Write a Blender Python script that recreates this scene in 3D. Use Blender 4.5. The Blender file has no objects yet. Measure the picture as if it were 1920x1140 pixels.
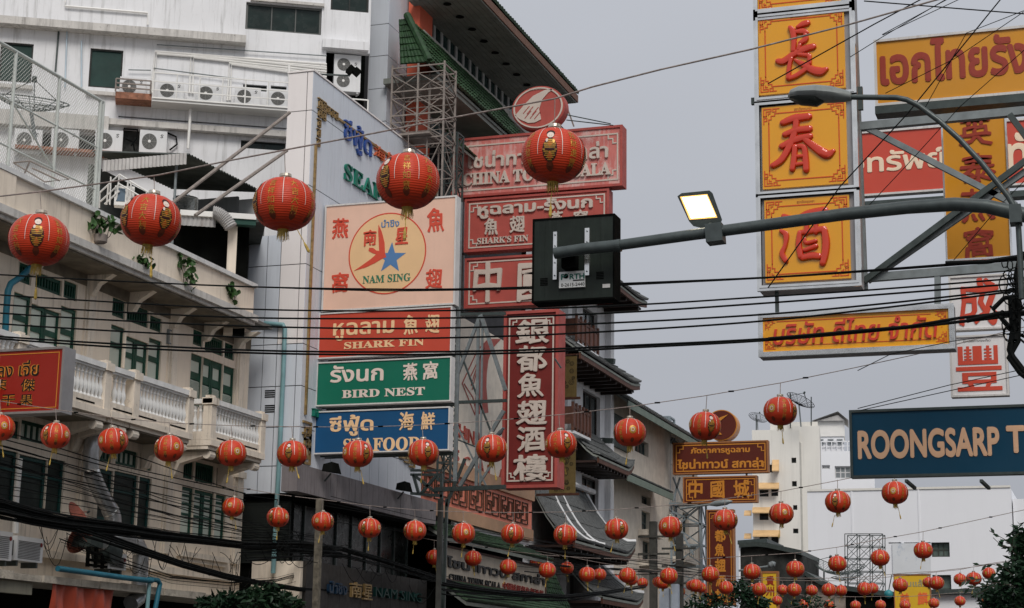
import bpy, math, random
from math import sin, cos, pi, radians, atan2, sqrt
from mathutils import Vector as V, Matrix, noise
random.seed(11)
SC = bpy.context.scene
COL = SC.collection
# ---------------------------------------------------------------- camera
FPX, YAW, PITCH, ROLL = 3361.5, 0.32754, 0.21139, 0.0148
CAM = V((0, 0, 1.6))
_F = V((-sin(YAW) * cos(PITCH), cos(YAW) * cos(PITCH), sin(PITCH)))
_r0 = V((cos(YAW), sin(YAW), 0)); _u0 = _r0.cross(_F)
_R = _r0 * cos(ROLL) + _u0 * sin(ROLL); _U = -_r0 * sin(ROLL) + _u0 * cos(ROLL)
cd = bpy.data.cameras.new('camera'); cd.sensor_width = 36; cd.lens = FPX * 36 / 1920
cd.clip_start = .1; cd.clip_end = 4000
cam = bpy.data.objects.new('camera', cd); COL.objects.link(cam)
cam.matrix_world = Matrix.Translation(CAM) @ Matrix((_R, _U, -_F)).transposed().to_4x4()
SC.camera = cam
# ---------------------------------------------------------------- sky, sun, exposure
SUN_EL, SUN_AZ = radians(46), radians(152)      # compass azimuth the light comes from (0 = +Y, clockwise)
w = bpy.data.worlds.new('World'); SC.world = w; w.use_nodes = True
nt = w.node_tree; nt.nodes.clear()
N = nt.nodes.new; L = nt.links.new
out = N('ShaderNodeOutputWorld'); bg = N('ShaderNodeBackground'); sky = N('ShaderNodeTexSky')
sky.sky_type = 'NISHITA'; sky.sun_disc = False; sky.sun_elevation = SUN_EL; sky.sun_rotation = SUN_AZ
sky.air_density = 1.6; sky.dust_density = 4.0; sky.ozone_density = 1.0
hs = N('ShaderNodeHueSaturation'); hs.inputs['Saturation'].default_value = .22; L(sky.outputs[0], hs.inputs['Color'])
# overcast: an almost even grey layer of cloud over the clear sky
tc = N('ShaderNodeTexCoord'); sx = N('ShaderNodeSeparateXYZ'); L(tc.outputs['Generated'], sx.inputs[0])
cr = N('ShaderNodeValToRGB'); L(sx.outputs['Z'], cr.inputs[0])
e = cr.color_ramp.elements
e[0].position = 0.0; e[0].color = (3.55, 3.72, 4.15, 1)
e[1].position = 1.0; e[1].color = (6.4, 6.6, 7.0, 1)
m = cr.color_ramp.elements.new(.12); m.color = (3.75, 3.92, 4.38, 1)
m = cr.color_ramp.elements.new(.36); m.color = (4.75, 4.95, 5.45, 1)
no = N('ShaderNodeTexNoise'); no.inputs['Scale'].default_value = 2.2; no.inputs['Detail'].default_value = 3
mp = N('ShaderNodeMapping'); mp.inputs['Scale'].default_value = (1, 1, 3); L(tc.outputs['Generated'], mp.inputs[0]); L(mp.outputs[0], no.inputs['Vector'])
mr = N('ShaderNodeMapRange'); L(no.outputs['Fac'], mr.inputs[0]); mr.inputs[1].default_value = .3; mr.inputs[2].default_value = .7; mr.inputs[3].default_value = .95; mr.inputs[4].default_value = 1.05
vm = N('ShaderNodeVectorMath'); vm.operation = 'SCALE'; L(cr.outputs[0], vm.inputs[0]); L(mr.outputs[0], vm.inputs['Scale'])
mx = N('ShaderNodeMix'); mx.data_type = 'RGBA'; mx.inputs[0].default_value = .9
L(hs.outputs[0], mx.inputs[6]); L(vm.outputs[0], mx.inputs[7]); L(mx.outputs[2], bg.inputs[0])
bg.inputs[1].default_value = 0.080
L(bg.outputs[0], out.inputs[0])
sd = bpy.data.lights.new('sun', 'SUN'); sd.energy = 1.5; sd.angle = radians(25); sd.color = (1, .95, .89)
so = bpy.data.objects.new('sun', sd); COL.objects.link(so)
so.rotation_euler = (-V((sin(SUN_AZ) * cos(SUN_EL), cos(SUN_AZ) * cos(SUN_EL), sin(SUN_EL)))).to_track_quat('-Z', 'Y').to_euler()
SC.view_settings.view_transform = 'Standard'; SC.view_settings.look = 'None'
SC.view_settings.exposure = 0.42; SC.view_settings.gamma = 1; SC.view_settings.use_curve_mapping = False
SC.cycles.max_bounces = 6; SC.cycles.use_denoising = True

# ---------------------------------------------------------------- pixels of the photograph to places
def ray(u, v): return _F * FPX + _R * (u - 960) - _U * (v - 570)
def PX(u, v, X): d = ray(u, v); return CAM + d * ((X - CAM.x) / d.x)
def PY(u, v, Y): d = ray(u, v); return CAM + d * ((Y - CAM.y) / d.y)
def PD(u, v, D): return CAM + ray(u, v) * (D / FPX)

class Fr:
    "a wall-like frame: a along the wall, d out of it, z up"
    def __init__(s, o, ux, n): s.o = V(o); s.ux = V(ux).normalized(); s.n = V(n).normalized()
    def pt(s, a, d, z): return s.o + s.ux * a + s.n * d + V((0, 0, z))
    def px(s, u, v, d=0):
        q = ray(u, v); o = s.o + s.n * d
        p = CAM + q * ((o - CAM).dot(s.n) / q.dot(s.n))
        return (p - s.o).dot(s.ux), p.z
    def rect(s, p, q, d=0):
        a, z = s.px(*p, d); b, y = s.px(*q, d)
        return min(a, b), max(a, b), min(z, y), max(z, y)
def SF(X): return Fr((X, 0, 0), (0, 1, 0), (1, 0, 0))       # along the street
def CF(Y): return Fr((0, Y, 0), (1, 0, 0), (0, -1, 0))      # across the street, facing the camera

# ---------------------------------------------------------------- meshes
class MB:
    def __init__(s): s.v = []; s.f = []
    def add(s, vs, fs):
        k = len(s.v); s.v += [V(x) for x in vs]; s.f += [tuple(i + k for i in f) for f in fs]; return s
    def hexa(s, p): return s.add(p, [(0, 3, 2, 1), (4, 5, 6, 7), (0, 1, 5, 4), (1, 2, 6, 5), (2, 3, 7, 6), (3, 0, 4, 7)])
    def box(s, fr, a0, a1, d0, d1, z0, z1):
        P = fr.pt
        return s.hexa([P(a0, d0, z0), P(a1, d0, z0), P(a1, d1, z0), P(a0, d1, z0), P(a0, d0, z1), P(a1, d0, z1), P(a1, d1, z1), P(a0, d1, z1)])
    def prism(s, fr, pts, d0, d1):
        n = len(pts)
        return s.add([fr.pt(a, d1, z) for a, z in pts] + [fr.pt(a, d0, z) for a, z in pts],
                     [tuple(range(n)), tuple(range(2 * n - 1, n - 1, -1))] + [(i, i + n, (i + 1) % n + n, (i + 1) % n) for i in range(n)])
    def frame(s, fr, a0, a1, z0, z1, w, d0, d1):
        s.box(fr, a0, a1, d0, d1, z1 - w, z1); s.box(fr, a0, a1, d0, d1, z0, z0 + w)
        s.box(fr, a0, a0 + w, d0, d1, z0 + w, z1 - w); return s.box(fr, a1 - w, a1, d0, d1, z0 + w, z1 - w)
    def bar(s, p, q, w, h=None, up=V((0, 0, 1))):
        p = V(p); q = V(q); h = h or w; t = (q - p).normalized()
        if abs(t.dot(up)) > .98: up = V((1, 0, 0))
        x = t.cross(up).normalized() * w / 2; y = x.cross(t).normalized() * h / 2
        return s.hexa([p - x - y, p + x - y, p + x + y, p - x + y, q - x - y, q + x - y, q + x + y, q - x + y])
    def tube(s, pts, r, n=6):
        pts = [V(p) for p in pts]; k = len(s.v); m = len(pts)
        a = None
        for i, p in enumerate(pts):
            t = (pts[min(i + 1, m - 1)] - pts[max(i - 1, 0)]).normalized()
            if a is None:
                a = t.cross(V((0, 0, 1)) if abs(t.z) < .9 else V((1, 0, 0))).normalized()
            a = (a - t * a.dot(t)).normalized(); b = t.cross(a)
            rr = r[i] if isinstance(r, (list, tuple)) else r
            s.v += [p + (a * cos(2 * pi * j / n) + b * sin(2 * pi * j / n)) * rr for j in range(n)]
        for i in range(m - 1):
            s.f += [(k + i * n + j, k + i * n + (j + 1) % n, k + (i + 1) * n + (j + 1) % n, k + (i + 1) * n + j) for j in range(n)]
        s.f += [tuple(k + j for j in range(n))[::-1], tuple(k + (m - 1) * n + j for j in range(n))]
        return s
    def lathe(s, prof, n=16, c=(0, 0, 0), ax=None):
        k = len(s.v); c = V(c); m = len(prof); M = ax or Matrix.Identity(3)
        for r, z in prof: s.v += [c + M @ V((r * cos(2 * pi * j / n), r * sin(2 * pi * j / n), z)) for j in range(n)]
        for i in range(m - 1):
            s.f += [(k + i * n + j, k + i * n + (j + 1) % n, k + (i + 1) * n + (j + 1) % n, k + (i + 1) * n + j) for j in range(n)]
        s.f += [tuple(k + j for j in range(n))[::-1], tuple(k + (m - 1) * n + j for j in range(n))]
        return s
    def strip(s, fr, pts, w, d0, d1, closed=False):
        "a flat line of width w drawn on a frame"
        pts = [V((a, z)) for a, z in pts]; n = len(pts)
        for i in range(n if closed else n - 1):
            p, q = pts[i], pts[(i + 1) % n]; t = (q - p)
            if t.length < 1e-6: continue
            t.normalize(); x = V((-t.y, t.x)) * w / 2; t = t * w / 2
            e = (i % 2) * .0006
            s.prism(fr, [tuple(p - t - x), tuple(q + t - x), tuple(q + t + x), tuple(p - t + x)], d0, d1 + e)
        return s
    def mesh(s, name, mat, smooth=False, o=None):
        me = bpy.data.meshes.new(name); o = o or V((0, 0, 0))
        me.from_pydata([tuple(x - o) for x in s.v], [], s.f)
        me.materials.append(mat)
        if smooth:
            me.polygons.foreach_set('use_smooth', [True] * len(me.polygons))
            try: me.set_sharp_from_angle(angle=radians(40))
            except Exception: pass
        me.update(); return me

def worigin(o):
    p = V((0, 0, 0))
    while o is not None: p = p + o.location; o = o.parent
    return p
def obj(name, mb, mat, parent=None, smooth=False, **k):
    if parent is None:
        n = len(mb.v); c = V((sum(v.x for v in mb.v) / n, sum(v.y for v in mb.v) / n, min(v.z for v in mb.v)))
        o = bpy.data.objects.new(name, mb.mesh(name, mat, smooth, c)); o.location = c
    else:
        o = bpy.data.objects.new(name, mb.mesh(name, mat, smooth, worigin(parent))); o.parent = parent
    COL.objects.link(o)
    for a, b in k.items(): o[a] = b
    return o
def tag(o, label, cat, group=None):
    o['label'] = label; o['category'] = cat
    if group: o['group'] = group
    return o
def thing(name, label, cat, loc=(0, 0, 0), group=None):
    o = bpy.data.objects.new(name, None); o.empty_display_size = .2; COL.objects.link(o); o.location = loc
    return tag(o, label, cat, group)
def inst(name, me, parent, loc, rz=0, scale=None, **k):
    o = bpy.data.objects.new(name, me); COL.objects.link(o); o.parent = parent
    o.location = V(loc) - (worigin(parent) if parent else V((0, 0, 0))); o.rotation_euler = (0, 0, rz)
    if scale: o.scale = scale
    for a, b in k.items(): o[a] = b
    return o

# ---------------------------------------------------------------- materials
def srgb(r, g, b):
    f = lambda c: (c / 255 / 12.92) if c <= 10 else ((c / 255 + .055) / 1.055) ** 2.4
    return (f(r), f(g), f(b))
_M = {}
def mat(name, col, rough=.6, metal=0, var=.12, scale=2.0, streak=0, scol=(.05, .045, .04), bump=0, bscale=30, spots=0, spcol=None, coat=0, emit=None, trans=0, spec=None, sscale=1.0, patch=0, pcol=None, wave=0):
    if name in _M: return _M[name]
    m = bpy.data.materials.new(name); m.use_nodes = True; nt = m.node_tree; N = nt.nodes.new; L = nt.links.new
    b = nt.nodes['Principled BSDF']; b.inputs['Roughness'].default_value = rough; b.inputs['Metallic'].default_value = metal
    if spec is None: spec = .5 if max(col) > .25 or metal else .25
    b.inputs['Specular IOR Level'].default_value = spec
    if coat: b.inputs['Coat Weight'].default_value = coat; b.inputs['Coat Roughness'].default_value = .15
    if trans: b.inputs['Transmission Weight'].default_value = trans
    tc = N('ShaderNodeTexCoord'); co = tc.outputs['Object']
    geo = N('ShaderNodeNewGeometry')
    def noise_(sc, det=5, src=None, rgh=.55):
        n = N('ShaderNodeTexNoise'); n.inputs['Scale'].default_value = sc; n.inputs['Detail'].default_value = det; n.inputs['Roughness'].default_value = rgh
        L(src or co, n.inputs['Vector']); return n.outputs['Fac']
    def ramp(src, a, b_, lo=0, hi=1):
        r = N('ShaderNodeMapRange'); r.inputs[1].default_value = a; r.inputs[2].default_value = b_; r.inputs[3].default_value = lo; r.inputs[4].default_value = hi
        L(src, r.inputs[0]); return r.outputs[0]
    def mix(fac, A, B, mode='MIX'):
        x = N('ShaderNodeMix'); x.data_type = 'RGBA'; x.blend_type = mode
        for s_, val in ((0, fac), (6, A), (7, B)):
            if isinstance(val, (int, float)): x.inputs[s_].default_value = val
            elif isinstance(val, tuple): x.inputs[s_].default_value = (*val, 1)
            else: L(val, x.inputs[s_])
        return x.outputs[2]
    c = mix(ramp(noise_(scale), .3, .7), tuple(x * (1 - var) for x in col), tuple(min(x * (1 + var), .95) for x in col))
    if patch: c = mix(ramp(noise_(scale * .6, 7, None, .7), .52, .6, 0, patch), c, pcol)
    if streak:
        mp = N('ShaderNodeMapping'); mp.inputs['Scale'].default_value = (5 * sscale, 5 * sscale, .35 * sscale); L(co, mp.inputs[0])
        a = ramp(noise_(1.3, 6, mp.outputs[0], .7), .5, .72, 0, 1)
        g = ramp(noise_(.5 * sscale, 3), .35, .65, .2, 1)
        mm = N('ShaderNodeMath'); mm.operation = 'MULTIPLY'; L(a, mm.inputs[0]); L(g, mm.inputs[1])
        m2 = N('ShaderNodeMath'); m2.operation = 'MULTIPLY'; L(mm.outputs[0], m2.inputs[0]); m2.inputs[1].default_value = streak
        c = mix(m2.outputs[0], c, tuple(scol))
    if spots:
        c = mix(ramp(noise_(9 * sscale, 8, None, .75), .6, .68, 0, spots), c, tuple(spcol or scol))
    L(c, b.inputs['Base Color'])
    L(ramp(noise_(scale * 3), .3, .7, max(rough - .08, .02), min(rough + .1, 1)), b.inputs['Roughness'])
    if bump or wave:
        bp = N('ShaderNodeBump'); bp.inputs['Strength'].default_value = bump or .5; bp.inputs['Distance'].default_value = .02 if not wave else .004
        if wave:
            wv = N('ShaderNodeTexWave'); wv.bands_direction = 'Z'; wv.inputs['Scale'].default_value = wave; L(co, wv.inputs[0]); L(wv.outputs['Fac'], bp.inputs['Height'])
        else: L(noise_(bscale, 6), bp.inputs['Height'])
        L(bp.outputs[0], b.inputs['Normal'])
    if wave:
        dk = N('ShaderNodeMapRange'); dk.inputs[1].default_value = .0; dk.inputs[2].default_value = .45; dk.inputs[3].default_value = .35; dk.inputs[4].default_value = 0; L(wv.outputs['Fac'], dk.inputs[0])
        c = mix(dk.outputs[0], c, tuple(x * .45 for x in col)); L(c, b.inputs['Base Color'])
    if emit:
        b.inputs['Emission Color'].default_value = (*emit[0], 1); b.inputs['Emission Strength'].default_value = emit[1]
    _M[name] = m; return m

M_white = mat('white_plaster', (.74, .745, .76), .75, var=.06, scale=.6, streak=.6, scol=(.22, .215, .2), bump=.15, bscale=8, spots=.22, spcol=(.22, .22, .2))
M_whiteedge = mat('weathered_ledge', (.56, .54, .51), .85, var=.12, streak=.85, scol=(.13, .12, .11), spots=.8, spcol=(.1, .095, .08), bump=.5, bscale=6)
M_cream = mat('cream_plaster', (.79, .69, .57), .8, var=.09, scale=.7, streak=.7, scol=(.24, .19, .14), bump=.2, bscale=7, spots=.2, spcol=(.2, .16, .12))
M_creamd = mat('cream_trim', (.72, .64, .54), .8, var=.1, scale=1.5, streak=.7, scol=(.1, .09, .07), spots=.6, spcol=(.09, .08, .06), bump=.4, bscale=10)
M_balu = mat('grey_white_cement', (.68, .68, .67), .75, var=.12, scale=3, streak=.35, scol=(.16, .16, .15))
M_green = mat('green_paint', (.006, .058, .036), .5, var=.25, scale=4, spec=.3)
M_louv = mat('louver_green', (.005, .035, .026), .5, var=.3, scale=5)
M_pane = mat('pale_frosted_glass', (.54, .60, .52), .4, var=.06)
M_dark = mat('dark_glass', (.008, .012, .012), .15, var=.4, scale=1)
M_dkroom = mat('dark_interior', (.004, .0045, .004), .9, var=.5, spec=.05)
M_pnl = mat('composite_panel', (.62, .66, .72), .42, var=.035, scale=.6, streak=.22, scol=(.24, .25, .27))
M_pnllit = mat('lit_composite_panel', (.84, .79, .77), .42, var=.03, scale=.6, streak=.14, scol=(.4, .37, .35))  # lit copy of the panel: brightness of the sun-facing tower front put into colour
M_joint = mat('dark_joint', (.05, .05, .055), .8)
M_steel = mat('galvanised_steel', (.20, .225, .23), .5, .35, var=.2, scale=6, spots=.3, spcol=(.2, .12, .08))
M_rsteel = mat('rusty_steel', (.25, .215, .19), .7, .2, var=.25, scale=8, spots=.55, spcol=(.16, .07, .04))
M_chrome = mat('polished_steel_frame', (.80, .80, .78), .16, .9, var=.15, scale=3, spots=.16, spcol=(.18, .14, .12))
M_dsteel = mat('dark_painted_steel', (.05, .065, .062), .42, .25, var=.25, scale=6)
M_pole = mat('grey_pole_paint', (.06, .075, .075), .42, .3, var=.2, scale=9)
M_black = mat('black_cable', (.003, .004, .004), .7, var=.3, spec=.12)
M_twine = mat('weathered_cord', (.26, .22, .2), .8, var=.4, scale=20)
M_bluep = mat('blue_pvc', (.016, .115, .165), .5, var=.2)
M_tealp = mat('teal_pvc', (.16, .30, .32), .45, var=.2)
M_tile = mat('glazed_green_tile', (.020, .050, .020), .5, var=.45, scale=5, spots=.5, spcol=(.10, .10, .03))
M_gtile = mat('grey_roof_tile', (.095, .10, .10), .7, var=.3, scale=6, spots=.4, spcol=(.05, .06, .055))
M_soff = mat('grey_soffit', (.21, .225, .205), .8, var=.15, scale=1.5, streak=.3)
M_brown = mat('brown_timber', (.085, .035, .022), .6, var=.3, scale=6)
M_orange = mat('orange_paint', (.60, .115, .055), .6, var=.08, scale=1)
M_salmon = mat('salmon_paint', (.82, .25, .16), .65, var=.1, scale=1, streak=.25, scol=(.2, .06, .04))
M_tan = mat('tan_paint', (.46, .27, .16), .7, var=.1)
M_acw = mat('ac_casing', (.66, .665, .67), .45, var=.05, streak=.2, scol=(.25, .2, .15))
M_grill = mat('fan_grille', (.11, .11, .105), .6, var=.2)
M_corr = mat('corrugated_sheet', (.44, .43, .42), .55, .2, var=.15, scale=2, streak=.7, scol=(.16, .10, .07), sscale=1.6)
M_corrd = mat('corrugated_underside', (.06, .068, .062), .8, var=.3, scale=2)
M_rust = mat('rusty_plate', (.28, .12, .07), .8, var=.4, scale=6, spots=.7, spcol=(.5, .42, .38))
M_grimeshade = mat('shaded_grimy_soffit', (.17, .145, .11), .9, var=.3, scale=2, streak=.5, spots=.5, spcol=(.05, .045, .035))  # underside shade put into this dark brown along with grime streaks and spots
M_asph = mat('asphalt', (.05, .05, .052), .9, var=.2, scale=3, bump=.3)
M_conc = mat('concrete', (.14, .135, .125), .85, var=.15, scale=2, bump=.3, streak=.3)
M_moss = mat('mossy_concrete', (.40, .36, .30), .95, var=.3, scale=3, streak=.6, scol=(.03, .035, .02), spots=.9, spcol=(.018, .024, .01), bump=.8, bscale=14)
M_leaf = mat('leaf_green', (.035, .085, .022), .5, var=.4, scale=8)
M_leafd = mat('dark_leaf', (.010, .032, .014), .45, var=.5, scale=6)
M_bark = mat('bark', (.05, .04, .03), .9, var=.3, bump=.6)
M_wh = mat('white_gloss', (.78, .77, .74), .4, var=.05)
M_foil = mat('foil_duct', (.42, .43, .44), .34, .75, var=.15, scale=5)
M_clay = mat('terracotta_dish', (.27, .075, .045), .6, var=.15, scale=4, streak=.3)
M_gold = mat('gold_trim', (.36, .24, .10), .4, .6, var=.35, scale=9, spots=.5, spcol=(.06, .045, .03))

# ---------------------------------------------------------------- lettering
_T = {}
def glyphs(s, bold=.0, res=2, bevel=0.):
    "outlines of the built-in font turned into a slab of thickness 1; overlapping contours are filled one by one"
    k = (s, res)
    if k in _T: return _T[k]
    from mathutils.geometry import tessellate_polygon
    c = bpy.data.curves.new('lettering', 'FONT'); c.body = s; c.resolution_u = res; c.fill_mode = 'NONE'
    o = bpy.data.objects.new('lettering', c); COL.objects.link(o)
    bpy.context.view_layer.update()
    me = bpy.data.meshes.new_from_object(o.evaluated_get(bpy.context.evaluated_depsgraph_get()))
    co = [v.co.copy() for v in me.vertices]; nb = [[] for _ in co]
    for e_ in me.edges: i, j = e_.vertices; nb[i].append(j); nb[j].append(i)
    bpy.data.objects.remove(o); bpy.data.curves.remove(c); bpy.data.meshes.remove(me)
    seen = set(); loops = []
    for i in range(len(co)):
        if i in seen or len(nb[i]) != 2: continue
        lp = [i]; seen.add(i); j = nb[i][-1] if i + 1 not in nb[i] else i + 1
        while j not in seen:
            seen.add(j); lp.append(j); n_ = [x for x in nb[j] if x not in seen]; j = n_[0] if n_ else i
        P_ = [V((co[x].x, co[x].y, 0)) for x in lp]; Q = [p for n, p in enumerate(P_) if (p - P_[n - 1]).length > 1e-5]
        if len(Q) > 2: loops.append(Q)
    area = lambda P_: sum(P_[i - 1].x * P_[i].y - P_[i].x * P_[i - 1].y for i in range(len(P_))) / 2
    def inside(p, P_):
        r = False
        for i in range(len(P_)):
            a, b = P_[i - 1], P_[i]
            if (a.y > p.y) != (b.y > p.y) and p.x < (b.x - a.x) * (p.y - a.y) / (b.y - a.y) + a.x: r = not r
        return r
    big = max(loops, key=lambda l: abs(area(l))); sg = area(big) > 0
    outs = [l for l in loops if (area(l) > 0) == sg]; holes = [l for l in loops if (area(l) > 0) != sg]
    lone = [h for h in holes if not any(inside(h[0], x) for x in outs)]; outs = outs + lone; holes = [h for h in holes if h not in lone]
    vs = []; fs = []
    for n_, o_ in enumerate(outs):
        hs_ = [h for h in holes if inside(h[0], o_) and abs(area(h)) < abs(area(o_))]; e_ = (n_ % 3) * .04
        tri = tessellate_polygon([o_] + hs_); flat_ = [p for l in [o_] + hs_ for p in l]; k0 = len(vs); m_ = len(flat_)
        vs += [V((p.x, p.y, .5 + e_)) for p in flat_] + [V((p.x, p.y, -.5)) for p in flat_]
        for t in tri:
            A, B, C_ = (flat_[i] for i in t)
            if (B - A).cross(C_ - A).z < 0: t = t[::-1]
            fs.append(tuple(i + k0 for i in t))
        st = 0
        for l in [o_] + hs_:
            q_ = len(l); ccw = area(l) > 0
            if l is not o_: ccw = ccw
            for i in range(q_):
                x, y = k0 + st + i, k0 + st + (i + 1) % q_
                f = (x, x + m_, y + m_, y); fs.append(f if ccw == (l is o_) else f[::-1])
            st += q_
    _T[k] = (vs, fs); return _T[k]
SERIF = {c: chr(0x1D400 + ord(c) - 65) for c in 'ABCDEFGHIJKLMNOPQRSTUVWXYZ'}
def serif(s): return ''.join(SERIF.get(c, c) for c in s)
def text(fr, s, p, q, m, parent, d=.0, th=.01, bold=.015, name='lettering', dd=0, wob=0, bevel=0, res=2, shear=0, **k):
    "text filling the rectangle whose opposite corners lie at photograph pixels p and q, on the frame's surface d"
    a0, a1, z0, z1 = fr.rect(p, q, d)
    vs, fs = glyphs(s, 0, res, bevel)
    x0 = min(v.x for v in vs); x1 = max(v.x for v in vs); y0 = min(v.y for v in vs); y1 = max(v.y for v in vs); h0 = min(v.z for v in vs); h1 = max(v.z for v in vs)
    mb = MB(); ph = random.random() * 9; ns = 0 if bold <= .003 else 4 if bold < .02 else 6; bw = bold * 1.25
    for k_ in range(ns + 1):
      sx_ = bw * cos(k_ * 2 * pi / max(ns, 1) + .78) * (k_ < ns) if ns else 0; sy_ = bw * sin(k_ * 2 * pi / max(ns, 1) + .78) * (k_ < ns) if ns else 0
      k0 = len(mb.v)
      for v in vs:
        fx = (v.x + sx_ - x0 + bw) / (x1 - x0 + 2 * bw); fy = (v.y + sy_ - y0 + bw) / (y1 - y0 + 2 * bw); fz = (v.z - h0) / (h1 - h0)
        if wob:
            fx += wob * noise.noise(V((v.x * 4.1 + ph, v.y * 4.1, 0))) / max(1, (x1 - x0)); fy += wob * noise.noise(V((v.x * 3.3, v.y * 3.3 + ph, 4)))
        fx += shear * (fy - .5)
        mb.v.append(fr.pt(a0 + (a1 - a0) * fx, d + .001 + (th + k_ * min(.0012, th * .08)) * fz, z0 + (z1 - z0) * fy))
      mb.f += [tuple(i + k0 for i in f) for f in fs]
    return obj(name, mb, m, parent, **k)
def brush(fr, s, p, q, m, parent, d=0, th=.012, bold=.02, name='character', **k):
    return text(fr, s, p, q, m, parent, d, th, bold, name, wob=.075, **k)

def stroke3(fr, pts, d, h, parent, m, name='brush_stroke'):
    "a raised brush stroke: pts are (u, v, half width in photo pixels)"
    P = [(*fr.px(u, v, d), w) for u, v, w in pts]; s = fr.px(pts[0][0] + 10, pts[0][1], d)[0] - fr.px(pts[0][0], pts[0][1], d)[0]; s /= 10
    Q = []
    for i in range(len(P) - 1):
        a, b, c, e = P[max(i - 1, 0)], P[i], P[i + 1], P[min(i + 2, len(P) - 1)]
        for k in range(6):
            t = k / 6; Q.append(tuple(.5 * ((2 * b[j]) + (c[j] - a[j]) * t + (2 * a[j] - 5 * b[j] + 4 * c[j] - e[j]) * t * t + (3 * b[j] - a[j] - 3 * c[j] + e[j]) * t ** 3) for j in range(3)))
    Q.append(P[-1]); mb = MB(); n = len(Q); secs = [(-1, 0), (-1, .45), (-.72, .9), (-.25, 1), (.25, 1), (.72, .9), (1, .45), (1, 0)]
    def ring(c, t, w, hh):
        x = V((-t.y, t.x)); 
        for o, z in secs: q = V(c) + x * (o * w); mb.v.append(fr.pt(q.x, d + .001 + z * hh, q.y))
    T = [(V(Q[min(i + 1, n - 1)][:2]) - V(Q[max(i - 1, 0)][:2])).normalized() for i in range(n)]
    W = [max(q[2] * s * 1.3, .004) for q in Q]
    rows = []
    for k, f in ((.9, .45), (.5, .85)): rows.append((V(Q[0][:2]) - T[0] * W[0] * k, T[0], W[0] * f, h * (.4 + .6 * f)))
    for i in range(n): rows.append((V(Q[i][:2]), T[i], W[i], h))
    for k, f in ((.5, .85), (.9, .45)): rows.append((V(Q[-1][:2]) + T[-1] * W[-1] * k, T[-1], W[-1] * f, h * (.4 + .6 * f)))
    for c, t, w, hh in rows: ring(c, t, w, hh)
    m_ = len(secs)
    for i in range(len(rows) - 1): mb.f += [(i * m_ + j, i * m_ + j + 1, (i + 1) * m_ + j + 1, (i + 1) * m_ + j) for j in range(m_ - 1)]
    mb.f += [tuple(range(m_)), tuple((len(rows) - 1) * m_ + j for j in range(m_))[::-1]]
    return obj(name, mb, m, parent, smooth=True)
# ================================================================ BUILDING HELPERS
def quadgrid(mb, fr, a0, a1, z0, z1, rects, d=0, reveal=.18):
    "a wall face with openings and their reveals"
    A = sorted({a0, a1, *[x for r in rects for x in r[:2] if a0 < x < a1]}); Z_ = sorted({z0, z1, *[x for r in rects for x in r[2:] if z0 < x < z1]})
    for i in range(len(A) - 1):
        for j in range(len(Z_) - 1):
            c = ((A[i] + A[i + 1]) / 2, (Z_[j] + Z_[j + 1]) / 2)
            if any(r[0] < c[0] < r[1] and r[2] < c[1] < r[3] for r in rects): continue
            mb.add([fr.pt(A[i], d, Z_[j]), fr.pt(A[i + 1], d, Z_[j]), fr.pt(A[i + 1], d, Z_[j + 1]), fr.pt(A[i], d, Z_[j + 1])], [(0, 1, 2, 3)])
    for r in rects:
        b0, b1, y0, y1 = max(r[0], a0), min(r[1], a1), max(r[2], z0), min(r[3], z1)
        if b1 <= b0 or y1 <= y0: continue
        c = [(b0, y0), (b1, y0), (b1, y1), (b0, y1)]
        for i in range(4):
            (p, q), (s, t) = c[i], c[(i + 1) % 4]
            mb.add([fr.pt(p, d, q), fr.pt(s, d, t), fr.pt(s, d - reveal, t), fr.pt(p, d - reveal, q)], [(0, 1, 2, 3)])
    return mb
class Facade:
    def __init__(s, fr, parent): s.fr = fr; s.t = parent; s.r = []
    def open(s, p, q):
        r = s.fr.rect(p, q); s.r.append(r); return r
    def win(s, p, q, nx=1, nz=1, fm=None, pm=None, w=.05, rec=.16, mull=.035, rect=None):
        r = rect or s.fr.rect(p, q)
        if rect: s.r.append(rect)
        else: s.r.append(r)
        a0, a1, z0, z1 = r; fm = fm or M_steel; pm = pm or M_dark
        f = MB().frame(s.fr, a0 + .003, a1 - .003, z0 + .003, z1 - .003, w, -rec + .02, -rec + .07)
        ia, ib, ja, jb = a0 + w, a1 - w, z0 + w, z1 - w
        for i in range(1, nx): x = ia + (ib - ia) * i / nx; f.box(s.fr, x - mull / 2, x + mull / 2, -rec + .02, -rec + .062, ja, jb)
        for i in range(1, nz): x = ja + (jb - ja) * i / nz; f.box(s.fr, ia, ib, -rec + .02, -rec + .058, x - mull / 2, x + mull / 2)
        o = obj('window', f, fm, s.t)
        for i in range(nx):
            obj('pane', MB().box(s.fr, ia + (ib - ia) * i / nx + .004, ia + (ib - ia) * (i + 1) / nx - .004, -rec, -rec + .019, ja + .004, jb - .004), pm, o)
        return o, r
    def wall(s, a0, a1, z0, z1, m, name='wall', reveal=.18):
        o = obj(name, quadgrid(MB(), s.fr, a0, a1, z0, z1, s.r, 0, reveal), m, s.t)
        return o
def lerp(a, b, t): return a + (b - a) * t
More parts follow.
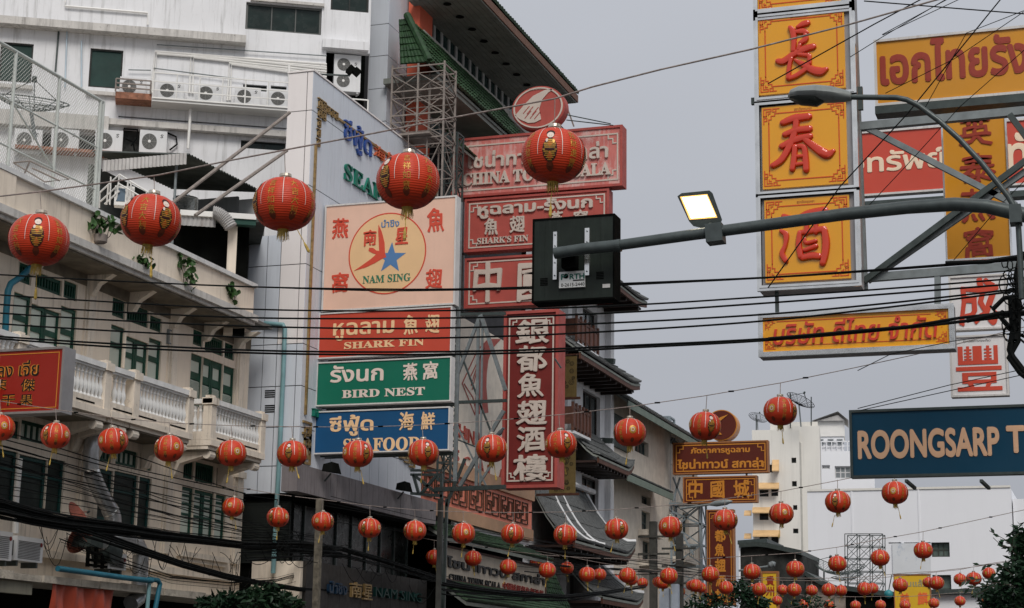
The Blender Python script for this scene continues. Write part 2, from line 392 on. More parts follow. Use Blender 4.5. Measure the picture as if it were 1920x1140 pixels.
def tiles(mb, f, n, m, r, seg=4):
    "barrel tiles on a patch f(s, t): s along the eave, t up the slope"
    for i in range(n):
        for j in range(m):
            s = (i + .5) / n; p = f(s, j / m); q = f(s, min(1, (j + 1.12) / m)); e = (f(min(1, s + .5 / n), j / m) - f(max(0, s - .5 / n), j / m))
            x = e.normalized(); t = (q - p).normalized(); nn = x.cross(t).normalized()
            if nn.z < 0: nn = -nn
            rr = min(r, e.length * .62); k = len(mb.v)
            jit = random.uniform(-.06, .06) * r
            for c, l in ((p, .55), (q, .0)):
                for g in range(seg + 1):
                    a = pi * g / seg; mb.v.append(c + x * cos(a) * rr + nn * (sin(a) * rr * .85 + l * r * .6 + jit))
            mb.f += [(k + g, k + g + 1, k + seg + 2 + g, k + seg + 1 + g) for g in range(seg)]
            mb.f.append(tuple(k + g for g in range(seg + 1))[::-1])
    return mb
def patch(mb, f, n, m, th=.06, up=V((0, 0, 1))):
    k = len(mb.v)
    for j in range(m + 1):
        for i in range(n + 1): mb.v.append(f(i / n, j / m))
    for j in range(m + 1):
        for i in range(n + 1): mb.v.append(f(i / n, j / m) - up * th)
    W_ = n + 1; Q = W_ * (m + 1)
    for j in range(m):
        for i in range(n):
            a = k + j * W_ + i; mb.f += [(a, a + 1, a + W_ + 1, a + W_), (a + Q, a + Q + W_, a + Q + W_ + 1, a + Q + 1)]
    for i in range(n):
        a = k + i; mb.f.append((a, a + Q, a + Q + 1, a + 1)); a = k + m * W_ + i; mb.f.append((a, a + 1, a + Q + 1, a + Q))
    for j in range(m):
        a = k + j * W_; mb.f.append((a, a + W_, a + W_ + Q, a + Q)); a = k + j * W_ + n; mb.f.append((a, a + Q, a + W_ + Q, a + W_))
    return mb
def bil(A, B, C, D): return lambda s, t: lerp(lerp(A, B, s), lerp(D, C, s), t)
def corr(mb, A, B, C, D, n, amp, nrm):
    "corrugated sheet: A-B is the rib end edge"
    k = len(mb.v); nrm = V(nrm).normalized()
    for i in range(2 * n + 1):
        o = nrm * (amp * (i % 2))
        for p, q in ((A, D), (B, C)): pass
        s = i / (2 * n); mb.v += [lerp(A, B, s) + o, lerp(D, C, s) + o, lerp(A, B, s) + o - nrm * .012, lerp(D, C, s) + o - nrm * .012]
    for i in range(2 * n):
        a = k + i * 4; mb.f += [(a, a + 4, a + 5, a + 1), (a + 2, a + 3, a + 7, a + 6), (a, a + 2, a + 6, a + 4), (a + 1, a + 5, a + 7, a + 3)]
    return mb
def lattice(parent, name, corners, z0, z1, n, w, m, every=1):
    "a lattice mast: corner posts, ring bars and braces between the corner points (x, y)"
    b = MB(); nc = len(corners); hs = [z0 + (z1 - z0) * i / n for i in range(n + 1)]
    for x, y in corners: b.bar((x, y, z0), (x, y, z1), w * 1.3)
    for k, h in enumerate(hs):
        for i in range(nc):
            p, q = corners[i], corners[(i + 1) % nc]; b.bar((*p, h), (*q, h), w)
            if k < n:
                if (k + i) % 2: p, q = q, p
                b.bar((*p, h), (*q, hs[k + 1]), w * .8)
    return obj(name, b, m, parent)

# air conditioner meshes, one of each kind, copied later
AC_W, AC_H, AC_D = .86, .66, .32
def ac_meshes(fans=1, W=AC_W, H=AC_H, D=AC_D):
    fr = Fr((0, 0, 0), (1, 0, 0), (0, -1, 0)); out = {}
    out['casing'] = MB().box(fr, -W / 2, W / 2, 0, D, 0, H).box(fr, -W / 2 + .06, -W / 2 + .12, .02, D - .02, -.05, 0).box(fr, W / 2 - .12, W / 2 - .06, .02, D - .02, -.05, 0).mesh('casing', M_acw)
    ax = Matrix.Rotation(pi / 2, 3, 'X')
    cs = [(-W * .14, H * .5, .235)] if fans == 1 else [(-W * .14, H * .28, .225), (-W * .14, H * .73, .225)]
    g = MB(); hb = MB(); gr = MB()
    for x, z, r in cs:
        g.lathe([(r, 0), (r, .012), (.01, .012)], 20, fr.pt(x, D, z), ax)
        hb.lathe([(.05, .013), (.045, .03), (.001, .032)], 10, fr.pt(x, D, z), ax)
        for k in range(8):
            a = k * pi / 4; gr.bar(fr.pt(x + .05 * cos(a), D + .018, z + .05 * sin(a)), fr.pt(x + r * cos(a), D + .018, z + r * sin(a)), .007)
        for rr in (.09, .13, .17, .21):
            gr.strip(fr, [(x + rr * cos(i * pi / 8), z + rr * sin(i * pi / 8)) for i in range(16)], .004, D + .013, D + .018, True)
    out['fan'] = g.mesh('fan', M_grill); out['hub'] = hb.mesh('hub', M_wh); out['guard'] = gr.mesh('guard', mat('guard_wire', (.3, .3, .29), .5))
    lg = MB(); S_ = [(.07, .06), (.03, .085), (-.03, .08), (-.06, .05), (-.02, .01), (.03, -.005), (.05, -.04), (.0, -.08), (-.07, -.06)]
    lg.strip(fr, [(W * .31 + x * .55, H * .76 + z * .55) for x, z in S_], .018, D + .001, D + .004)
    out['mark'] = lg.mesh('mark', mat('dark_grey_print', (.04, .04, .04), .5))
    return out
AC1 = ac_meshes(); AC2 = ac_meshes(2, .92, 1.32, .36)
def ac_unit(loc, rz, label, group=None, kit=None, scale=None):
    t = thing('air_conditioner', label, 'air conditioner', loc, group); t.rotation_euler = (0, 0, rz)
    for k, me in (kit or AC1).items():
        o = bpy.data.objects.new(k, me); COL.objects.link(o); o.parent = t
    if scale: t.scale = scale
    return t
# ================================================================ GROUND
GF = Fr((0, 0, 0), (1, 0, 0), (0, 1, 0))
def slab(name, x0, x1, y0, y1, z0, z1, m):
    o = obj(name, MB().hexa([V(p) for p in ((x0, y0, z0), (x1, y0, z0), (x1, y1, z0), (x0, y1, z0), (x0, y0, z1), (x1, y0, z1), (x1, y1, z1), (x0, y1, z1))]), m); o['kind'] = 'structure'; return o
slab('ground', -600, 600, -300, 1200, -.6, -.02, M_conc)
slab('road', -18.5, -1.2, -60, 700, -.01, 0, M_asph)
slab('pavement', -24.2, -18.5, -60, 700, -.01, .14, M_conc); slab('pavement', -1.2, 8, -60, 700, -.01, .14, M_conc)
M_line = mat('road_paint', (.7, .7, .66), .7, spots=.4, spcol=(.1, .1, .1))
for k in range(3):
    b = MB()
    for y in range(0, 300, 6): b.box(GF, -5.0 - 4.4 * k - .06, -5.0 - 4.4 * k + .06, y, y + 3, .004, .006)
    o = obj('lane_line', b, M_line); o['kind'] = 'structure'

# ================================================================ CREAM SHOPHOUSE ROW
XC = -24.0; fc = SF(XC)
y_end = fc.px(464, 760)[0]; y_st = 24.0
CR = thing('shophouse_row', 'old cream shophouse with green shutters and pale balustraded balconies on the left', 'building', (XC - 4, (y_st + y_end) / 2, 0))
F = Facade(fc, CR)
ztop = fc.px(400, 600)[1] - 0
fp = SF(-23.0)
z_par1 = fp.px(240, 421)[1]; z_par0 = fp.px(200, 482)[1]
# tall shutters and transoms, measured window by window
def shutter(p, q, kind, double=False):
    fr = fc; r = a0, a1, z0, z1 = fr.rect(p, q); F.r.append(r); w = .075; d0, d1 = -.10, -.05
    if kind == 'louvre_dark':
        b = MB().frame(fr, a0 + .003, a1 - .003, z0 + .003, z1 - .003, w, d0, d1)
        n = max(3, int((a1 - a0) / .13))
        for i in range(n): x = a0 + w + (a1 - a0 - 2 * w) * (i + .5) / n; b.box(fr, x - .02, x + .02, d0, d1 - .015, z0 + w, z1 - w)
        o = obj('transom', b, M_green, CR); obj('pane', MB().box(fr, a0 + .01, a1 - .01, d0 - .03, d0 - .002, z0 + .01, z1 - .01), M_louv, o); return
    if kind == 'barred_pale':
        b = MB().frame(fr, a0 + .003, a1 - .003, z0 + .003, z1 - .003, w, d0, d1)
        n = max(3, int((a1 - a0) / .26))
        for i in range(1, n): x = a0 + w + (a1 - a0 - 2 * w) * i / n; b.box(fr, x - .03, x + .03, d0, d1 - .015, z0 + w, z1 - w)
        o = obj('transom', b, M_green, CR); obj('pane', MB().box(fr, a0 + .01, a1 - .01, d0 - .03, d0 - .002, z0 + .01, z1 - .01), M_pane, o); return
    cols = [(a0, (a0 + a1) / 2 - .005), ((a0 + a1) / 2 + .005, a1)] if double else [(a0, a1)]
    for c0, c1 in cols:
        b = MB().frame(fr, c0 + .003, c1 - .003, z0 + .003, z1 - .003, w * 1.1, d0, d1)
        h = z1 - z0
        if kind == 'pane':
            mz = z0 + h * .58
            b.box(fr, c0 + w, c1 - w, d0, d1 - .01, mz - .07, mz + .07)
            o = obj('shutter', b, M_green, CR)
            obj('pane', MB().box(fr, c0 + .05, c1 - .05, d0 - .02, d0 + .01, mz + .06, z1 - .05), M_pane, o)
            obj('pane', MB().box(fr, c0 + .05, c1 - .05, d0 - .02, d0 + .01, z0 + .05, mz - .06), M_pane, o)
        elif kind == 'louvre':
            b.box(fr, c0 + w, c1 - w, d0, d1 - .01, z0 + h * .52, z0 + h * .66); b.box(fr, c0 + w, c1 - w, d0, d1 - .01, z1 - h * .12, z1 - w)
            o = obj('shutter', b, M_green, CR)
            obj('pane', MB().box(fr, c0 + .1, c1 - .1, d0 - .02, d0 + .015, z0 + h * .65, z1 - h * .11), M_pane, o)
            obj('backing', MB().box(fr, c0 + .03, c1 - .03, d0 - .03, d0 - .01, z0 + .03, z1 - .03), M_green, o)
            s = MB(); n = 15
            for i in range(n):
                z = z0 + .12 + (h * .52 - .16) * i / n; s.hexa([fr.pt(x, y, zz) for x, y, zz in ((c0 + w, d0, z + .05), (c1 - w, d0, z + .05), (c1 - w, d1, z), (c0 + w, d1, z), (c0 + w, d0, z + .065), (c1 - w, d0, z + .065), (c1 - w, d1, z + .02), (c0 + w, d1, z + .02))])
            obj('slats', s, mat('pale_slat', (.42, .48, .42), .5), o, kind='stuff')
        elif kind == 'glazed':
            for t_ in (.45, .66, .83): b.box(fr, c0 + w, c1 - w, d0, d1 - .01, z0 + h * t_ - .03, z0 + h * t_ + .03)
            o = obj('shutter', b, M_green, CR)
            for u0, u1 in ((0, .45), (.45, .66), (.66, .83), (.83, 1)): obj('pane', MB().box(fr, c0 + .05, c1 - .05, d0 - .02, d0 + .01, z0 + h * u0 + .035, z0 + h * u1 - .035), M_pane, o)
        elif kind == 'dark':
            b.box(fr, c0 + w, c1 - w, d0, d1 - .01, z0 + h * .62, z0 + h * .68)
            o = obj('shutter', b, mat('teal_paint', (.008, .05, .045), .5, var=.2), CR)
            obj('pane', MB().box(fr, c0 + .05, c1 - .05, d0 - .02, d0 + .01, z0 + .04, z1 - .04), mat('dark_board', (.016, .024, .02), .55, var=.4), o)
W3 = [((37, 490), (58, 536), 'louvre_dark', 0), ((68, 508), (115, 556), 'louvre_dark', 0), ((121, 524), (144, 566), 'louvre_dark', 0),
      ((27, 546), (53, 662), 'pane', 0), ((59, 568), (108, 690), 'pane', 1), ((115, 572), (138, 690), 'pane', 0),
      ((212, 556), (234, 600), 'louvre_dark', 0), ((239, 566), (278, 616), 'louvre_dark', 0), ((282, 590), (303, 625), 'louvre_dark', 0),
      ((209, 607), (230, 700), 'pane', 0), ((237, 629), (274, 722), 'pane', 1), ((280, 632), (299, 728), 'pane', 0),
      ((363, 616), (380, 652), 'louvre_dark', 0), ((385, 625), (418, 669), 'louvre_dark', 0), ((422, 641), (439, 677), 'louvre_dark', 0),
      ((359, 661), (377, 765), 'louvre', 0), ((381, 669), (414, 782), 'louvre', 1), ((420, 684), (436, 795), 'louvre', 0),
      ((-22, 776), (35, 824), 'barred_pale', 0), ((41, 786), (88, 835), 'barred_pale', 0),
      ((-12, 838), (27, 947), 'dark', 0), ((37, 852), (83, 960), 'dark', 0), ((91, 858), (116, 966), 'dark', 0),
      ((189, 830), (208, 868), 'barred_pale', 0), ((218, 838), (257, 879), 'barred_pale', 0), ((264, 848), (284, 884), 'barred_pale', 0),
      ((187, 878), (207, 978), 'dark', 0), ((215, 882), (254, 990), 'dark', 0), ((262, 893), (279, 996), 'dark', 0),
      ((345, 861), (362, 900), 'louvre_dark', 0), ((367, 865), (401, 910), 'louvre_dark', 0), ((407, 876), (423, 916), 'louvre_dark', 0),
      ((342, 911), (359, 1007), 'glazed', 0), ((365, 917), (398, 1014), 'glazed', 1), ((405, 926), (420, 1018), 'glazed', 0)]
for p, q, k, d in W3: shutter(p, q, k, bool(d))
zbase = SF(-22.6).px(180, 1085)[1]
F.wall(y_st, y_end, zbase, z_par0 + .3, M_cream, reveal=.2)
obj('back_wall', MB().box(fc, y_st, y_end - .02, -9, -.22, zbase, z_par0 + .25), M_cream, CR)
obj('room_void', MB().box(fc, y_st + .1, y_end - .1, -.21, -.2, zbase, z_par0 + .2), M_dkroom, CR)
# pilasters and string courses
def pil(u, v, zlo, zhi, w=.34):
    a = fc.px(u, v)[0]
    b = MB().box(fc, a - w / 2, a + w / 2, 0, .10, zlo, zhi).box(fc, a - w / 2 - .07, a - w / 2, 0, .05, zlo, zhi).box(fc, a + w / 2, a + w / 2 + .07, 0, .05, zlo, zhi).box(fc, a - w / 2 - .1, a + w / 2 + .1, 0, .16, zhi - .18, zhi - .002)
    obj('pilaster', b, M_creamd, CR)
zb_slab = SF(-22.8).px(300, 803)[1]
for u, v in ((166, 600), (322, 660), (448, 700)):
    pil(u, v, zb_slab + .4, z_par0 - .02, .3); pil(u - 9 if u < 400 else u - 6, v + 270, zbase + 1.0, zb_slab - .3, .3)
# parapet and cornice
y_pe = fp.px(476, 560)[0]
b = MB().box(fp, y_st, y_pe, -.25, 0, z_par0 + .12, z_par1 - .12)
obj('parapet', b, M_cream, CR)
b = MB().box(fp, y_st, y_pe + .03, -.3, .09, z_par1 - .12, z_par1)
obj('coping', b, M_balu, CR)
cz = MB().box(fp, y_st, y_pe + .02, -.98, .16, z_par0 - .06, z_par0 + .12).box(fp, y_st, y_pe, -.98, .07, z_par0 - .16, z_par0 - .06)
obj('cornice', cz, M_whiteedge, CR)
obj('cornice_soffit', MB().box(fc, y_st, y_pe, .02, .98, z_par0 - .22, z_par0 - .165), M_grimeshade, CR)
obj('frieze', MB().box(fc, y_st, y_end, .001, .03, z_par0 - .5, z_par0 - .17), M_grimeshade, CR)
a = fp.px(8, 340)[0]; obj('parapet_pier', MB().box(fp, a - .5, a + .35, 0, .07, z_par0 + .12, z_par1 - .13), M_cream, CR)
a = fp.px(186, 400)[0]; obj('parapet_pier', MB().box(fp, a - .2, a + .2, 0, .05, z_par0 + .12, z_par1 - .13), M_cream, CR)
for u, v in ((166, 560), (322, 600), (440, 640), (60, 500), (245, 560), (385, 600)):
    a = fc.px(u, v)[0]; obj('cornice_bracket', MB().prism(Fr((XC, a, 0), (1, 0, 0), (0, 1, 0)), [(0, z_par0 - .75), (.14, z_par0 - .72), (.3, z_par0 - .45), (.8, z_par0 - .17), (0, z_par0 - .17)], -.1, .1), M_creamd, CR)
# balconies
BH = 1.0
prof = [(.055, 0), (.055, .05), (.035, .08), (.04, .14), (.062, .24), (.055, .34), (.03, .46), (.028, .58), (.045, .62), (.03, .66), (.045, .72), (.055, .74), (.055, .79)]
balm = MB().lathe([(r * 1.25, z) for r, z in prof], 8).mesh('baluster', M_balu, True)
fb_ = SF(-22.8)
zr = fb_.px(300, 715)[1]; zbm = fb_.px(300, 797)[1]
def balcony(y0, y1, ends=(1, 1), sides=(0, 0), piers=()):
    o = MB().box(fb_, y0, y1, -1.2, .05, zbm - .16, zbm).box(fb_, y0 + .02, y1 - .02, -1.2, -.05, zbm - .26, zbm - .16)
    obj('balcony_slab', o, M_creamd, CR); obj('balcony_soffit', MB().box(fb_, y0 + .05, y1 - .05, -1.19, -.08, zbm - .30, zbm - .265), M_grimeshade, CR)
    zs = zbm + .22; ztp = zr - .13
    obj('balcony_plinth', MB().box(fb_, y0, y1, -.2, 0, zbm, zs), M_creamd, CR)
    n_ = max(2, int((y1 - y0) / 1.7))
    for i in range(n_):
        aa = y0 + (y1 - y0) * (i + .25) / n_; obj('drain_slot', MB().box(fb_, aa, aa + .8, .001, .006, zbm + .06, zbm + .1), M_dkroom, CR)
    obj('handrail', MB().box(fb_, y0 - .04, y1 + .04, -.24, .05, ztp, zr).box(fb_, y0, y1, -.2, .01, ztp - .05, ztp), M_balu, CR)
    for yy in [y for y, e_ in zip((y0 + .13, y1 - .13), ends) if e_] + list(piers):
        obj('balcony_pier', MB().box(fb_, yy - .135, yy + .135, -.225, .03, zbm - .01, ztp - .03).box(fb_, yy - .17, yy + .17, -.26, .08, ztp - .03, zr + .03).box(fb_, yy - .1, yy + .1, -.2, .0, zr + .03, zr + .1), M_creamd, CR)
    for y in [y0 + .3 + (y1 - y0 - .6) * i / max(1, int((y1 - y0 - .6) / .165)) for i in range(int((y1 - y0 - .6) / .165) + 1)]:
        if any(abs(y - q) < .22 for q in piers): continue
        inst('baluster', balm, CR, (-22.9, y, zs), 0, (1, 1, (ztp - .05 - zs) / .79))
    for yy, s_ in zip((y0 + .1, y1 - .1), sides):
        if not s_: continue
        obj('balcony_plinth', MB().box(fb_, yy - .1, yy + .1, -1.2, -.225, zbm + .003, zs - .003), M_creamd, CR); obj('handrail', MB().box(fb_, yy - .12, yy + .12, -1.2, -.27, ztp - .003, zr - .004), M_balu, CR)
        for i in range(5): inst('baluster', balm, CR, (-23.15 - .165 * i, yy, zs), 0, (1, 1, (ztp - .05 - zs) / .79))
    for i in range(2):
        yb = lerp(y0 + .3, y1 - .3, i); obj('corbel', MB().prism(Fr((XC, yb, 0), (1, 0, 0), (0, 1, 0)), [(0, zbm - .95), (.12, zbm - .9), (.25, zbm - .6), (.95, zbm - .42), (1.1, zbm - .42), (1.1, zbm - .26), (0, zbm - .26)], -.13, .13).tube([(-22.95, yb - .15, zbm - .38), (-22.95, yb + .15, zbm - .38)], .12, 10), M_creamd, CR)
g = lambda u, v: fb_.px(u, v)[0]
balcony(g(-70, 700), g(207, 720), (1, 1), (0, 0), (g(40, 660),)); balcony(g(207, 720) + .06, g(250, 740) - .02, (0, 0)); balcony(g(250, 740), g(361, 770), (1, 1), (0, 0)); balcony(g(395, 780), g(496, 810), (1, 1), (1, 0))
# sill and ledges
for p, q in (((331, 1024), (423, 1043)),):
    r = fc.rect((331, 1027), (423, 1045)); obj('sill', MB().box(fc, r[0], r[1], 0, .16, r[3] - .22, r[3] - .08).box(fc, r[0] + .08, r[1] - .08, 0, .09, r[3] - .34, r[3] - .22), M_creamd, CR)
fl = SF(-22.6); zl = fl.px(180, 1090)[1]; zl2 = fl.px(180, 1101)[1]
rm = random.Random(3); b = MB(); yy = y_st
while yy < y_end:
    n = min(y_end, yy + rm.uniform(.5, 1.2)); b.box(fl, yy + .005, n - .005, -1.6, rm.uniform(-.02, .04), zl2 - .02, zl + rm.uniform(-.02, .03)); yy = n
obj('canopy_ledge', b, M_moss, CR)
obj('string_course', MB().box(fc, y_st, y_end, 0, .12, zl + .55, zl + .72), M_creamd, CR)
obj('shopfront', MB().box(fc, y_st, y_end, -6, -.26, 0, zbase - .01), M_dkroom, CR)
tb = fl.rect((103, 1092), (218, 1150)); k_ = []
tp = thing('tarpaulin', 'orange red tarpaulin slung below the mossy ledge, bottom left', 'tarpaulin', fl.pt((tb[0] + tb[1]) / 2, -.1, tb[2]))
f_ = lambda s, t: fl.pt(lerp(tb[0], tb[1], s), -.1 + .05 * sin(s * 17 + t * 2) + .03 * sin(s * 41), lerp(tb[2], tb[3], t) - .05 * sin(pi * s) * t)
obj('sheet', patch(MB(), f_, 40, 5, .01, V((1, 0, 0))), mat('red_tarpaulin', (.36, .055, .025), .5, var=.15), tp, smooth=True)
obj('cord', MB().tube([f_(0, 1) + V((0, 0, .02)), f_(1, 1) + V((0, 0, .02))], .012), M_twine, tp)
obj('awning_board', MB().box(fl, fl.px(-5, 1090)[0], fl.px(68, 1100)[0], -.3, -.1, fl.px(30, 1112)[1], zl2 - .03), mat('stained_board', (.2, .19, .15), .8, streak=.8), CR)
# little square air brick, cable run
r = fc.rect((313, 617), (325, 649)); obj('vent_grille', MB().frame(fc, *r, .04, 0, .06).box(fc, r[0] + .04, r[1] - .04, 0, .03, r[2] + .04, r[3] - .04), M_steel, CR)

# ---------------- roof terrace on top of the cream building
Zr = z_par0 + .2
obj('roof_deck', MB().box(fc, y_st, y_end, -9, .7, Zr - .1, Zr), M_conc, CR)
# chain-link cage
fk = SF(-24.1); zt = fk.px(96, 135)[1]; zb_ = z_par1 - .3
y0k = 24.5; y1k = fk.px(194, 190)[0]
CK = thing('wire_fence', 'tall chain link fence on pale posts above the parapet, top left', 'fence', fk.pt((y0k + y1k) / 2, 0, zb_))
for u, v in ((30, 105), (112, 150)): y = fk.px(u, v)[0]; obj('post', MB().tube([fk.pt(y, 0, zb_), fk.pt(y, 0, zt)], .045, 8), mat('pale_green_post', (.5, .53, .5), .5, spots=.4, spcol=(.2, .15, .1)), CK)
for dy in (0, .13): obj('post', MB().tube([fk.pt(y1k - dy, 0, zb_ - .1), fk.pt(y1k - dy, 0, zt + .02)], .05, 8), _M['pale_green_post'], CK)
obj('top_rail', MB().tube([fk.pt(y0k, 0, zt), fk.pt(y1k, 0, zt)], .045, 8), _M['pale_green_post'], CK)
for zz in (lerp(zb_, zt, .36), lerp(zb_, zt, .66)): obj('rail', MB().tube([fk.pt(y0k, 0, zz), fk.pt(y1k, 0, zz)], .025, 6), _M['pale_green_post'], CK)
obj('rail', MB().tube([fk.pt(fk.px(30, 105)[0], 0, lerp(zb_, zt, .66)), fk.pt(fk.px(112, 150)[0], 0, lerp(zb_, zt, .36))], .025, 6), _M['pale_green_post'], CK)
b = MB(); H = zt - zb_; y = y0k - H
def wire4(b, p, q, w):
    t = (q - p).normalized(); x = t.cross(V((1, 0, 0))).normalized() * w / 2; k = V((w / 2, 0, 0)); b.add([p - x, p + k, p + x, q - x, q + k, q + x], [(0, 1, 4, 3), (1, 2, 5, 4), (2, 0, 3, 5)])
while y < y1k:
    for s in (0, 1):
        ya, yb = y, y + H; za, zz = (zb_, zt) if s else (zt, zb_)
        if ya < y0k: za = lerp(za, zz, (y0k - ya) / H); ya = y0k
        if yb > y1k: zz = lerp(za, zz, (y1k - ya) / (yb - ya)); yb = y1k
        wire4(b, fk.pt(ya, s * .01, za), fk.pt(yb, s * .01, zz), .012)
    y += .105
obj('chain_link', b, mat('link_wire', (.42, .43, .40), .5), CK, kind='stuff')
# metal sheds
def shed(fr, p, q, r_, name, label, deep, fas, ribs):
    pass
YA = 43.0; fA = CF(YA); a0, z1_ = fA.px(193, 303); a1, z2_ = fA.px(350, 287); _, z0_ = fA.px(350, 308)
SH = thing('rooftop_shed', 'rooftop shelter with rusty streaked corrugated fascia behind the parapet', 'shed', (a0, YA + 2, Zr))
zt_ = max(z1_, z2_)
fas = corr(MB(), fA.pt(a0, 0, z0_), fA.pt(a1, 0, z0_), fA.pt(a1, 0, zt_), fA.pt(a0, 0, zt_), 22, .035, (0, -1, 0))
obj('fascia', fas, M_corr, SH)
ye = 47.6
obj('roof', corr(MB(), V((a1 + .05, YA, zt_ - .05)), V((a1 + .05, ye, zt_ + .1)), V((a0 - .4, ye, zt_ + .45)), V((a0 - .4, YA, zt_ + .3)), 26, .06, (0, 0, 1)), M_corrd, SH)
obj('back_wall', MB().box(CF(ye), a0 - .5, a1 - .7, 0, .1, Zr, zt_), mat('grey_sheet_wall', (.24, .25, .25), .7, streak=.3), SH)
obj('end_panel', MB().box(CF(ye), a1 - .68, a1 - .1, -.6, 0.05, Zr, zt_ - .1), mat('pale_sheet', (.4, .41, .41), .6, streak=.4), SH)
obj('side_wall', MB().box(SF(a0 - .5), YA + .2, ye, -.1, 0, Zr, zt_), mat('dull_sheet', (.12, .13, .12), .7), SH)
obj('post', MB().tube([PY(331, 306, YA + .3), V((PY(331, 306, YA + .3).x, YA + .3, Zr))], .04, 8), M_steel, SH)
# lower white-beamed room further right
UW = V((sin(radians(60.2)), cos(radians(60.2)), 0)); NW = V((UW.y, -UW.x, 0))
o2 = PD(420, 400, 51.5); f2 = Fr((o2.x, o2.y, 0), UW, NW)
RM = thing('rooftop_room', 'rooftop room with white beam, dark openings and a bulging corrugated duct', 'shed', f2.pt(0, -2, Zr))
A0, Zt2 = f2.px(338, 395); A1, _ = f2.px(480, 404); _, Zb2 = f2.px(420, 412)
obj('beam', MB().box(f2, A0, A1, -.1, .25, Zb2, Zt2 - .03), M_wh, RM); obj('fascia', MB().box(f2, f2.px(415, 410)[0], A1, -.1, .2, Zb2 - .16, Zb2), mat('dark_green_trim', (.015, .06, .045), .5), RM)
obj('fascia', corr(MB(), f2.pt(A0, .15, Zb2 - .28), f2.pt(f2.px(404, 420)[0], .15, Zb2 - .28), f2.pt(f2.px(404, 420)[0], .15, Zb2), f2.pt(A0, .15, Zb2), 8, .03, NW), M_corr, RM)
obj('room_void', MB().box(f2, A0 - 2, A1 - .15, -4, -.5, Zr - .5, Zb2 - .02), M_dkroom, RM)
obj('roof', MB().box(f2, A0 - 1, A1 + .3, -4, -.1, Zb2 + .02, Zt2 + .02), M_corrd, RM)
c0 = f2.px(427, 460)[0]; c1 = f2.px(444, 460)[0]; obj('column', MB().box(f2, c0, c1, -.4, 0, Zr - .6, Zb2 - .17), M_cream, RM)
pts = [f2.pt(lerp(f2.px(398, 410)[0], f2.px(433, 430)[0], t), .3, Zb2 + .12 - .42 * t * t) for t in [i / 26 for i in range(27)]]
obj('duct', MB().tube(pts, [.17 + .035 * (i % 2) for i in range(27)], 12), M_corr, RM)
# braces from the roof to the tower
for n_, (p, q, lab) in enumerate((((318, 385), (543, 211), 'upper of two slanting steel braces between shed roof and tower'), ((366, 404), (538, 282), 'lower of two slanting steel braces between shed roof and tower'))):
    o = obj('steel_brace', MB().tube([PD(*p, 47), PD(*q, 50.3)], .05, 8), M_rsteel); tag(o, lab, 'brace')
# water tank
c = PD(347, 402, 53); Zk = c.z; tk = thing('water_tank', 'round stainless steel water tank under the rooftop shelter', 'tank', (c.x, c.y, Zk))
h = PD(347, 373, 53).z - Zk; pr = [(.37, 0)] + [(.37 + .012 * (i % 2), h * (i + .5) / 22) for i in range(22)] + [(.37, h), (.385, h + .02), (.36, h + .05), (.1, h + .12)]
obj('shell', MB().lathe(pr, 28, (c.x, c.y, Zk)), M_chrome, tk, smooth=False); obj('lid', MB().lathe([(.12, h + .1), (.12, h + .16), (.01, h + .17)], 14, (c.x, c.y, Zk)), M_chrome, tk)
# stair rail
D_ = 46.5; pr_ = lambda u, v: PD(u, v, D_)
SR = thing('stair_rail', 'white tubular stair railing beside the rooftop shelter', 'railing', pr_(225, 390))
b = MB(); 
for l in (((186, 362), (224, 327), (290, 368)), ((188, 378), (224, 345), (285, 381)), ((196, 383), (224, 358))): b.tube([pr_(*p) for p in l], .025, 6)
for p, q in (((224, 327), (217, 384)), ((246, 341), (243, 384)), ((240, 340), (238, 370)), ((275, 359), (274, 385)), ((187, 362), (186, 390)), ((203, 347), (200, 384))): b.tube([pr_(*p), pr_(*q)], .022, 6)
obj('rails', b, M_wh, SR)
pb = thing('panel_box', 'small white service box with a blue pane by the stair railing', 'box', pr_(230, 385)); fq = Fr(pr_(232, 385) * 1, UW, NW); fq.o.z = 0; zz = pr_(230, 385).z
obj('body', MB().box(fq, -.25, .25, -.3, 0, zz, zz + .52), M_wh, pb); obj('pane', MB().box(fq, -.2, .02, .001, .01, zz + .1, zz + .45), mat('blue_grey_glass', (.12, .17, .22), .2), pb)
nb = thing('notice_board', 'tilted white panel against the parapet behind the stair rail', 'panel', pr_(206, 380)); obj('board', MB().bar(pr_(206, 384), pr_(208, 332), .03, .42, up=NW), M_wh, nb)
# thin frame rails over the parapet at left
LR = thing('roof_rail', 'low rusty pipe rail leaning out over the parapet at left', 'railing', PD(60, 340, 40))
b = MB()
for l in (((25, 305), (56, 302), (130, 336), (84, 341), (25, 305)), ((56, 302), (46, 325)), ((60, 315), (112, 339))): b.tube([PD(*p, 41) for p in l], .02, 6)
obj('rails', b, M_rsteel, LR)
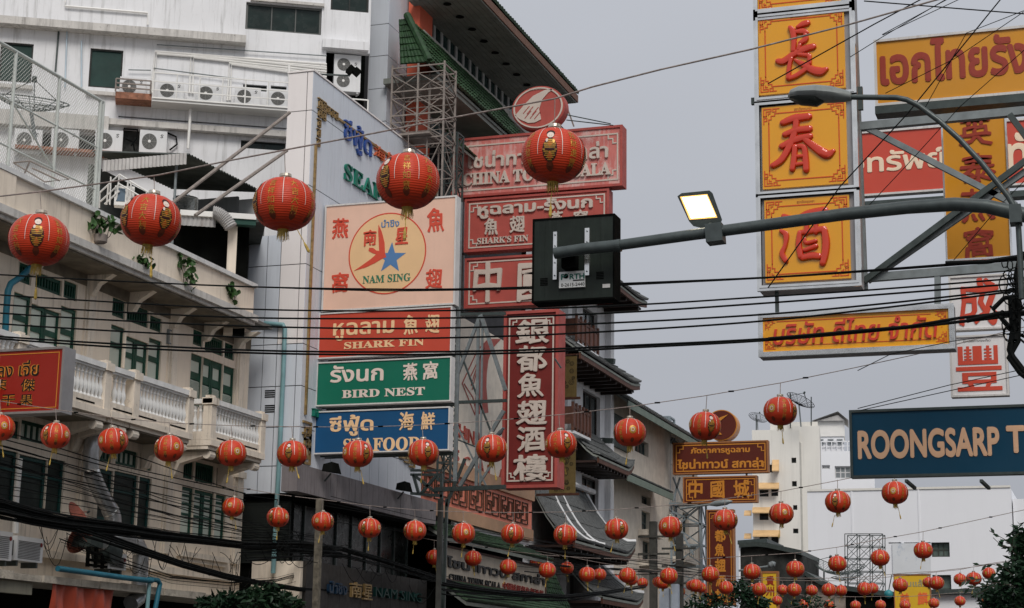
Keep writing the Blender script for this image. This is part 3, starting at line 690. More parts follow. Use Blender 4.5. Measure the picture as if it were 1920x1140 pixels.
# antenna dish on the roof
def dish(c, r, nrm, name='satellite_dish', label='', m=None, solid=False, mast=None, group=None):
    nrm = V(nrm).normalized(); q = nrm.to_track_quat('Z', 'Y').to_matrix()
    t = thing(name, label, 'satellite dish', (c.x, c.y, (mast.z if mast else c.z - r)), group)
    prof = lambda s: (r * s, r * .28 * s * s)
    if solid: b = MB().lathe([prof(i / 6) for i in range(1, 7)] + [(r * 1.02, r * .29), (r * 1.0, r * .26)] + [(prof(i / 6)[0] + .001, prof(i / 6)[1] - .02) for i in range(5, 0, -1)], 24, c, q)
    else:
        b = MB()
        for i in range(16):
            a_ = i * pi / 8; b.tube([c + q @ V((prof(s)[0] * cos(a_), prof(s)[0] * sin(a_), prof(s)[1])) for s in (.05, .4, .7, 1)], r * .013, 4)
        for s in (.25, .45, .62, .76, .88, 1): b.tube([c + q @ V((prof(s)[0] * cos(a_), prof(s)[0] * sin(a_), prof(s)[1])) for a_ in [i * pi / 10 for i in range(21)]], r * (.02 if s == 1 else .009), 4)
    obj('bowl', b, m or M_dsteel, t)
    f0 = c + nrm * r * .85; b = MB()
    for a_ in (.5, 2.6, 4.7): b.tube([c + q @ V((r * .9 * cos(a_), r * .9 * sin(a_), r * .24)), f0], r * .015, 4)
    obj('feed_arm', b, m or M_dsteel, t); obj('receiver', MB().lathe([(r * .07, -r * .08), (r * .07, r * .06), (r * .04, r * .1)], 8, f0, q), M_dsteel, t)
    if mast: obj('mast', MB().tube([mast, c], r * .05, 6), M_steel, t)
    return t
dish(PD(58, 207, 49), 1.0, (.25, -.3, .9), label='mesh satellite dish behind the chain link fence', mast=PD(66, 262, 49))

# ================================================================ TALL WHITE BUILDING BEHIND
o1 = PD(620, 250, 61); fw = Fr((o1.x, o1.y, 0), UW, NW)
WB = thing('white_building', 'tall stained white building with air conditioners and dark windows, upper left', 'building', fw.pt(-6, -4, 0))
F = Facade(fw, WB)
def gw(u, v): return fw.px(u, v)
Adk = mat('dark_green_glass', (.010, .022, .02), .25, var=.3, scale=1); Mfr = mat('black_window_frame', (.02, .022, .02), .5)
_, r1 = F.win((462, 3), (602, 66), 3, 1, mat('grey_window_frame', (.12, .125, .12), .5), Adk, .07); F.win((622, -40), (691, 24), 2, 1, Mfr, Adk, .06)
for p, q in (((2, 78), (58, 156)), ((170, 90), (227, 167))): F.win(p, q, 1, 1, Mfr, mat('green_board', (.012, .04, .034), .5, var=.2), .05, rec=.12)
for p, q in (((456, 157), (500, 172)), ((508, 160), (537, 172)), ((452, 262), (535, 283))): F.win(p, q, 2, 1, Mfr, Adk, .04)
rv = F.open((612, 94), (690, 214))
for p, q in (((67, 247), (95, 285)), ((148, 250), (178, 285)), ((231, 240), (260, 290)), ((222, 217), (540, 243))): F.r.append(fw.rect(p, q))  # the wide last opening is a dark band shaped for shade under the platform
aL, aR = gw(-150, 100)[0], gw(693, 100)[0]; zT = gw(300, -160)[1]
F.wall(aL, aR, 8, zT, M_white, reveal=.25)
obj('room_void', MB().box(fw, aL, aR, -3, -1.4, 8, zT), M_dkroom, WB)
obj('recess_back', MB().box(fw, aL, rv[0] - .1, -.5, -.26, 8, zT), mat('grey_recess', (.05, .052, .05), .8, var=.5, scale=6), WB)
def ledge(p, q, th, out, m=M_whiteedge, name='ledge'):
    a0, zz = gw(*p); a1, _ = gw(*q); obj(name, MB().box(fw, a0, a1, 0, out, zz - th, zz), m, WB)
ledge((-60, 32), (461, 66), .26, .45); ledge((-60, 205), (205, 226), .5, .35); ledge((200, 226), (545, 250), .2, .3); ledge((470, -3), (608, 4), .1, .12)
a0, zz = gw(604, 76); a1, _ = gw(690, 90); obj('lintel', MB().box(fw, a0, a1, 0, .22, zz - .3, zz), M_white, WB)
obj('sill', MB().box(fw, gw(162, 168)[0], gw(232, 168)[0], 0, .15, gw(170, 172)[1] - .12, gw(170, 172)[1]), M_whiteedge, WB)
obj('sill', MB().box(fw, gw(-5, 160)[0], gw(62, 160)[0], 0, .15, gw(10, 159)[1] - .12, gw(10, 159)[1]), M_whiteedge, WB)
# surface pipes and trunking
def run(m, r_, *ls, d=.08, name='pipe'):
    for l in ls: obj(name, MB().tube([fw.pt(gw(*p)[0], d, gw(*p)[1]) for p in l], r_, 6), m, WB)
run(M_wh, .04, ((283, 175), (291, 98), (612, 122)), ((286, 176), (294, 102), (612, 127)), ((355, 175), (358, 104), (612, 131)), ((361, 176), (363, 109), (612, 136)), ((426, 190), (430, 120), (612, 141)), ((431, 190), (434, 122), (612, 146)), ((123, 0), (122, 13), (277, 26), (277, 48)))
run(M_steel, .02, ((294, 86), (612, 107)), ((288, 130), (462, 152)), ((241, 133), (283, 134)), d=.12)
run(M_wh, .05, ((357, 212), (352, 285)), ((540, 130), (542, 175)), d=.4)
run(mat('pale_blue_pipe', (.45, .55, .62), .5), .025, ((153, 78), (153, 165)), ((126, 55), (122, 165)))
run(M_dsteel, .03, ((110, 60), (104, 135)), ((600, 120), (606, 200)), d=.05)
run(M_black, .03, ((232, 243), (258, 245), (256, 262), (246, 275)), ((312, 250), (330, 258), (332, 272), (318, 283)), ((236, 262), (250, 268), (252, 284)), d=.1, name='cable')
# AC platform with railings
tr = thing('steel_platform', 'long white platform with railings carrying the upper row of air conditioners', 'platform', fw.pt(gw(380, 200)[0], .3, gw(380, 205)[1]))
a0, z0 = gw(285, 196); a1, _ = gw(542, 215)
obj('tray', MB().box(fw, a0, a1, .02, .8, z0 - .13, z0 - .05).box(fw, a0, a1, .05, .85, z0 - .05, z0), M_wh, tr)
ar, zr_ = gw(217, 191); obj('tray', MB().box(fw, ar, a0 - .02, .02, .75, zr_ - .1, zr_ + .12), M_rust, tr, label='rust eaten left end of the tray')
b = MB()
for zz in (.25, .55, .85): b.bar(fw.pt(a0, .82, z0 + zz), fw.pt(a1, .82, z0 + zz), .035)
for i in range(7): x = lerp(a0 + .03, a1 - .03, i / 6); b.bar(fw.pt(x, .82, z0), fw.pt(x, .82, z0 + .85), .035)
obj('railing', b, M_wh, tr)
b = MB()
for zz in (.25, .4, .55): b.bar(fw.pt(ar, .8, zr_ + zz), fw.pt(a0 - .05, .8, zr_ + zz), .04)
for x in (ar, a0 - .06): b.bar(fw.pt(x, .8, zr_ + .1), fw.pt(x, .8, zr_ + .55), .04)
obj('railing', b, M_rsteel, tr)
RZ = math.atan2(UW.y, UW.x)
labs = ['air conditioner on the rusty tray, leftmost of the upper row', 'air conditioner second from the left on the long white platform', 'air conditioner third from the left on the long white platform', 'air conditioner fourth from the left on the long white platform', 'air conditioner nearest the pale tower on the white platform']
for (u, v), l in zip(((248, 188), (319, 195), (391, 200), (463, 206), (526, 210)), labs):
    a, z = fw.px(u, v, .2); ac_unit(fw.pt(a, .12, z + .06), RZ, l, 'air conditioners on the white platform', scale=(1.0, 1, 1))
labs = ['air conditioner half hidden by the fence, leftmost of the lower row', 'air conditioner behind chain link, second in the lower row', 'air conditioner at the fence end, third in the lower row', 'air conditioner right of the fence, last of the lower row']
for (u, v), l in zip(((52, 288), (121, 288), (203, 289), (286, 290)), labs):
    a, z = fw.px(u, v, .2); ac_unit(fw.pt(a, .12, z + .0), RZ, l, 'air conditioners on the lower ledge', scale=(1.03, 1, 1.15))
obj('lower_tray', MB().box(fw, gw(30, 288)[0], gw(330, 292)[0], .02, .6, gw(200, 292)[1] - .1, gw(200, 292)[1]), M_rust, WB)
a, z = fw.px(649, 174, -.3); ac_unit(fw.pt(a, -.5, z), RZ, 'tall air conditioner with two fans in the dark recess', kit=AC2)
b = MB(); a0, z0 = gw(655, 186); a1, _ = gw(690, 190)
b.bar(fw.pt(a0, .05, z0), fw.pt(a1, .05, z0), .04).bar(fw.pt(a1, .05, z0), fw.pt(a1, .05, z0 - 1), .04)
obj('recess_rail', b, M_wh, WB)
# floodlight on a pole at the recess
FLt = thing('floodlight', 'black floodlight pair on an arm before the two fan unit', 'lamp', PD(655, 140, 58)); obj('arm', MB().tube([PD(600, 139, 58), PD(656, 142, 58)], .03), M_dsteel, FLt)
obj('lamp_head', MB().bar(PD(653, 128, 58), PD(661, 135, 58), .3, .25).bar(PD(664, 131, 58), PD(673, 139, 58), .28, .2), M_dkroom, FLt)

# ================================================================ PALE PANELLED TOWER
YT = 47.5; ft_ = CF(YT); xs = ft_.px(582, 285)[0]; xl_ = ft_.px(535, 285)[0]; fs = SF(xs)
ztw = ft_.px(588, 133)[1]; zlow = ft_.px(520, 440)[1]
yT2 = fs.px(788, 985)[0]; zsof = fs.px(555, 924)[1]
TW = thing('panelled_tower', 'pale metal panelled tower with gold fret trim and coloured wall letters', 'building', ((xs + xl_) / 2, YT + 2, 0))
obj('core', MB().box(ft_, xl_ + .02, xs - .02, -(yT2 - YT), -.03, zsof, ztw - .02).box(ft_, -24.6, xl_ + .019, -(yT2 - YT), -.03, zsof, zlow - .02), M_joint, TW)
lv = [ft_.px(575, v)[1] for v in (207, 347, 494, 643, 722, 799, 872)]; zs_ = [ztw] + lv + [zsof]
jt = .013
def panels(fr, as_, zs, m, th=.03, name='wall_panel', cond=None):
    for i in range(len(as_) - 1):
        for j in range(len(zs) - 1):
            a, b_ = as_[i], as_[i + 1]; z1, z0 = zs[j], zs[j + 1]
            if cond and not cond((a + b_) / 2, (z0 + z1) / 2): continue
            obj(name, MB().box(fr, a + jt, b_ - jt, -th, random.uniform(-.002, .002), z0 + jt, z1 - jt), m, TW)
panels(ft_, [xl_, ft_.px(571, 285)[0], xs], zs_[:5], M_pnllit); 
xls = [-24.6, ft_.px(496, 600)[0], xl_]; zz = [zlow] + [z for z in zs_ if z < zlow - .4]
panels(ft_, xls, zz, M_pnllit if 0 else M_pnl); panels(ft_, [xl_, ft_.px(571, 285)[0], xs], zs_[4:], M_pnl)
ys = [YT + (yT2 - YT) * i / 13 for i in range(14)]
panels(fs, ys, zs_, M_pnl)
obj('top_cap', MB().box(fs, YT - .03, yT2, -(xs - xl_) - .03, .03, ztw, ztw + .05), M_pnllit, TW)
for v0 in (731, 759):
    r = ft_.rect((497, v0), (515, v0 + 15)); b = MB()
    for i in range(4): z = lerp(r[2], r[3], (i + .5) / 4); b.box(ft_, r[0], r[1], .001, .01, z - .02, z + .02)
    obj('vent', b, M_dkroom, TW)
# gold frets
def goldkey(fr, a, z, s, sx=1, sz=1):
    b = MB()
    for pl in ([(0, 0), (4, 0), (4, 4), (1, 4), (1, 1.2), (2.8, 1.2), (2.8, 2.8), (2, 2.8)],): b.strip(fr, [(a + sx * x * s, z + sz * y * s) for x, y in pl], s * .5, .005, .06)
    return b
zt0 = ztw - .75
G = lambda i, j, s=.13: obj('fret', goldkey(fs, YT + .35 + i, zt0 - j, s * .5, 1, -1), M_gold, TW)
for i in range(2):
    for j in range(2): G(i * .31, j * .31)
for k in (2, 3, 4): G(k * .31, .05, .11)
for k in (2, 3, 4): G(0, k * .31 + .05, .11)
b = MB().strip(fs, [(YT + .35 + 5 * .31, zt0 - .2), (yT2 - .2, zt0 - .2)], .07, .005, .06).strip(fs, [(YT + .3, zt0 - 5 * .31), (YT + .3, fs.px(570, 775)[1])], .08, .005, .07)
obj('gold_strip', b, M_gold, TW)
for v in (790, 812, 834): obj('fret', goldkey(fs, YT + .2, fs.px(567, v)[1], .13, 1, -1), M_gold, TW)
for k in range(3): obj('fret', goldkey(fs, yT2 - 1.2 - .45 * k, fs.px(785, 880)[1] + .1 * k, .11, 1, 1), M_gold, TW)
Lb = mat('blue_channel_letter', (.02, .07, .28), .35); Lo = mat('orange_channel_letter', (.55, .11, .04), .4); Lg = mat('green_channel_letter', (.01, .16, .11), .4)
text(fs, 'ซีฟู้ด', (644, 216), (694, 308), Lb, TW, th=.07, bold=.006); 
for s, p, q in (('海', (700, 268), (720, 306)), ('鮮', (724, 283), (744, 322))): text(fs, s, p, q, Lo, TW, th=.07, bold=.0, name='character')
text(fs, serif('SEAFOOD'), (645, 304), (772, 420), Lg, TW, th=.07, bold=.0)
text(fs, 'อาหารทะเล', (632, 752), (745, 800), Lb, TW, th=.1, bold=.02); text(fs, serif('RESTAURANT'), (584, 765), (640, 800), Lg, TW, th=.1, bold=.02)
# cladding belt and dark storey below
fbk = SF(xs + .45); z1b = fbk.px(570, 872)[1]; yb0 = fbk.px(557, 900)[0]
BT = MB(); nb_ = 24; 
for i in range(nb_):
    a = lerp(yb0, yT2 + .3, i / nb_); b_ = lerp(yb0, yT2 + .3, (i + 1) / nb_); obj('belt_panel', MB().box(fbk, a + .008, b_ - .008, -.5, random.uniform(-.004, .004), zsof - .05, z1b), mat('streaked_cladding', (.20, .18, .185), .5, streak=.85, scol=(.08, .06, .06), sscale=1.5), TW)
obj('soffit', MB().box(fs, YT + .2, yT2, -4, .3, zsof - .2, zsof - .06), M_dkroom, TW)
fu = SF(xs - .5); zsh = fu.px(700, 1075)[1]
obj('glazing', MB().box(fu, YT + .3, yT2, -.1, 0, 2.5, zsof - .2), mat('smoked_glass', (.007, .010, .009), .3, spec=.2), TW)
b = MB()
for i in range(9): y = lerp(YT + .4, yT2, i / 8); b.box(fu, y - .04, y + .04, 0, .06, 2.5, zsof - .2)
obj('mullions', b, M_dsteel, TW)
b = MB(); x0 = -25; 
for i in range(26): z = lerp(fs.px(560, 1055)[1], zsof - .1, i / 26); b.box(ft_, x0, xs - .3, -.3, -.22, z, z + .09)
obj('louvres', b, mat('dark_louvre', (.02, .024, .022), .6), TW, kind='stuff'); obj('louvre_back', MB().box(ft_, x0, xs - .35, -.6, -.35, 0, zsof - .06), M_dkroom, TW)
obj('lower_wall', MB().box(ft_, ft_.px(470, 1080)[0], ft_.px(562, 1080)[0], -.2, -.05, 0, ft_.px(520, 1052)[1]), M_cream, TW)
fbb = SF(xs + .3); r = fbb.rect((600, 1058), (785, 1135))
for i in range(12): obj('shopfront_panel', MB().box(fbb, lerp(YT + .2, yT2, i / 12) + .01, lerp(YT + .2, yT2, (i + 1) / 12) - .01, -.3, 0, r[3] - 1.35, fbb.px(640, 1062)[1]), mat('dim_cladding', (.035, .032, .030), .6, streak=.8, scol=(.04, .03, .03), sscale=1.5), TW)
dkb = mat('dark_blue_letter', (.01, .03, .06), .4); dkg = mat('dark_green_letter', (.01, .045, .04), .4)
text(fbb, 'นำชิง', (612, 1112), (646, 1093), dkb, TW, th=.1, bold=.02)
for s, p, q in (('南', (655, 1090), (674, 1122)), ('星', (678, 1094), (694, 1126))): text(fbb, s, p, q, M_gold, TW, th=.08, name='character')
text(fbb, 'NAM SING', (700, 1100), (786, 1130), dkg, TW, th=.1, bold=.0)
# floodlights on the belt
for n_, (u, v, l) in enumerate(((621, 880, 'black floodlight on the cladding belt, nearer the tower corner'), (757, 915, 'black floodlight on the cladding belt, at its far end'))):
    p = PX(u, v, xs + .7); t = thing('floodlight', l, 'lamp', p, 'floodlights on the belt')
    obj('lamp_head', MB().hexa([p + V(q) for q in ((-.1, -.45, -.1), (.2, -.3, -.12), (.2, .3, -.12), (-.1, .5, -.02), (-.1, -.35, .12), (.1, -.2, .2), (.1, .3, .2), (-.1, .4, .12))]), M_dkroom, t)
    obj('bracket', MB().bar(p + V((0, 0, -.12)), p + V((-.2, 0, -.35)), .04), M_dsteel, t)
# ================================================================ SIGNS
def flat(name, c, rough=.45, **k): return mat(name, srgb(*c), rough, var=.05, scale=1.2, **k)
S_pink = flat('faded_pink_acrylic', (226, 186, 164), streak=.2, scol=(.5, .35, .28)); S_peach = flat('faded_peach_acrylic', (228, 188, 140))
S_redL = flat('sign_red_letter', (205, 72, 48)); S_redF = flat('sign_red_face', (190, 68, 46), streak=.12, scol=(.3, .05, .03))
S_cream = flat('cream_letter', (236, 196, 150)); S_pale = flat('pale_letter', (226, 208, 196)); S_blueL = flat('faded_blue_letter', (80, 122, 170)); S_greenL = flat('green_letter', (54, 118, 92))
S_greenF = flat('sign_green_face', (22, 106, 84), streak=.1, scol=(.01, .1, .08)); S_blueF = flat('sign_blue_face', (26, 78, 120), streak=.15, scol=(.01, .04, .1))
S_edge = mat('white_sign_edge', (.62, .60, .58), .5, var=.1, streak=.5, scol=(.2, .16, .13), sscale=2)
S_wred = mat('weathered_red_sheet', srgb(196, 110, 102), .7, var=.12, scale=1.5, streak=1, scol=srgb(216, 194, 188), sscale=1.6, patch=.6, pcol=srgb(214, 180, 172), spots=.3, spcol=srgb(215, 190, 185))
S_wred2 = mat('faded_red_sheet', srgb(172, 76, 66), .65, var=.1, scale=1.5, streak=.3, scol=srgb(120, 48, 42), sscale=1.2)
S_dred = mat('dark_red_sheet', srgb(112, 38, 34), .6, var=.08, scale=1.5, streak=.3, scol=srgb(90, 34, 30), sscale=1.2)
S_redrim = mat('red_sheet_rim', srgb(165, 72, 64), .65, var=.15, streak=.3)
S_neon = mat('old_white_letter', srgb(198, 184, 172), .6, var=.06, spots=.35, spcol=srgb(120, 95, 85), sscale=3)
S_yel = flat('glossy_yellow_acrylic', (230, 160, 14), .12, coat=.6); S_vred = flat('glossy_red_letter', (206, 58, 30), .16, coat=.5); S_orn = flat('orange_red_line', (208, 78, 20), .3)
S_ora = flat('orange_vinyl', (206, 140, 26), .35); S_brl = flat('brown_red_letter', (150, 48, 26), .4)
S_ban = flat('red_vinyl', (196, 70, 50), .4); S_banl = flat('cream_vinyl_letter', (238, 214, 186), .4)
S_teal = flat('navy_teal_vinyl', (10, 60, 84), .4); S_tanl = flat('tan_vinyl_letter', (214, 172, 138), .4)
S_bsgn = flat('dark_brown_sheet', (88, 36, 26), .5); S_gol = flat('gold_letter', (196, 128, 44), .4)
S_lred = flat('deep_red_vinyl', (140, 27, 14), .4); S_blk = flat('black_letter', (22, 24, 24), .5)
S_brush = mat('brushed_steel_side', (.34, .33, .33), .45, .7, var=.1)

def sign(name, label, cat, Y, TL, BR, face, rim, fw=.06, depth=.3, side=None, group=None, fr=None, rimd=.03, pane='face_panel'):
    fr = fr or CF(Y); a0, a1, z0, z1 = fr.rect(TL, BR)
    t = thing(name, label, cat, fr.pt((a0 + a1) / 2, -depth, z0), group)
    obj('cabinet', MB().box(fr, a0 - fw + .004, a1 + fw - .004, -depth, -.022, z0 - fw + .004, z1 + fw - .004), side or rim, t)
    obj(pane, MB().box(fr, a0, a1, -.02, 0, z0, z1), face, t)
    obj('rim', MB().frame(fr, a0 - fw, a1 + fw, z0 - fw, z1 + fw, fw, -.021, rimd), rim, t)
    return t, fr, (a0, a1, z0, z1)
def signrow(fr, t, m, items, fn=text, **k):
    for s, p, q in items: fn(fr, s, p, q, m, t, **k)

# --- the four seafood signs standing out from the tower
t, fr, (a0, a1, z0, z1) = sign('sign_board', 'square faded pink sign with red circle, bird and blue star reading NAM SING', 'sign', 48.6, (613, 388), (850, 568), S_pink, S_edge, .05, .34)
cx, cz = fr.px(726, 475); Rr = (fr.px(797, 470)[0] - cx)
obj('disc', MB().prism(fr, [(cx + Rr * cos(i * pi / 32), cz + Rr * sin(i * pi / 32)) for i in range(64)], .001, .006), S_peach, t)
ring = MB(); k = 64
for i in range(k):
    A, B = i * 2 * pi / k, (i + 1) * 2 * pi / k
    ring.prism(fr, [(cx + r * cos(a), cz + r * sin(a)) for r, a in ((Rr, A), (Rr + .04, A), (Rr + .04, B), (Rr, B))], .001, .009)
obj('ring', ring, S_redL, t)
st = [(cx + .13 + (.50 if i % 2 == 0 else .20) * sin(i * pi / 5 + .05), cz - .16 + (.50 if i % 2 == 0 else .20) * cos(i * pi / 5 + .05)) for i in range(10)]
obj('star', MB().prism(fr, st, .006, .012), S_blueL, t)
bird = [(920, 545), (945, 600), (965, 680), (968, 750), (978, 790), (945, 802), (890, 835), (820, 868), (735, 892), (800, 848), (860, 805), (902, 768), (870, 757), (845, 742), (850, 718), (880, 720), (905, 740), (925, 742), (922, 680), (918, 600)]
obj('bird', MB().prism(fr, [fr.px(480 + x / 4, 285 + y / 4) for x, y in bird], .006, .015), S_redL, t)
text(fr, serif('NAM SING'), (680, 532), (770, 512), S_greenL, t, .006, bold=.005)
text(fr, 'นำชิง', (715, 427), (749, 410), S_blueL, t, .006, bold=.012)
for s, p, q in (('南', (682, 432), (706, 460)), ('星', (742, 427), (765, 457)), ('燕', (624, 410), (653, 446)), ('魚', (802, 391), (833, 434)), ('窩', (622, 512), (653, 548)), ('翅', (799, 505), (829, 540))):
    brush(fr, s, p, q, S_redL, t, .006 if s in '南星' else 0, bold=.02)
t, fr, _ = sign('sign_board', 'orange red sign reading SHARK FIN, just above the green bird nest sign', 'sign', 48.6, (601, 590), (844, 659), S_redF, S_edge, .04, .3)
text(fr, 'หูฉลาม', (624, 640), (740, 600), S_cream, t, bold=.02); brush(fr, '魚', (758, 592), (783, 626), S_cream, t, bold=.02); brush(fr, '翅', (798, 590), (824, 623), S_cream, t, bold=.02)
text(fr, serif('SHARK FIN'), (645, 655), (796, 634), S_cream, t, bold=.015)
t, fr, (a0, a1, z0, z1) = sign('sign_board', 'green sign reading BIRD NEST in cream letters', 'sign', 48.6, (597, 682), (843, 750), S_greenF, S_edge, .04, .3)
text(fr, 'รังนก', (619, 718), (720, 681), S_pale, t, bold=.02); brush(fr, '燕', (757, 681), (782, 713), S_pale, t, bold=.02); brush(fr, '窩', (794, 679), (821, 711), S_pale, t, bold=.02)
text(fr, serif('BIRD NEST'), (641, 747), (797, 725), S_pale, t, bold=.015)
t, fr, _ = sign('sign_board', 'blue sign reading SEAFOOD, lowest of the four signs beside the tower', 'sign', 48.6, (593, 774), (840, 842), S_blueF, S_edge, .04, .3)
text(fr, 'ซีฟู้ด', (617, 819), (701, 776), S_cream, t, bold=.02); brush(fr, '海', (749, 773), (776, 807), S_cream, t, bold=.02); brush(fr, '鮮', (790, 773), (815, 806), S_cream, t, bold=.02)
text(fr, serif('SEAFOOD'), (643, 848), (788, 818), S_cream, t, bold=.015)
# sliver of another peach sign behind them
t, fr, _ = sign('sign_board', 'mostly hidden peach sign with blue star between the pink and red signs', 'sign', 50.2, (652, 572), (743, 590), S_peach, S_edge, .03, .1)
obj('star', MB().prism(fr, [fr.px(*p) for p in ((688, 584), (697, 574), (704, 571), (711, 575), (714, 583))], .001, .01), S_blueL, t)

# --- China Town Scala signs
fsc = CF(60)
t, fr, _ = sign('theatre_sign', 'wide weathered pink sign, paint peeling, reading CHINA TOWN SCALA', 'sign', 60, (853, 266), (1163, 344), S_wred, S_redrim, .09, .55, S_redrim, rimd=.05)
def inner(fr, t, p, q, m=None, w=.05, corner=.35, mm=.0):
    a0, a1, z0, z1 = fr.rect(p, q); b = MB()
    b.strip(fr, [(a0, z0), (a1, z0), (a1, z1), (a0, z1)], w, .002, .022, True)
    for x, sx in ((a0, 1), (a1, -1)):
        for z, sz in ((z0, 1), (z1, -1)):
            c = corner
            b.strip(fr, [(x + sx * c, z + sz * .06), (x + sx * c, z + sz * c * .5), (x + sx * c * .5, z + sz * c * .5), (x + sx * c * .5, z + sz * c), (x + sx * .06, z + sz * c)], w * .8, .003, .024)
    obj('border', b, m or S_neon, t)
inner(fr, t, (862, 276), (1158, 336), w=.055, corner=.35)
text(fr, 'ไชน่าทาวน์ สกาล่า', (874, 318), (1141, 264), S_neon, t, th=.08, bold=.02, wob=.02)
text(fr, serif('CHINA TOWN SCALA'), (868, 350), (1146, 304), S_neon, t, th=.08, bold=.02)
t, fr, _ = sign('theatre_sign', "faded red sign with white letters reading SHARK'S FIN, partly behind the dark display", 'sign', 60, (876, 378), (1138, 452), S_wred2, S_redrim, .08, .5, S_redrim, rimd=.05)
inner(fr, t, (881, 383), (1133, 448), w=.05, corner=.3)
text(fr, 'หูฉลาม-รังนก', (896, 412), (1112, 366), S_neon, t, th=.07, bold=.03, wob=.02)
for s, p, q in (('魚', (909, 410), (934, 440)), ('翅', (957, 405), (985, 435)), ('燕', (1031, 397), (1056, 427)), ('窩', (1076, 395), (1103, 423))): brush(fr, s, p, q, S_neon, t, th=.06)
text(fr, serif("SHARK'S FIN"), (895, 459), (991, 440), S_neon, t, th=.05, bold=.012)
t, fr, _ = sign('theatre_sign', 'faded red sign with huge white characters 中國, lowest of the three behind the dark display', 'sign', 60, (876, 489), (1138, 560), S_wred2, S_redrim, .08, .5, S_redrim, rimd=.05)
inner(fr, t, (881, 493), (1133, 556), w=.05, corner=.3)
for s, p, q in (('中', (890, 492), (940, 567)), ('國', (971, 494), (1030, 562)), ('城', (1065, 487), (1122, 552))): brush(fr, s, p, q, S_neon, t, th=.08, bold=.02)
# round shark fin sign
cx, cz = fsc.px(1009, 202); rx = fsc.px(1059, 202)[0] - cx; rz = cz - fsc.px(1009, 243)[1]
t = thing('round_sign', 'oval weathered pink sign showing a white shark fin, above the peeling theatre sign', 'sign', fsc.pt(cx, -.5, cz - rz))
El = lambda r, n=48, dx=0, dz=0: [(cx + rx * r * cos(i * 2 * pi / n), cz + rz * r * sin(i * 2 * pi / n)) for i in range(n)]
obj('drum', MB().prism(fsc, El(1), -.5, -.02), S_redrim, t)
obj('face_panel', MB().prism(fsc, El(.97), -.02, 0), S_wred2, t)
rg = MB(); e = El(.93); e2 = El(.87)
for i in range(48): rg.prism(fsc, [e[i], e[(i + 1) % 48], e2[(i + 1) % 48], e2[i]], .001, .03)
obj('ring', rg, S_neon, t)
fin = [(1039, 167), (1022, 169), (1000, 180), (985, 195), (966, 217), (975, 224), (991, 231), (1003, 230), (1015, 224), (1011, 205), (1017, 187), (1028, 174)]
obj('fin', MB().prism(fsc, [fsc.px(*p) for p in fin], .001, .03), S_neon, t)
text(fsc, 'ไชน่าทาวน์', (992, 170), (1020, 164), S_neon, t, th=.02)
spk = MB()
for p in ((985, 222), (989, 214), (995, 222), (999, 215), (1003, 223), (982, 213)):
    a, z = fsc.px(*p); spk.strip(fsc, [(a, z), (a + .22, z + .25)], .03, .031, .04)
obj('fin_rays', spk, S_redrim, t)
# tall red sign
t, fr, (a0, a1, z0, z1) = sign('vertical_sign', 'tall dark red sign with white characters running down it over a white fin billboard', 'sign', 56, (951, 590), (1040, 908), S_dred, S_redrim, .1, .75, S_redrim, rimd=.05)
inner(fr, t, (956, 598), (1035, 900), w=.05, corner=.25)
for s, p, q in (('銀', (968, 600), (1030, 644)), ('都', (970, 650), (1025, 696)), ('魚', (972, 701), (1020, 744)), ('翅', (970, 751), (1026, 796)), ('酒', (971, 801), (1022, 846)), ('樓', (964, 853), (1027, 901))):
    brush(fr, s, p, q, S_neon, t, th=.06, bold=.02)
# khaki banners with mesh pattern on the white house
M_kh = mat('khaki_banner', srgb(116, 100, 62), .8, var=.15, scale=6); M_khd = mat('dark_print', (.035, .03, .018), .8)
for n_, (TL, BR, lab) in enumerate((((1052, 668), (1081, 744), 'khaki cloth banner hanging high beside the tall red sign'), ((1053, 845), (1079, 924), 'khaki cloth banner hanging low beside the tall red sign'))):
    fr = CF(66); a0, a1, z0, z1 = fr.rect(TL, BR)
    t = thing('banner', lab, 'banner', fr.pt(a0, 0, z0), 'khaki banners')
    a0 -= .5
    obj('cloth', MB().box(fr, a0, a1, -.015, 0, z0, z1), M_kh, t)
    b = MB()
    for k in range(14):
        c = (random.uniform(a0 + .15, a1 - .12), random.uniform(z0 + .15, z1 - .15)); r = random.uniform(.06, .13)
        b.strip(fr, [(c[0] + r * cos(i * pi / 3), c[1] + r * sin(i * pi / 3)) for i in range(6)], .018, .001, .004, True)
        b.strip(fr, [(c[0] + r * .5 * cos(i * pi / 3), c[1] + r * .5 * sin(i * pi / 3)) for i in range(6)], .014, .001, .004, True)
    obj('print', b, M_khd, t)
    obj('rod', MB().bar(fr.pt(a0 - .5, 0, z0 - .05), fr.pt(a1 + .15, 0, z0 - .05), .09), M_brown, t)
    obj('rod', MB().bar(fr.pt(a0 - .5, 0, z1 + .05), fr.pt(a1 + .05, 0, z1 + .05), .06), M_brown, t)

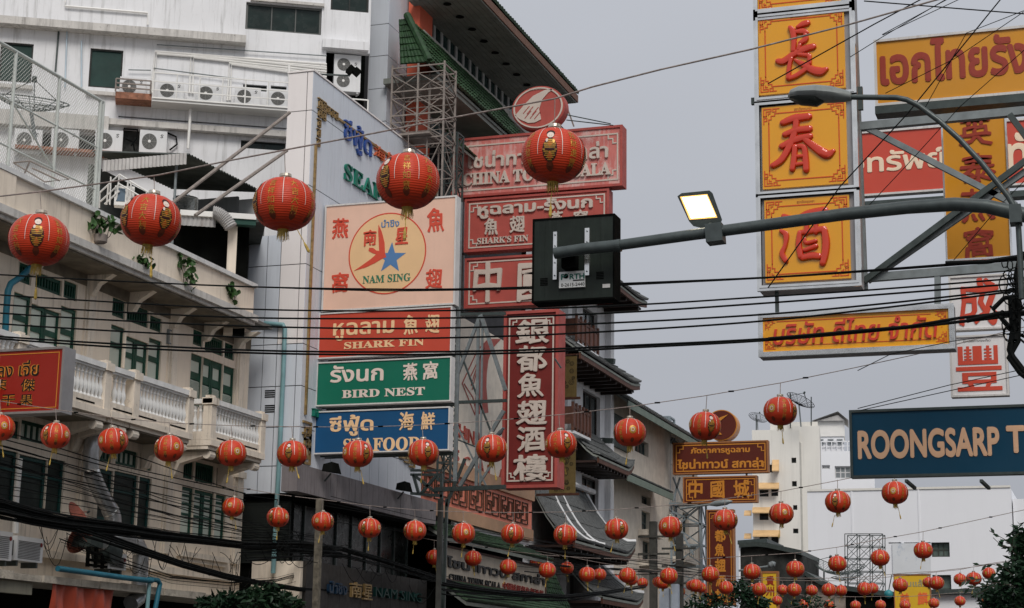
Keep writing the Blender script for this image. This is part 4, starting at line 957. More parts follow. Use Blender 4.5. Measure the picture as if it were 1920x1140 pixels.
# --- yellow signs on the right
def fret(b, fr, x, z, sx, sz, s, w):
    P = [(0, 5), (0, 3), (1, 3), (1, 4), (.35, 4)]
    Q = [(1.6, 5), (1.6, 3.6), (2.4, 3.6), (2.4, 2.4), (3.6, 2.4), (3.6, 1.6), (5, 1.6)]
    Rr_ = [(0, 2.4), (0, 0), (2.4, 0)]; T1 = [(.8, 2.4), (.8, .8), (2.4, .8), (2.4, 0)]; T2 = [(1.5, 2.0), (1.5, 1.5), (2.1, 1.5)]
    for pl in (P, Q, Rr_, T1, T2, [(b_, a_) for a_, b_ in P], [(.8, 2.4), (0, 2.4)]):
        b.strip(fr, [(x + sx * a_ * s, z + sz * b_ * s) for a_, b_ in pl], w, .002, .006)
def fancy(fr, t, p, q, s=.045, w=.014, lines=.016):
    a0, a1, z0, z1 = fr.rect(p, q); b = MB()
    for x, sx in ((a0, 1), (a1, -1)):
        for z, sz in ((z0, 1), (z1, -1)): fret(b, fr, x, z, sx, sz, s, w)
    i = s * 1.6
    for z in (z0 + i, z1 - i): b.strip(fr, [(a0 + s * 5, z), (a1 - s * 5, z)], lines, .002, .006)
    for x in (a0 + i, a1 - i): b.strip(fr, [(x, z0 + s * 5), (x, z1 - s * 5)], lines, .002, .006)
    obj('border', b, S_orn, t)
YC = 25.0; fr = CF(YC)
xl = fr.px(1412, 0)[0]; xr = fr.px(1604, 100)[0]
t = thing('stacked_sign', 'tall stack of glossy yellow panels in a steel frame reading 長春酒', 'sign', fr.pt((xl + xr) / 2, -.3, fr.px(1425, 545)[1]))
zb = fr.px(1510, 540)[1]
obj('cabinet', MB().box(fr, xl + .02, xr - .02, -.42, -.05, zb, fr.px(1500, -140)[1]), S_brush, t)
ps = (((1418, -150), (1577, 8)), ((1421, 30), (1586, 164)), ((1428, 202), (1590, 343)), ((1433, 376), (1596, 521)))
for n_, (p, q) in enumerate(ps):
    A0, A1, Z0, Z1 = fr.rect(p, q)
    obj('panel', MB().box(fr, A0, A1, -.05, 0, Z0, Z1), S_yel, t)
    fm = MB().frame(fr, xl, xr, Z0 - .12, Z1 + .10, .07, -.05, .015).frame(fr, xl + .035, xr - .035, Z0 - .08, Z1 + .065, .035, -.05, .035)
    obj('frame', fm, M_chrome, t)
    fancy(fr, t, (p[0] + 4, p[1] + 4), (q[0] - 5, q[1] - 5))
    if n_: text(fr, 'สุราเชียงชุนหลา', (p[0] + 61, p[1] + 0), (p[0] + 94, p[1] + 5), S_brl, t, th=.002, bold=0)
_c = lambda x, y: (1440 + x / 4, y / 4)
K = {'長': [[(*_c(222, 208), 2.6), (*_c(262, 185), 4.6), (*_c(297, 175), 4.8)], [(*_c(168, 212), 3.6), (*_c(188, 240), 5), (*_c(196, 300), 4.4), (*_c(192, 385), 4)], [(*_c(205, 245), 3), (*_c(262, 238), 4.8), (*_c(292, 250), 3.6)],
             [(*_c(280, 262), 3), (*_c(284, 296), 4.6), (*_c(243, 326), 3.4)], [(*_c(78, 462), 4.4), (*_c(120, 462), 5.4), (*_c(190, 412), 5), (*_c(270, 372), 5.4), (*_c(340, 352), 5)],
             [(*_c(240, 340), 3.2), (*_c(228, 380), 3)], [(*_c(178, 440), 3), (*_c(162, 500), 3.6), (*_c(155, 590), 4)], [(*_c(160, 592), 3.6), (*_c(215, 570), 4), (*_c(285, 520), 4.2), (*_c(310, 470), 3)], [(*_c(312, 422), 3.6), (*_c(314, 480), 3.4)], [(*_c(230, 412), 2.8), (*_c(306, 418), 3.6)],
             [(*_c(205, 455), 2.4), (*_c(262, 486), 4.6), (*_c(330, 526), 6.2), (*_c(395, 540), 6.8), (*_c(440, 522), 3.4)]],
     '春': [[(1468, 231, 4.6), (1489, 223, 6), (1517, 219, 5.4)], [(1472, 253, 4.4), (1494, 245, 5.2), (1518, 242, 5.4)], [(1466, 275, 4.6), (1494, 262, 5.6), (1519, 256, 5)], [(1494, 220, 5), (1491, 246, 5.2), (1480, 276, 5.4), (1466, 300, 5.4), (1450, 311, 4.6)],
             [(1506, 258, 4.6), (1526, 275, 5.6), (1550, 290, 7), (1563, 284, 3.4)], [(1491, 276, 4.4), (1489, 300, 4.8), (1486, 318, 4.4)], [(1497, 275, 3.6), (1508, 278, 4.4), (1511, 300, 5), (1512, 319, 5)], [(1494, 294, 2.8), (1507, 293, 2.8)], [(1493, 309, 3), (1507, 307, 3)]],
     '酒': [[(1470, 406, 4), (1484, 412, 5.4)], [(1465, 434, 3), (1474, 441, 4.6), (1473, 460, 3.4), (1467, 476, 4.4), (1474, 490, 4)], [(1497, 411, 4.6), (1516, 402, 6.4), (1546, 396, 6.8)], [(1500, 437, 4), (1498, 458, 4.6), (1502, 482, 4.8)], [(1504, 484, 4.6), (1522, 480, 5.4), (1536, 481, 5)],
             [(1546, 432, 5), (1549, 455, 6), (1547, 478, 5.6), (1543, 494, 5)], [(1501, 437, 3.8), (1522, 433, 4.8), (1545, 430, 5)], [(1514, 408, 3.6), (1512, 438, 3.8)], [(1530, 405, 3.8), (1530, 436, 4)], [(1509, 448, 2.6), (1512, 456, 3.2), (1530, 452, 3)], [(1509, 470, 3.2), (1530, 462, 4)]]}
for ch, ss in K.items():
    for st_ in ss: stroke3(fr, st_, .0, .05 + random.uniform(-.003, .003), t, S_vred)
obj('clamp', MB().bar(fr.pt(xl - .03, -.1, fr.px(1412, 185)[1] - .06), fr.pt(xl - .03, -.1, fr.px(1412, 185)[1] + .04), .07), M_dsteel, t)
obj('clamp', MB().bar(fr.pt(xr + .04, -.1, fr.px(1605, 160)[1]), fr.pt(xr + .04, -.1, fr.px(1605, 203)[1]), .07), M_dsteel, t)
t, fr, (a0, a1, z0, z1) = sign('hanging_sign', 'long yellow sign with steel frame and red blackletter Thai words, hung below the stack', 'sign', 25, (1431, 597), (1781, 645), S_yel, M_chrome, .07, .3, S_brush, rimd=.04)
b = MB().strip(fr, [(a0 + .2, z1 - .06), (a1 - .25, z1 - .06)], .01, .002, .006).strip(fr, [(a0 + .2, z0 + .08), (a1 - .25, z0 + .08)], .01, .002, .006).strip(fr, [(a1 - .1, z0 + .25), (a1 - .1, z1 - .25)], .01, .002, .006)
for x, sx in ((a0 + .03, 1), (a1 - .04, -1)):
    for z, sz in ((z0 + .04, 1), (z1 - .03, -1)): fret(b, fr, x, z, sx, sz, .028, .009)
obj('border', b, S_orn, t)
text(fr, 'บริษัท ดีไทย จำกัด', (1452, 648), (1757, 588), S_vred, t, th=.03, bold=.012, bevel=.008, shear=.02)
obj('hanger', MB().bar(fr.pt(fr.px(1453, 540)[0], -.15, z1 + .05), fr.pt(fr.px(1453, 540)[0], -.15, zb + .02), .05), M_dsteel, t)
# steel outrigger truss
T = thing('steel_truss', 'grey steel truss arm carrying the yellow sign stack over the street', 'truss', CF(26).pt(xr + .2, 0, zb))
ft = CF(26); P = lambda u, v, d=0: (lambda a: ft.pt(a[0], d, a[1]))(ft.px(u, v, d))
for a_, b_, w_ in (((1597, -40), (1620, 543), .11),): obj('post', MB().bar(P(*a_), P(*b_), w_, w_), M_steel, T)
for a_, b_, w_ in (((1612, 238), (2050, 196), .12), ((1616, 522), (2050, 488), .10)):
    obj('chord', MB().bar(P(*a_), P(*b_), w_, .12), M_steel, T)
for a_, b_, m_ in (((1616, 235), (1905, 385), M_steel), ((1620, 527), (1925, 300), M_dsteel), ((1627, 527), (1925, 320), M_steel), ((1893, 215), (1930, 265), M_dsteel), ((1758, 515), (1758, 575), M_steel)):
    obj('brace', MB().bar(P(*a_, d=.1 if m_ is M_dsteel else 0), P(*b_, d=.1 if m_ is M_dsteel else 0), .085, .085), m_, T)
t, fr, _ = sign('billboard', 'wide orange billboard with large brown red Thai letters, upper right', 'billboard', 26.8, (1643, 80), (2080, 157), S_ora, S_edge, .04, .14)
text(fr, 'เอกไทยรัง', (1651, 162), (1926, 54), S_brl, t, bold=.028)
obj('bearer', MB().box(fr, fr.px(1642, 205)[0], fr.px(2080, 205)[0], -.2, .1, fr.px(1642, 208)[1] - .08, fr.px(1642, 208)[1] + .04), M_dsteel, t)
t, fr, _ = sign('vertical_sign', 'tall orange sign with brown characters seen through the steel truss', 'sign', 29.5, (1767, 216), (1895, 480), S_ora, M_chrome, .03, .22)
for s, p, q in (('英', (1797, 219), (1861, 272)), ('泰', (1799, 290), (1868, 341)), ('燕', (1801, 357), (1866, 413)), ('窩', (1806, 429), (1865, 482))): brush(fr, s, p, q, S_brl, t, bold=.02)
t, fr, _ = sign('sign_board', 'red sign corner with pale swoosh and blue wedge above the tall orange sign', 'sign', 29.6, (1748, 190), (1880, 212), S_ban, S_edge, .03, .15)
obj('wedge', MB().prism(fr, [fr.px(*p) for p in ((1745, 214), (1745, 192), (1762, 192), (1757, 214))], .001, .01), S_blueL, t)
obj('swoosh', MB().prism(fr, [fr.px(*p) for p in ((1760, 214), (1766, 200), (1800, 195), (1850, 190), (1835, 199), (1790, 203), (1770, 214))], .001, .01), S_pale, t)
t, fr, _ = sign('billboard', 'wide red billboard with cream Thai letters behind the truss', 'billboard', 34, (1580, 254), (2100, 330), S_ban, S_edge, .04, .18)
text(fr, 'รุ่งทรัพย์', (1560, 341), (1773, 270), S_banl, t, bold=.02)
text(fr, 'ทัวร์', (1890, 325), (2010, 240), S_banl, t, bold=.02)
obj('bearer', MB().box(fr, fr.px(1603, 379)[0], fr.px(2000, 379)[0], -.25, .05, fr.px(1603, 386)[1] - .05, fr.px(1603, 380)[1]), M_dsteel, t)
t, fr, _ = sign('sign_board', 'white sign with an orange red character 成, above the other white one', 'sign', 33, (1782, 522), (1888, 612), S_wh2 if 0 else flat('white_acrylic', (226, 224, 224), .3, streak=.1), S_edge, .035, .2)
brush(fr, '成', (1793, 524), (1873, 610), S_redL, t, bold=.02)
t, fr, _ = sign('sign_board', 'white sign with a bold orange red character 豐, above the dark blue billboard', 'sign', 33, (1783, 634), (1889, 738), _M['white_acrylic'], S_edge, .035, .2)
a0, a1, z0, z1 = fr.rect((1791, 648), (1880, 733)); b = MB()
Wd, Hh = a1 - a0, z1 - z0
X = lambda x: a0 + Wd * x; Zz = lambda y: z1 - Hh * y
bx = lambda x0, x1, y0, y1: b.box(fr, X(x0), X(x1), .001, .012, Zz(y1), Zz(y0))
bx(.05, .93, .335, .42); bx(.05, .16, .03, .335); bx(.38, .58, .03, .335); bx(.84, .93, .03, .335)
for c in (.27, .71):
    bx(c - .03, c + .035, .03, .334)
    for y in (.09, .16, .23, .29): bx(c - .08, c - .03, y, y + .03); bx(c + .035, c + .085, y, y + .03)
bx(0, 1, .465, .55); bx(.13, .88, .59, .665); bx(.13, .26, .665, .745); bx(.76, .88, .665, .745); bx(.13, .88, .745, .82)
b.prism(fr, [(X(.25), Zz(.82)), (X(.36), Zz(.82)), (X(.39), Zz(.895)), (X(.28), Zz(.895))], .001, .012); b.prism(fr, [(X(.66), Zz(.82)), (X(.77), Zz(.82)), (X(.73), Zz(.895)), (X(.63), Zz(.895))], .001, .012)
bx(.02, 1, .895, .98)
obj('character', b, S_redL, t)
text(fr, 'รุ่งทรัพย์การท่องเที่ยว', (1806, 644), (1857, 635), S_blk, t, th=.002, bold=0)
t, fr, _ = sign('billboard', 'dark blue billboard with tan capitals reading ROONGSARP', 'billboard', 31, (1597, 774), (2100, 880), S_teal, M_dsteel, .045, .2)
text(fr, 'ROONGSARP', (1609, 862), (1873, 799), S_tanl, t, bold=.03, res=6)
text(fr, 'T', (1888, 850), (1921, 797), S_tanl, t, bold=.03, res=6)
for u in (1700, 1840): obj('bracket', MB().bar(fr.pt(fr.px(u, 897)[0], .1, fr.px(u, 897)[1] - .05), fr.pt(fr.px(u + 12, 908)[0], -.3, fr.px(u + 12, 912)[1]), .05), M_dsteel, t)
# left red shop sign
fr = CF(32.7)
t, fr, (a0, a1, z0, z1) = sign('shop_sign', 'dark red sign with yellow outlined Thai and Chinese writing, beside the balcony', 'sign', 32.7, (-150, 668), (111, 769), S_lred, S_brush, .05, .42)
obj('line', MB().frame(fr, a0 + .1, a1 - .08, z0 + .06, z1 - .06, .018, .001, .008), S_gol, t)
for s, p, q, r_ in (('หลง เจี่ย', (-22, 709), (75, 674), 0), ('荣', (-14, 712), (12, 732), 1), ('傑', (40, 711), (65, 733), 1), ('干', (4, 740), (28, 760), 1), ('果', (38, 740), (61, 760), 1)):
    text(fr, s, p, q, S_gol, t, bold=.045, th=.006, name='outline'); text(fr, s, p, q, S_blk, t, bold=.01, th=.009)
# brown theatre signs in the distance
YB = 98; fb = CF(YB)
M_pb = mat('brown_sign_rim', srgb(150, 96, 52), .6)
t, fr, _ = sign('theatre_sign', 'wide brown sign with two lines of gold Thai letters on the far lattice mast', 'sign', YB, (1264, 833), (1438, 883), S_bsgn, M_pb, .08, .5)
inner(fr, t, (1268, 836), (1435, 880), S_gol, .06, .4)
text(fr, 'ภัตตาคารหูฉลาม', (1295, 854), (1406, 836), S_gol, t, bold=.03); text(fr, 'ไชน่าทาวน์ สกาล่า', (1270, 880), (1432, 857), S_gol, t, bold=.03)
t, fr, _ = sign('theatre_sign', 'brown sign with three gold characters 中國城 below the wide brown one', 'sign', YB, (1283, 897), (1417, 939), S_bsgn, M_pb, .08, .5)
inner(fr, t, (1287, 900), (1415, 936), S_gol, .05, .35)
for s, p, q in (('中', (1291, 900), (1317, 935)), ('國', (1332, 902), (1358, 934)), ('城', (1375, 900), (1406, 934))): brush(fr, s, p, q, S_gol, t, bold=.02)
t, fr, _ = sign('vertical_sign', 'narrow brown sign with gold characters down it beside the far white houses', 'sign', YB - 1, (1327, 958), (1375, 1133), S_bsgn, M_pb, .07, .5)
inner(fr, t, (1330, 962), (1372, 1128), S_gol, .04, .3)
for s, p, q in (('銀', (1340, 966), (1360, 988)), ('都', (1340, 993), (1361, 1016)), ('魚', (1340, 1019), (1359, 1043)), ('翅', (1341, 1048), (1361, 1073)), ('酒', (1341, 1078), (1361, 1100)), ('樓', (1341, 1104), (1361, 1128))): brush(fr, s, p, q, S_gol, t, bold=.03)
cx, cz = fb.px(1352, 797); r = fb.px(1382, 797)[0] - cx
t = thing('round_sign', 'round brown sign with a gold fin behind the second string of lanterns', 'sign', fb.pt(cx, -.5, cz - r))
C_ = lambda s, n=32: [(cx + r * s * cos(i * 2 * pi / n), cz + r * s * .96 * sin(i * 2 * pi / n)) for i in range(n)]
obj('drum', MB().prism(fb, C_(1), -.9, -.02), S_gol, t); obj('face_panel', MB().prism(fb, C_(.94), -.02, .01), S_bsgn, t)
obj('fin', MB().prism(fb, [fb.px(*p) for p in ((1366, 777), (1350, 783), (1334, 797), (1346, 815), (1354, 815), (1346, 806), (1350, 790))], .011, .05), S_gol, t)
# distant yellow boards
S_y2 = flat('matte_yellow_sheet', (214, 172, 30), .6); S_orl = flat('orange_letter', (226, 104, 48), .6)
t, fr, _ = sign('sign_board', 'yellow board with grey Thai and orange Chinese writing before the white wall', 'sign', 104, (1677, 1079), (1745, 1150), S_y2, M_pb, .05, .3)
text(fr, 'อุ่นแล้ว', (1690, 1104), (1738, 1086), flat('grey_letter', (150, 146, 110), .6), t, bold=.02)
for s, p, q in (('美', (1687, 1112), (1706, 1134)), ('麟', (1720, 1110), (1740, 1134))): brush(fr, s, p, q, S_orl, t, bold=.02)
t, fr, _ = sign('sign_board', 'small yellow board with brown characters 貴州 at a dark shop roof', 'sign', 104, (1430, 1075), (1457, 1150), S_y2, M_pb, .12, .3)
for s, p, q in (('貴', (1436, 1079), (1452, 1098)), ('州', (1436, 1100), (1452, 1118))): brush(fr, s, p, q, S_brl, t, bold=.02)
# ================================================================ GREEN ROOFED HOTEL
XH = -24.0; fh = SF(XH)
HT = thing('green_roofed_hotel', 'tall hotel with green glazed tile roofs, orange columns and strip windows', 'building', (XH - 4, 64, 0))
y_h0 = fh.px(727, 100)[0]; yh_end = fh.px(985, 300)[0]
xc0 = CF(y_h0).px(692, 100)[0]
zH = fh.px(735, -120)[1]
# grey corner column with panel joints
jz = [CF(y_h0).px(710, v)[1] for v in (46, 105, 166, 228, 330)]
zs_ = [zH] + jz + [8]
for i in range(len(zs_) - 1):
    obj('wall_panel', MB().box(CF(y_h0), xc0 + .012, XH - .012, -.1, 0, zs_[i + 1] + .012, zs_[i] - .012), M_pnl, HT)
    for k in range(2):
        ya, yb = lerp(y_h0, fh.px(768, 100)[0], k / 2), lerp(y_h0, fh.px(768, 100)[0], (k + 1) / 2)
        obj('wall_panel', MB().box(fh, ya + .012, yb - .012, -.1, 0, zs_[i + 1] + .012, zs_[i] - .012), M_pnl, HT)
y1 = fh.px(768, 100)[0]
obj('core', MB().box(fh, y_h0 + .02, yh_end, -6, -.12, 0, zH), M_joint, HT)
xo = xc0; 
# orange column
fo = SF(XH + .55); yo0 = fo.px(787, 30)[0]; yo1 = fo.px(811, 40)[0]; xo0 = CF(yo0).px(766, 30)[0]
zsill_t = fo.px(812, 78)[1]
b = MB().hexa([V(p) for p in ((xo0, yo0, 4), (XH + .55, yo0, 4), (XH + .55, yo1, 4), (xo0, yo1, 4), (xo0, yo0, zH), (XH + .55, yo0, zH), (XH + .55, yo1, zH), (xo0, yo1, zH))])
obj('column', b, M_orange, HT)
# upper strip windows
fwn = SF(XH + .3)
z_wt = fwn.px(815, 8)[1] + .6; z_wb = fwn.px(870, 131)[1]; yw1 = fwn.px(985, 236)[0]
nW = 15; ya = yo1
obj('window_backing', MB().box(fwn, ya, yw1, -.3, -.06, z_wb, z_wt), M_dkroom, HT)
for i in range(nW):
    a, b_ = lerp(ya, yw1, i / nW), lerp(ya, yw1, (i + 1) / nW)
    o = obj('window', MB().frame(fwn, a + .004, b_ - .004, z_wb, z_wt, .09, -.05, .04), mat('pale_window_frame', (.42, .43, .43), .5), HT); obj('pane', MB().box(fwn, a + .09, b_ - .09, -.04, -.01, z_wb + .09, z_wt - .09), mat('green_dark_glass', (.012, .03, .03), .15, var=.3, scale=.5), o)
fsl = SF(XH + .75); obj('sill_band', MB().box(fsl, fsl.px(795, 65)[0], yw1 + .2, -1.2, 0, fsl.px(880, 150)[1], fsl.px(880, 136)[1]), mat('beige_band', (.42, .40, .37), .75, streak=.4), HT)
# skirt roof
XE = XH + 2.1; fe = SF(XE)
yA = fe.px(805, 117)[0]; zE = fe.px(880, 187)[1]; zU = fsl.px(880, 148)[1]; yB = fe.px(1000, 290)[0]
U0 = PX(792, 70, XH + .85); 
A = V((XE, yA, zE)); B = V((XE, yB, zE)); C = V((XH + .8, yB - 1.2, zU)); D = V((XH + .8, yA + 1.0, zU))
sk = tiles(MB(), bil(A, B, C, D), 48, 7, .2); obj('roof_tiles', sk, M_tile, HT, smooth=False, kind='stuff')
obj('roof_slab', patch(MB(), bil(A, B, C, D), 8, 1, .1), M_soff, HT)
A2 = V((PY(753, 122, yA).x, yA - .05, zE)); D2 = V((min(PY(764, 70, yA + 1).x, XH + .5), yA + 1.0, zU))
obj('roof_tiles', tiles(MB(), bil(A2, A, D, D2), 7, 7, .15), M_tile, HT, kind='stuff')
obj('hip_ridge', MB().tube([A + V((0, 0, .08)), lerp(A, D, .5) + V((0, 0, .12)), D + V((0, 0, .15))], .14, 8), M_tile, HT)
obj('soffit', MB().box(fh, yA + .9, yB, 0, 2.05, zE - .25, zE - .05), M_soff, HT)
# next floor below
z2t = zE - .3; z2b = fwn.px(880, 305)[1]
obj('window_backing', MB().box(fwn, ya, yw1, -.3, -.06, z2b, z2t), M_dkroom, HT)
for i in range(nW):
    a, b_ = lerp(ya, yw1, i / nW), lerp(ya, yw1, (i + 1) / nW)
    o = obj('window', MB().frame(fwn, a + .004, b_ - .004, z2b, z2t, .09, -.05, .04), _M['pale_window_frame'], HT); obj('pane', MB().box(fwn, a + .09, b_ - .09, -.04, -.01, z2b + .09, z2t - .09), mat('pale_green_glass', (.07, .12, .125), .15, var=.3, scale=.5), o)
zE2 = z2b - 1.2
A = V((XE, yA + 3.5, zE2)); B = V((XE, yB, zE2)); C = V((XH + .8, yB - 1.2, zE2 + 1.3)); D = V((XH + .8, yA + 4.5, zE2 + 1.3))
obj('roof_tiles', tiles(MB(), bil(A, B, C, D), 60, 6, .14, 3), M_tile, HT, kind='stuff'); obj('roof_slab', patch(MB(), bil(A, B, C, D), 8, 1, .1), M_soff, HT)
# main eave, far over the street
XM = XH + 2.9; fm = SF(XM); zM = fm.px(1083, 183)[1]; yM1 = fm.px(1083, 183)[0]; yM0 = yo0 - .6
fz = lambda s, t: V((lerp(XM, XM - 3.4, t), lerp(yM0, yM1 - 2.2 * t, s), zM + .1 + 1.9 * t))
obj('roof_tiles', tiles(MB(), fz, 52, 8, .21), M_tile, HT, kind='stuff')
obj('roof_slab', patch(MB(), lambda s, t: fz(s, t) - V((0, 0, .04)), 6, 1, .08), M_soff, HT)
fz2 = lambda s, t: V((lerp(XM - 6, XM, s) - (0 if s < 1 else 0), yM1 - 2.2 * t, zM + .1 + 1.9 * t)) 
obj('fascia', MB().box(fm, yM0, yM1, -.12, .03, zM - .22, zM + .08), mat('faded_fascia', (.16, .085, .06), .7, streak=.4), HT)
obj('gable_fascia', MB().box(CF(yM1), XH - 1, XM, -.1, 0, zM - .2, zM + .1), M_soff, HT)
ns = 12
for i in range(ns): obj('soffit_board', MB().box(fh, yM0, yM1 - .1, .3 + i * (2.58 / ns) + .008, .3 + (i + 1) * (2.58 / ns) - .008, zM - .28, zM - .2), M_soff, HT)
for i in range(9):
    y = lerp(yM0, yM1 - 1, (i + .5) / 9); p = V((XH + 1.6, y, zM - .3)); obj('downlight', MB().lathe([(.16, 0), (.14, .02), (.001, .02)], 14, p - V((0, 0, .02))), M_dkroom, HT)
# white side wall with the hand lettered red fin and CHINA SCALA
fv = SF(XH + .6); ywa = fv.px(838, 700)[0]; ywb = fv.px(950, 700)[0]; zwt = fv.px(850, 585)[1]; zwb = fv.px(900, 905)[1]
obj('billboard_wall', MB().box(fv, ywa, ywb + 1.5, -.3, 0, zwb, zwt), mat('off_white_sheet', srgb(226, 216, 200), .7, streak=.2, scol=(.3, .28, .25)), HT)
Rh = mat('brick_red_line', srgb(168, 70, 54), .6)
P_ = lambda x, y: fv.px(480 + x / 4, 570 + y / 4)
obj('painted_fin', MB().prism(fv, [P_(*p) for p in ((1745, 262), (1835, 262), (1770, 335), (1740, 420), (1728, 520), (1725, 620), (1740, 815), (1640, 830), (1645, 700), (1665, 480), (1690, 330))], .001, .02), Rh, HT)
b = MB()
for l in (((1745, 262), (1660, 345), (1545, 595), (1640, 830)), ((1710, 330), (1600, 560)), ((1690, 360), (1612, 610)), ((1680, 400), (1620, 640)), ((1560, 600), (1625, 700), (1650, 810))): b.strip(fv, [P_(*p) for p in l], .05, .002, .02)
obj('painted_fin', b, Rh, HT)
for i, (ch, x, y, h) in enumerate((('C', 1478, 885, 90), ('H', 1520, 905, 95), ('I', 1568, 925, 90), ('N', 1588, 945, 95), ('A', 1640, 960, 95), ('S', 1475, 1085, 85), ('C', 1555, 1140, 85), ('A', 1660, 1160, 90), ('L', 1735, 1210, 90), ('A', 1815, 1235, 90))):
    w_ = 45 if ch != 'I' else 14
    text(fv, ch, (480 + x / 4, 570 + (y + h) / 4), (480 + (x + w_) / 4, 570 + (y + 12) / 4), Rh, HT, th=.05, bold=-.004)
# lower coral band with raised key pattern
fk2 = SF(XH + .9); yk0 = fk2.px(770, 930)[0]; yk1 = fk2.px(997, 960)[0]
zk1 = fk2.px(832, 886)[1]; zk0 = fk2.px(790, 936)[1]
obj('coral_band', MB().box(fk2, yk0, yk1, -.6, 0, zk0, zk1), M_salmon, HT)
obj('tan_band', MB().box(fk2, yk0, yk1 + .02, -.6, .12, zk1, zk1 + .5), M_tan, HT); obj('tan_band', MB().box(fk2, yk0, yk1 + .02, -.6, .08, zk0 - .45, zk0), M_tan, HT)
kw = (yk1 - yk0) / 7.4; hh = (zk1 - zk0)
keym = mat('outline_steel', (.10, .05, .03), .7)
for i in range(7):
    y = yk0 + kw * (i + .2); X_ = lambda x: y + kw * .86 * x; Z_ = lambda z: zk0 + hh * (.14 + .72 * z); b = MB()
    for pl in (((.0, 0), (.0, 1), (.36, 1), (.36, .82), (.12, .82), (.12, .2), (.34, .2), (.34, .45), (.24, .45), (.24, .6), (.46, .6), (.46, 0), (0, 0)), ((1, 0), (1, 1), (.54, 1), (.54, .4), (.64, .4), (.64, .84), (.88, .84), (.88, .18), (.54, .18), (.54, 0), (1, 0))):
        b.strip(fk2, [(X_(x), Z_(z)) for x, z in pl], .035, .01, .05)
    obj('key_pattern', b, keym, HT)
# white arcade strip under the band
fa2 = SF(XH + .8); za = fa2.px(900, 976)[1]
F = Facade(fa2, HT); zar0, zar1 = fa2.px(905, 1002)[1], zk0 - .46
ops = []
for i in range(7):
    y = lerp(fa2.px(850, 970)[0], fa2.px(998, 1000)[0], (i + .5) / 7); F.r.append((y - .55, y + .55, zar0 + .12, zar1 - .35))
    obj('arch_head', MB().prism(fa2, [(y - .56, zar1 - .55)] + [(y + .56 * -cos(pi * k / 8), zar1 - .55 + .28 * sin(pi * k / 8)) for k in range(0, 9)][::1] + [(y + .56, zar1 - .3), (y - .56, zar1 - .3)], -.1, .01), M_white, HT)
F.wall(fa2.px(845, 970)[0], yk1, zar0, zar1, M_white); obj('arcade_void', MB().box(fa2, yk0, yk1 - .05, -2, -.25, 0, zar1), M_dkroom, HT)
obj('dark_bay', MB().box(fa2, yk0, fa2.px(845, 970)[0], -.3, .02, zar0, zar1), M_dkroom, HT)
for u0, u1 in ((848, 853), (868, 872)): obj('window_frame', MB().box(fa2, fa2.px(u0, 970)[0], fa2.px(u1, 970)[0], .02, .1, zar0, zar1 - .05), M_wh, HT)
# lower green tile canopies
fr3 = SF(XH + 2.4); yc1 = fr3.px(1046, 1052)[0]
def canopy(p_hi, p_lo, q, n, y0=58.):
    pass
za3 = fa2.px(905, 1004)[1] - .25; zc3 = fr3.px(1046, 1054)[1]; y0c = yT2 + .4
A = V((XH + 2.2, y0c, zc3)); B = V((XH + 2.2, yc1, zc3)); C = V((XH + .85, yc1 - 1.5, za3 + .25)); D = V((XH + .85, y0c, za3 + .25))
obj('roof_tiles', tiles(MB(), bil(A, B, C, D), 68, 7, .13), M_tile, HT, kind='stuff'); obj('roof_slab', patch(MB(), bil(A, B, C, D), 4, 1, .12), M_soff, HT)
# name board
XN = XH + 1.9; fn = SF(XN); yn0 = fn.px(834, 1050)[0]; yn1 = fn.px(1022, 1090)[0]; zn1 = fn.px(1022, 1067)[1]; zn0 = fn.px(1022, 1117)[1]
NB = thing('name_board', 'long pale board reading CHINA TOWN SCALA between green tile canopies', 'sign', V((XN, (yn0 + yn1) / 2, zn0)))
obj('board', MB().box(fn, yn0, yn1, -.2, 0, zn0, zn1), mat('pale_board', srgb(186, 174, 158), .7, streak=.5, scol=(.2, .17, .14)), NB); obj('rim', MB().frame(fn, yn0 - .08, yn1 + .08, zn0 - .08, zn1 + .08, .08, -.2, .04), M_brown, NB)
text(fn, 'ไชน่าทาวน์ สกาล่า', (835, 1040), (1020, 1098), S_blk, NB, th=.05, bold=.03)
text(fn, serif('CHINA TOWN SCALA'), (841, 1075), (937, 1105), S_blk, NB, th=.04, bold=.005)
for i, ch in enumerate('中國城銀都魚翅酒樓'):
    u = 942 + i * 8.6 ; v0 = 1090 + i * 1.9
    text(fn, ch, (u, v0 + 1), (u + 7, v0 + 15), mat('dark_red_letter', (.25, .03, .02), .5), NB, th=.04, bold=.005, name='character')
zc4 = fr3.px(1060, 1135)[1]; A = V((XH + 2.9, y0c, zc4 - .5)); B = V((XH + 2.9, yc1 + 1, zc4 - .5)); C = V((XH + 1.85, yc1, zn0 - .1)); D = V((XH + 1.85, y0c, zn0 - .1))
obj('roof_tiles', tiles(MB(), bil(A, B, C, D), 66, 6, .14), M_tile, HT, kind='stuff'); obj('roof_slab', patch(MB(), bil(A, B, C, D), 4, 1, .12), M_soff, HT)
# side green roof return seen right of the board
A = V((XH + 2.8, yc1 - .3, zc4 - .3)); B = V((XH + .2, yc1 + .6, zc4 - .3)); 
fret_ = bil(V((XN + .05, yn1 + .2, zn0 - .5)), V((XN + .05, yn1 + 3.4, zn0 - .5)), V((XN - .5, yn1 + 2.2, zn1 + .15)), V((XN - .5, yn1 + .2, zn1 + .15)))
obj('roof_tiles', tiles(MB(), fret_, 9, 8, .13), M_tile, HT, kind='stuff'); obj('shop_void', MB().box(fh, y0c, yc1, -.1, 1.5, 0, zn0 - .4), M_dkroom, HT)

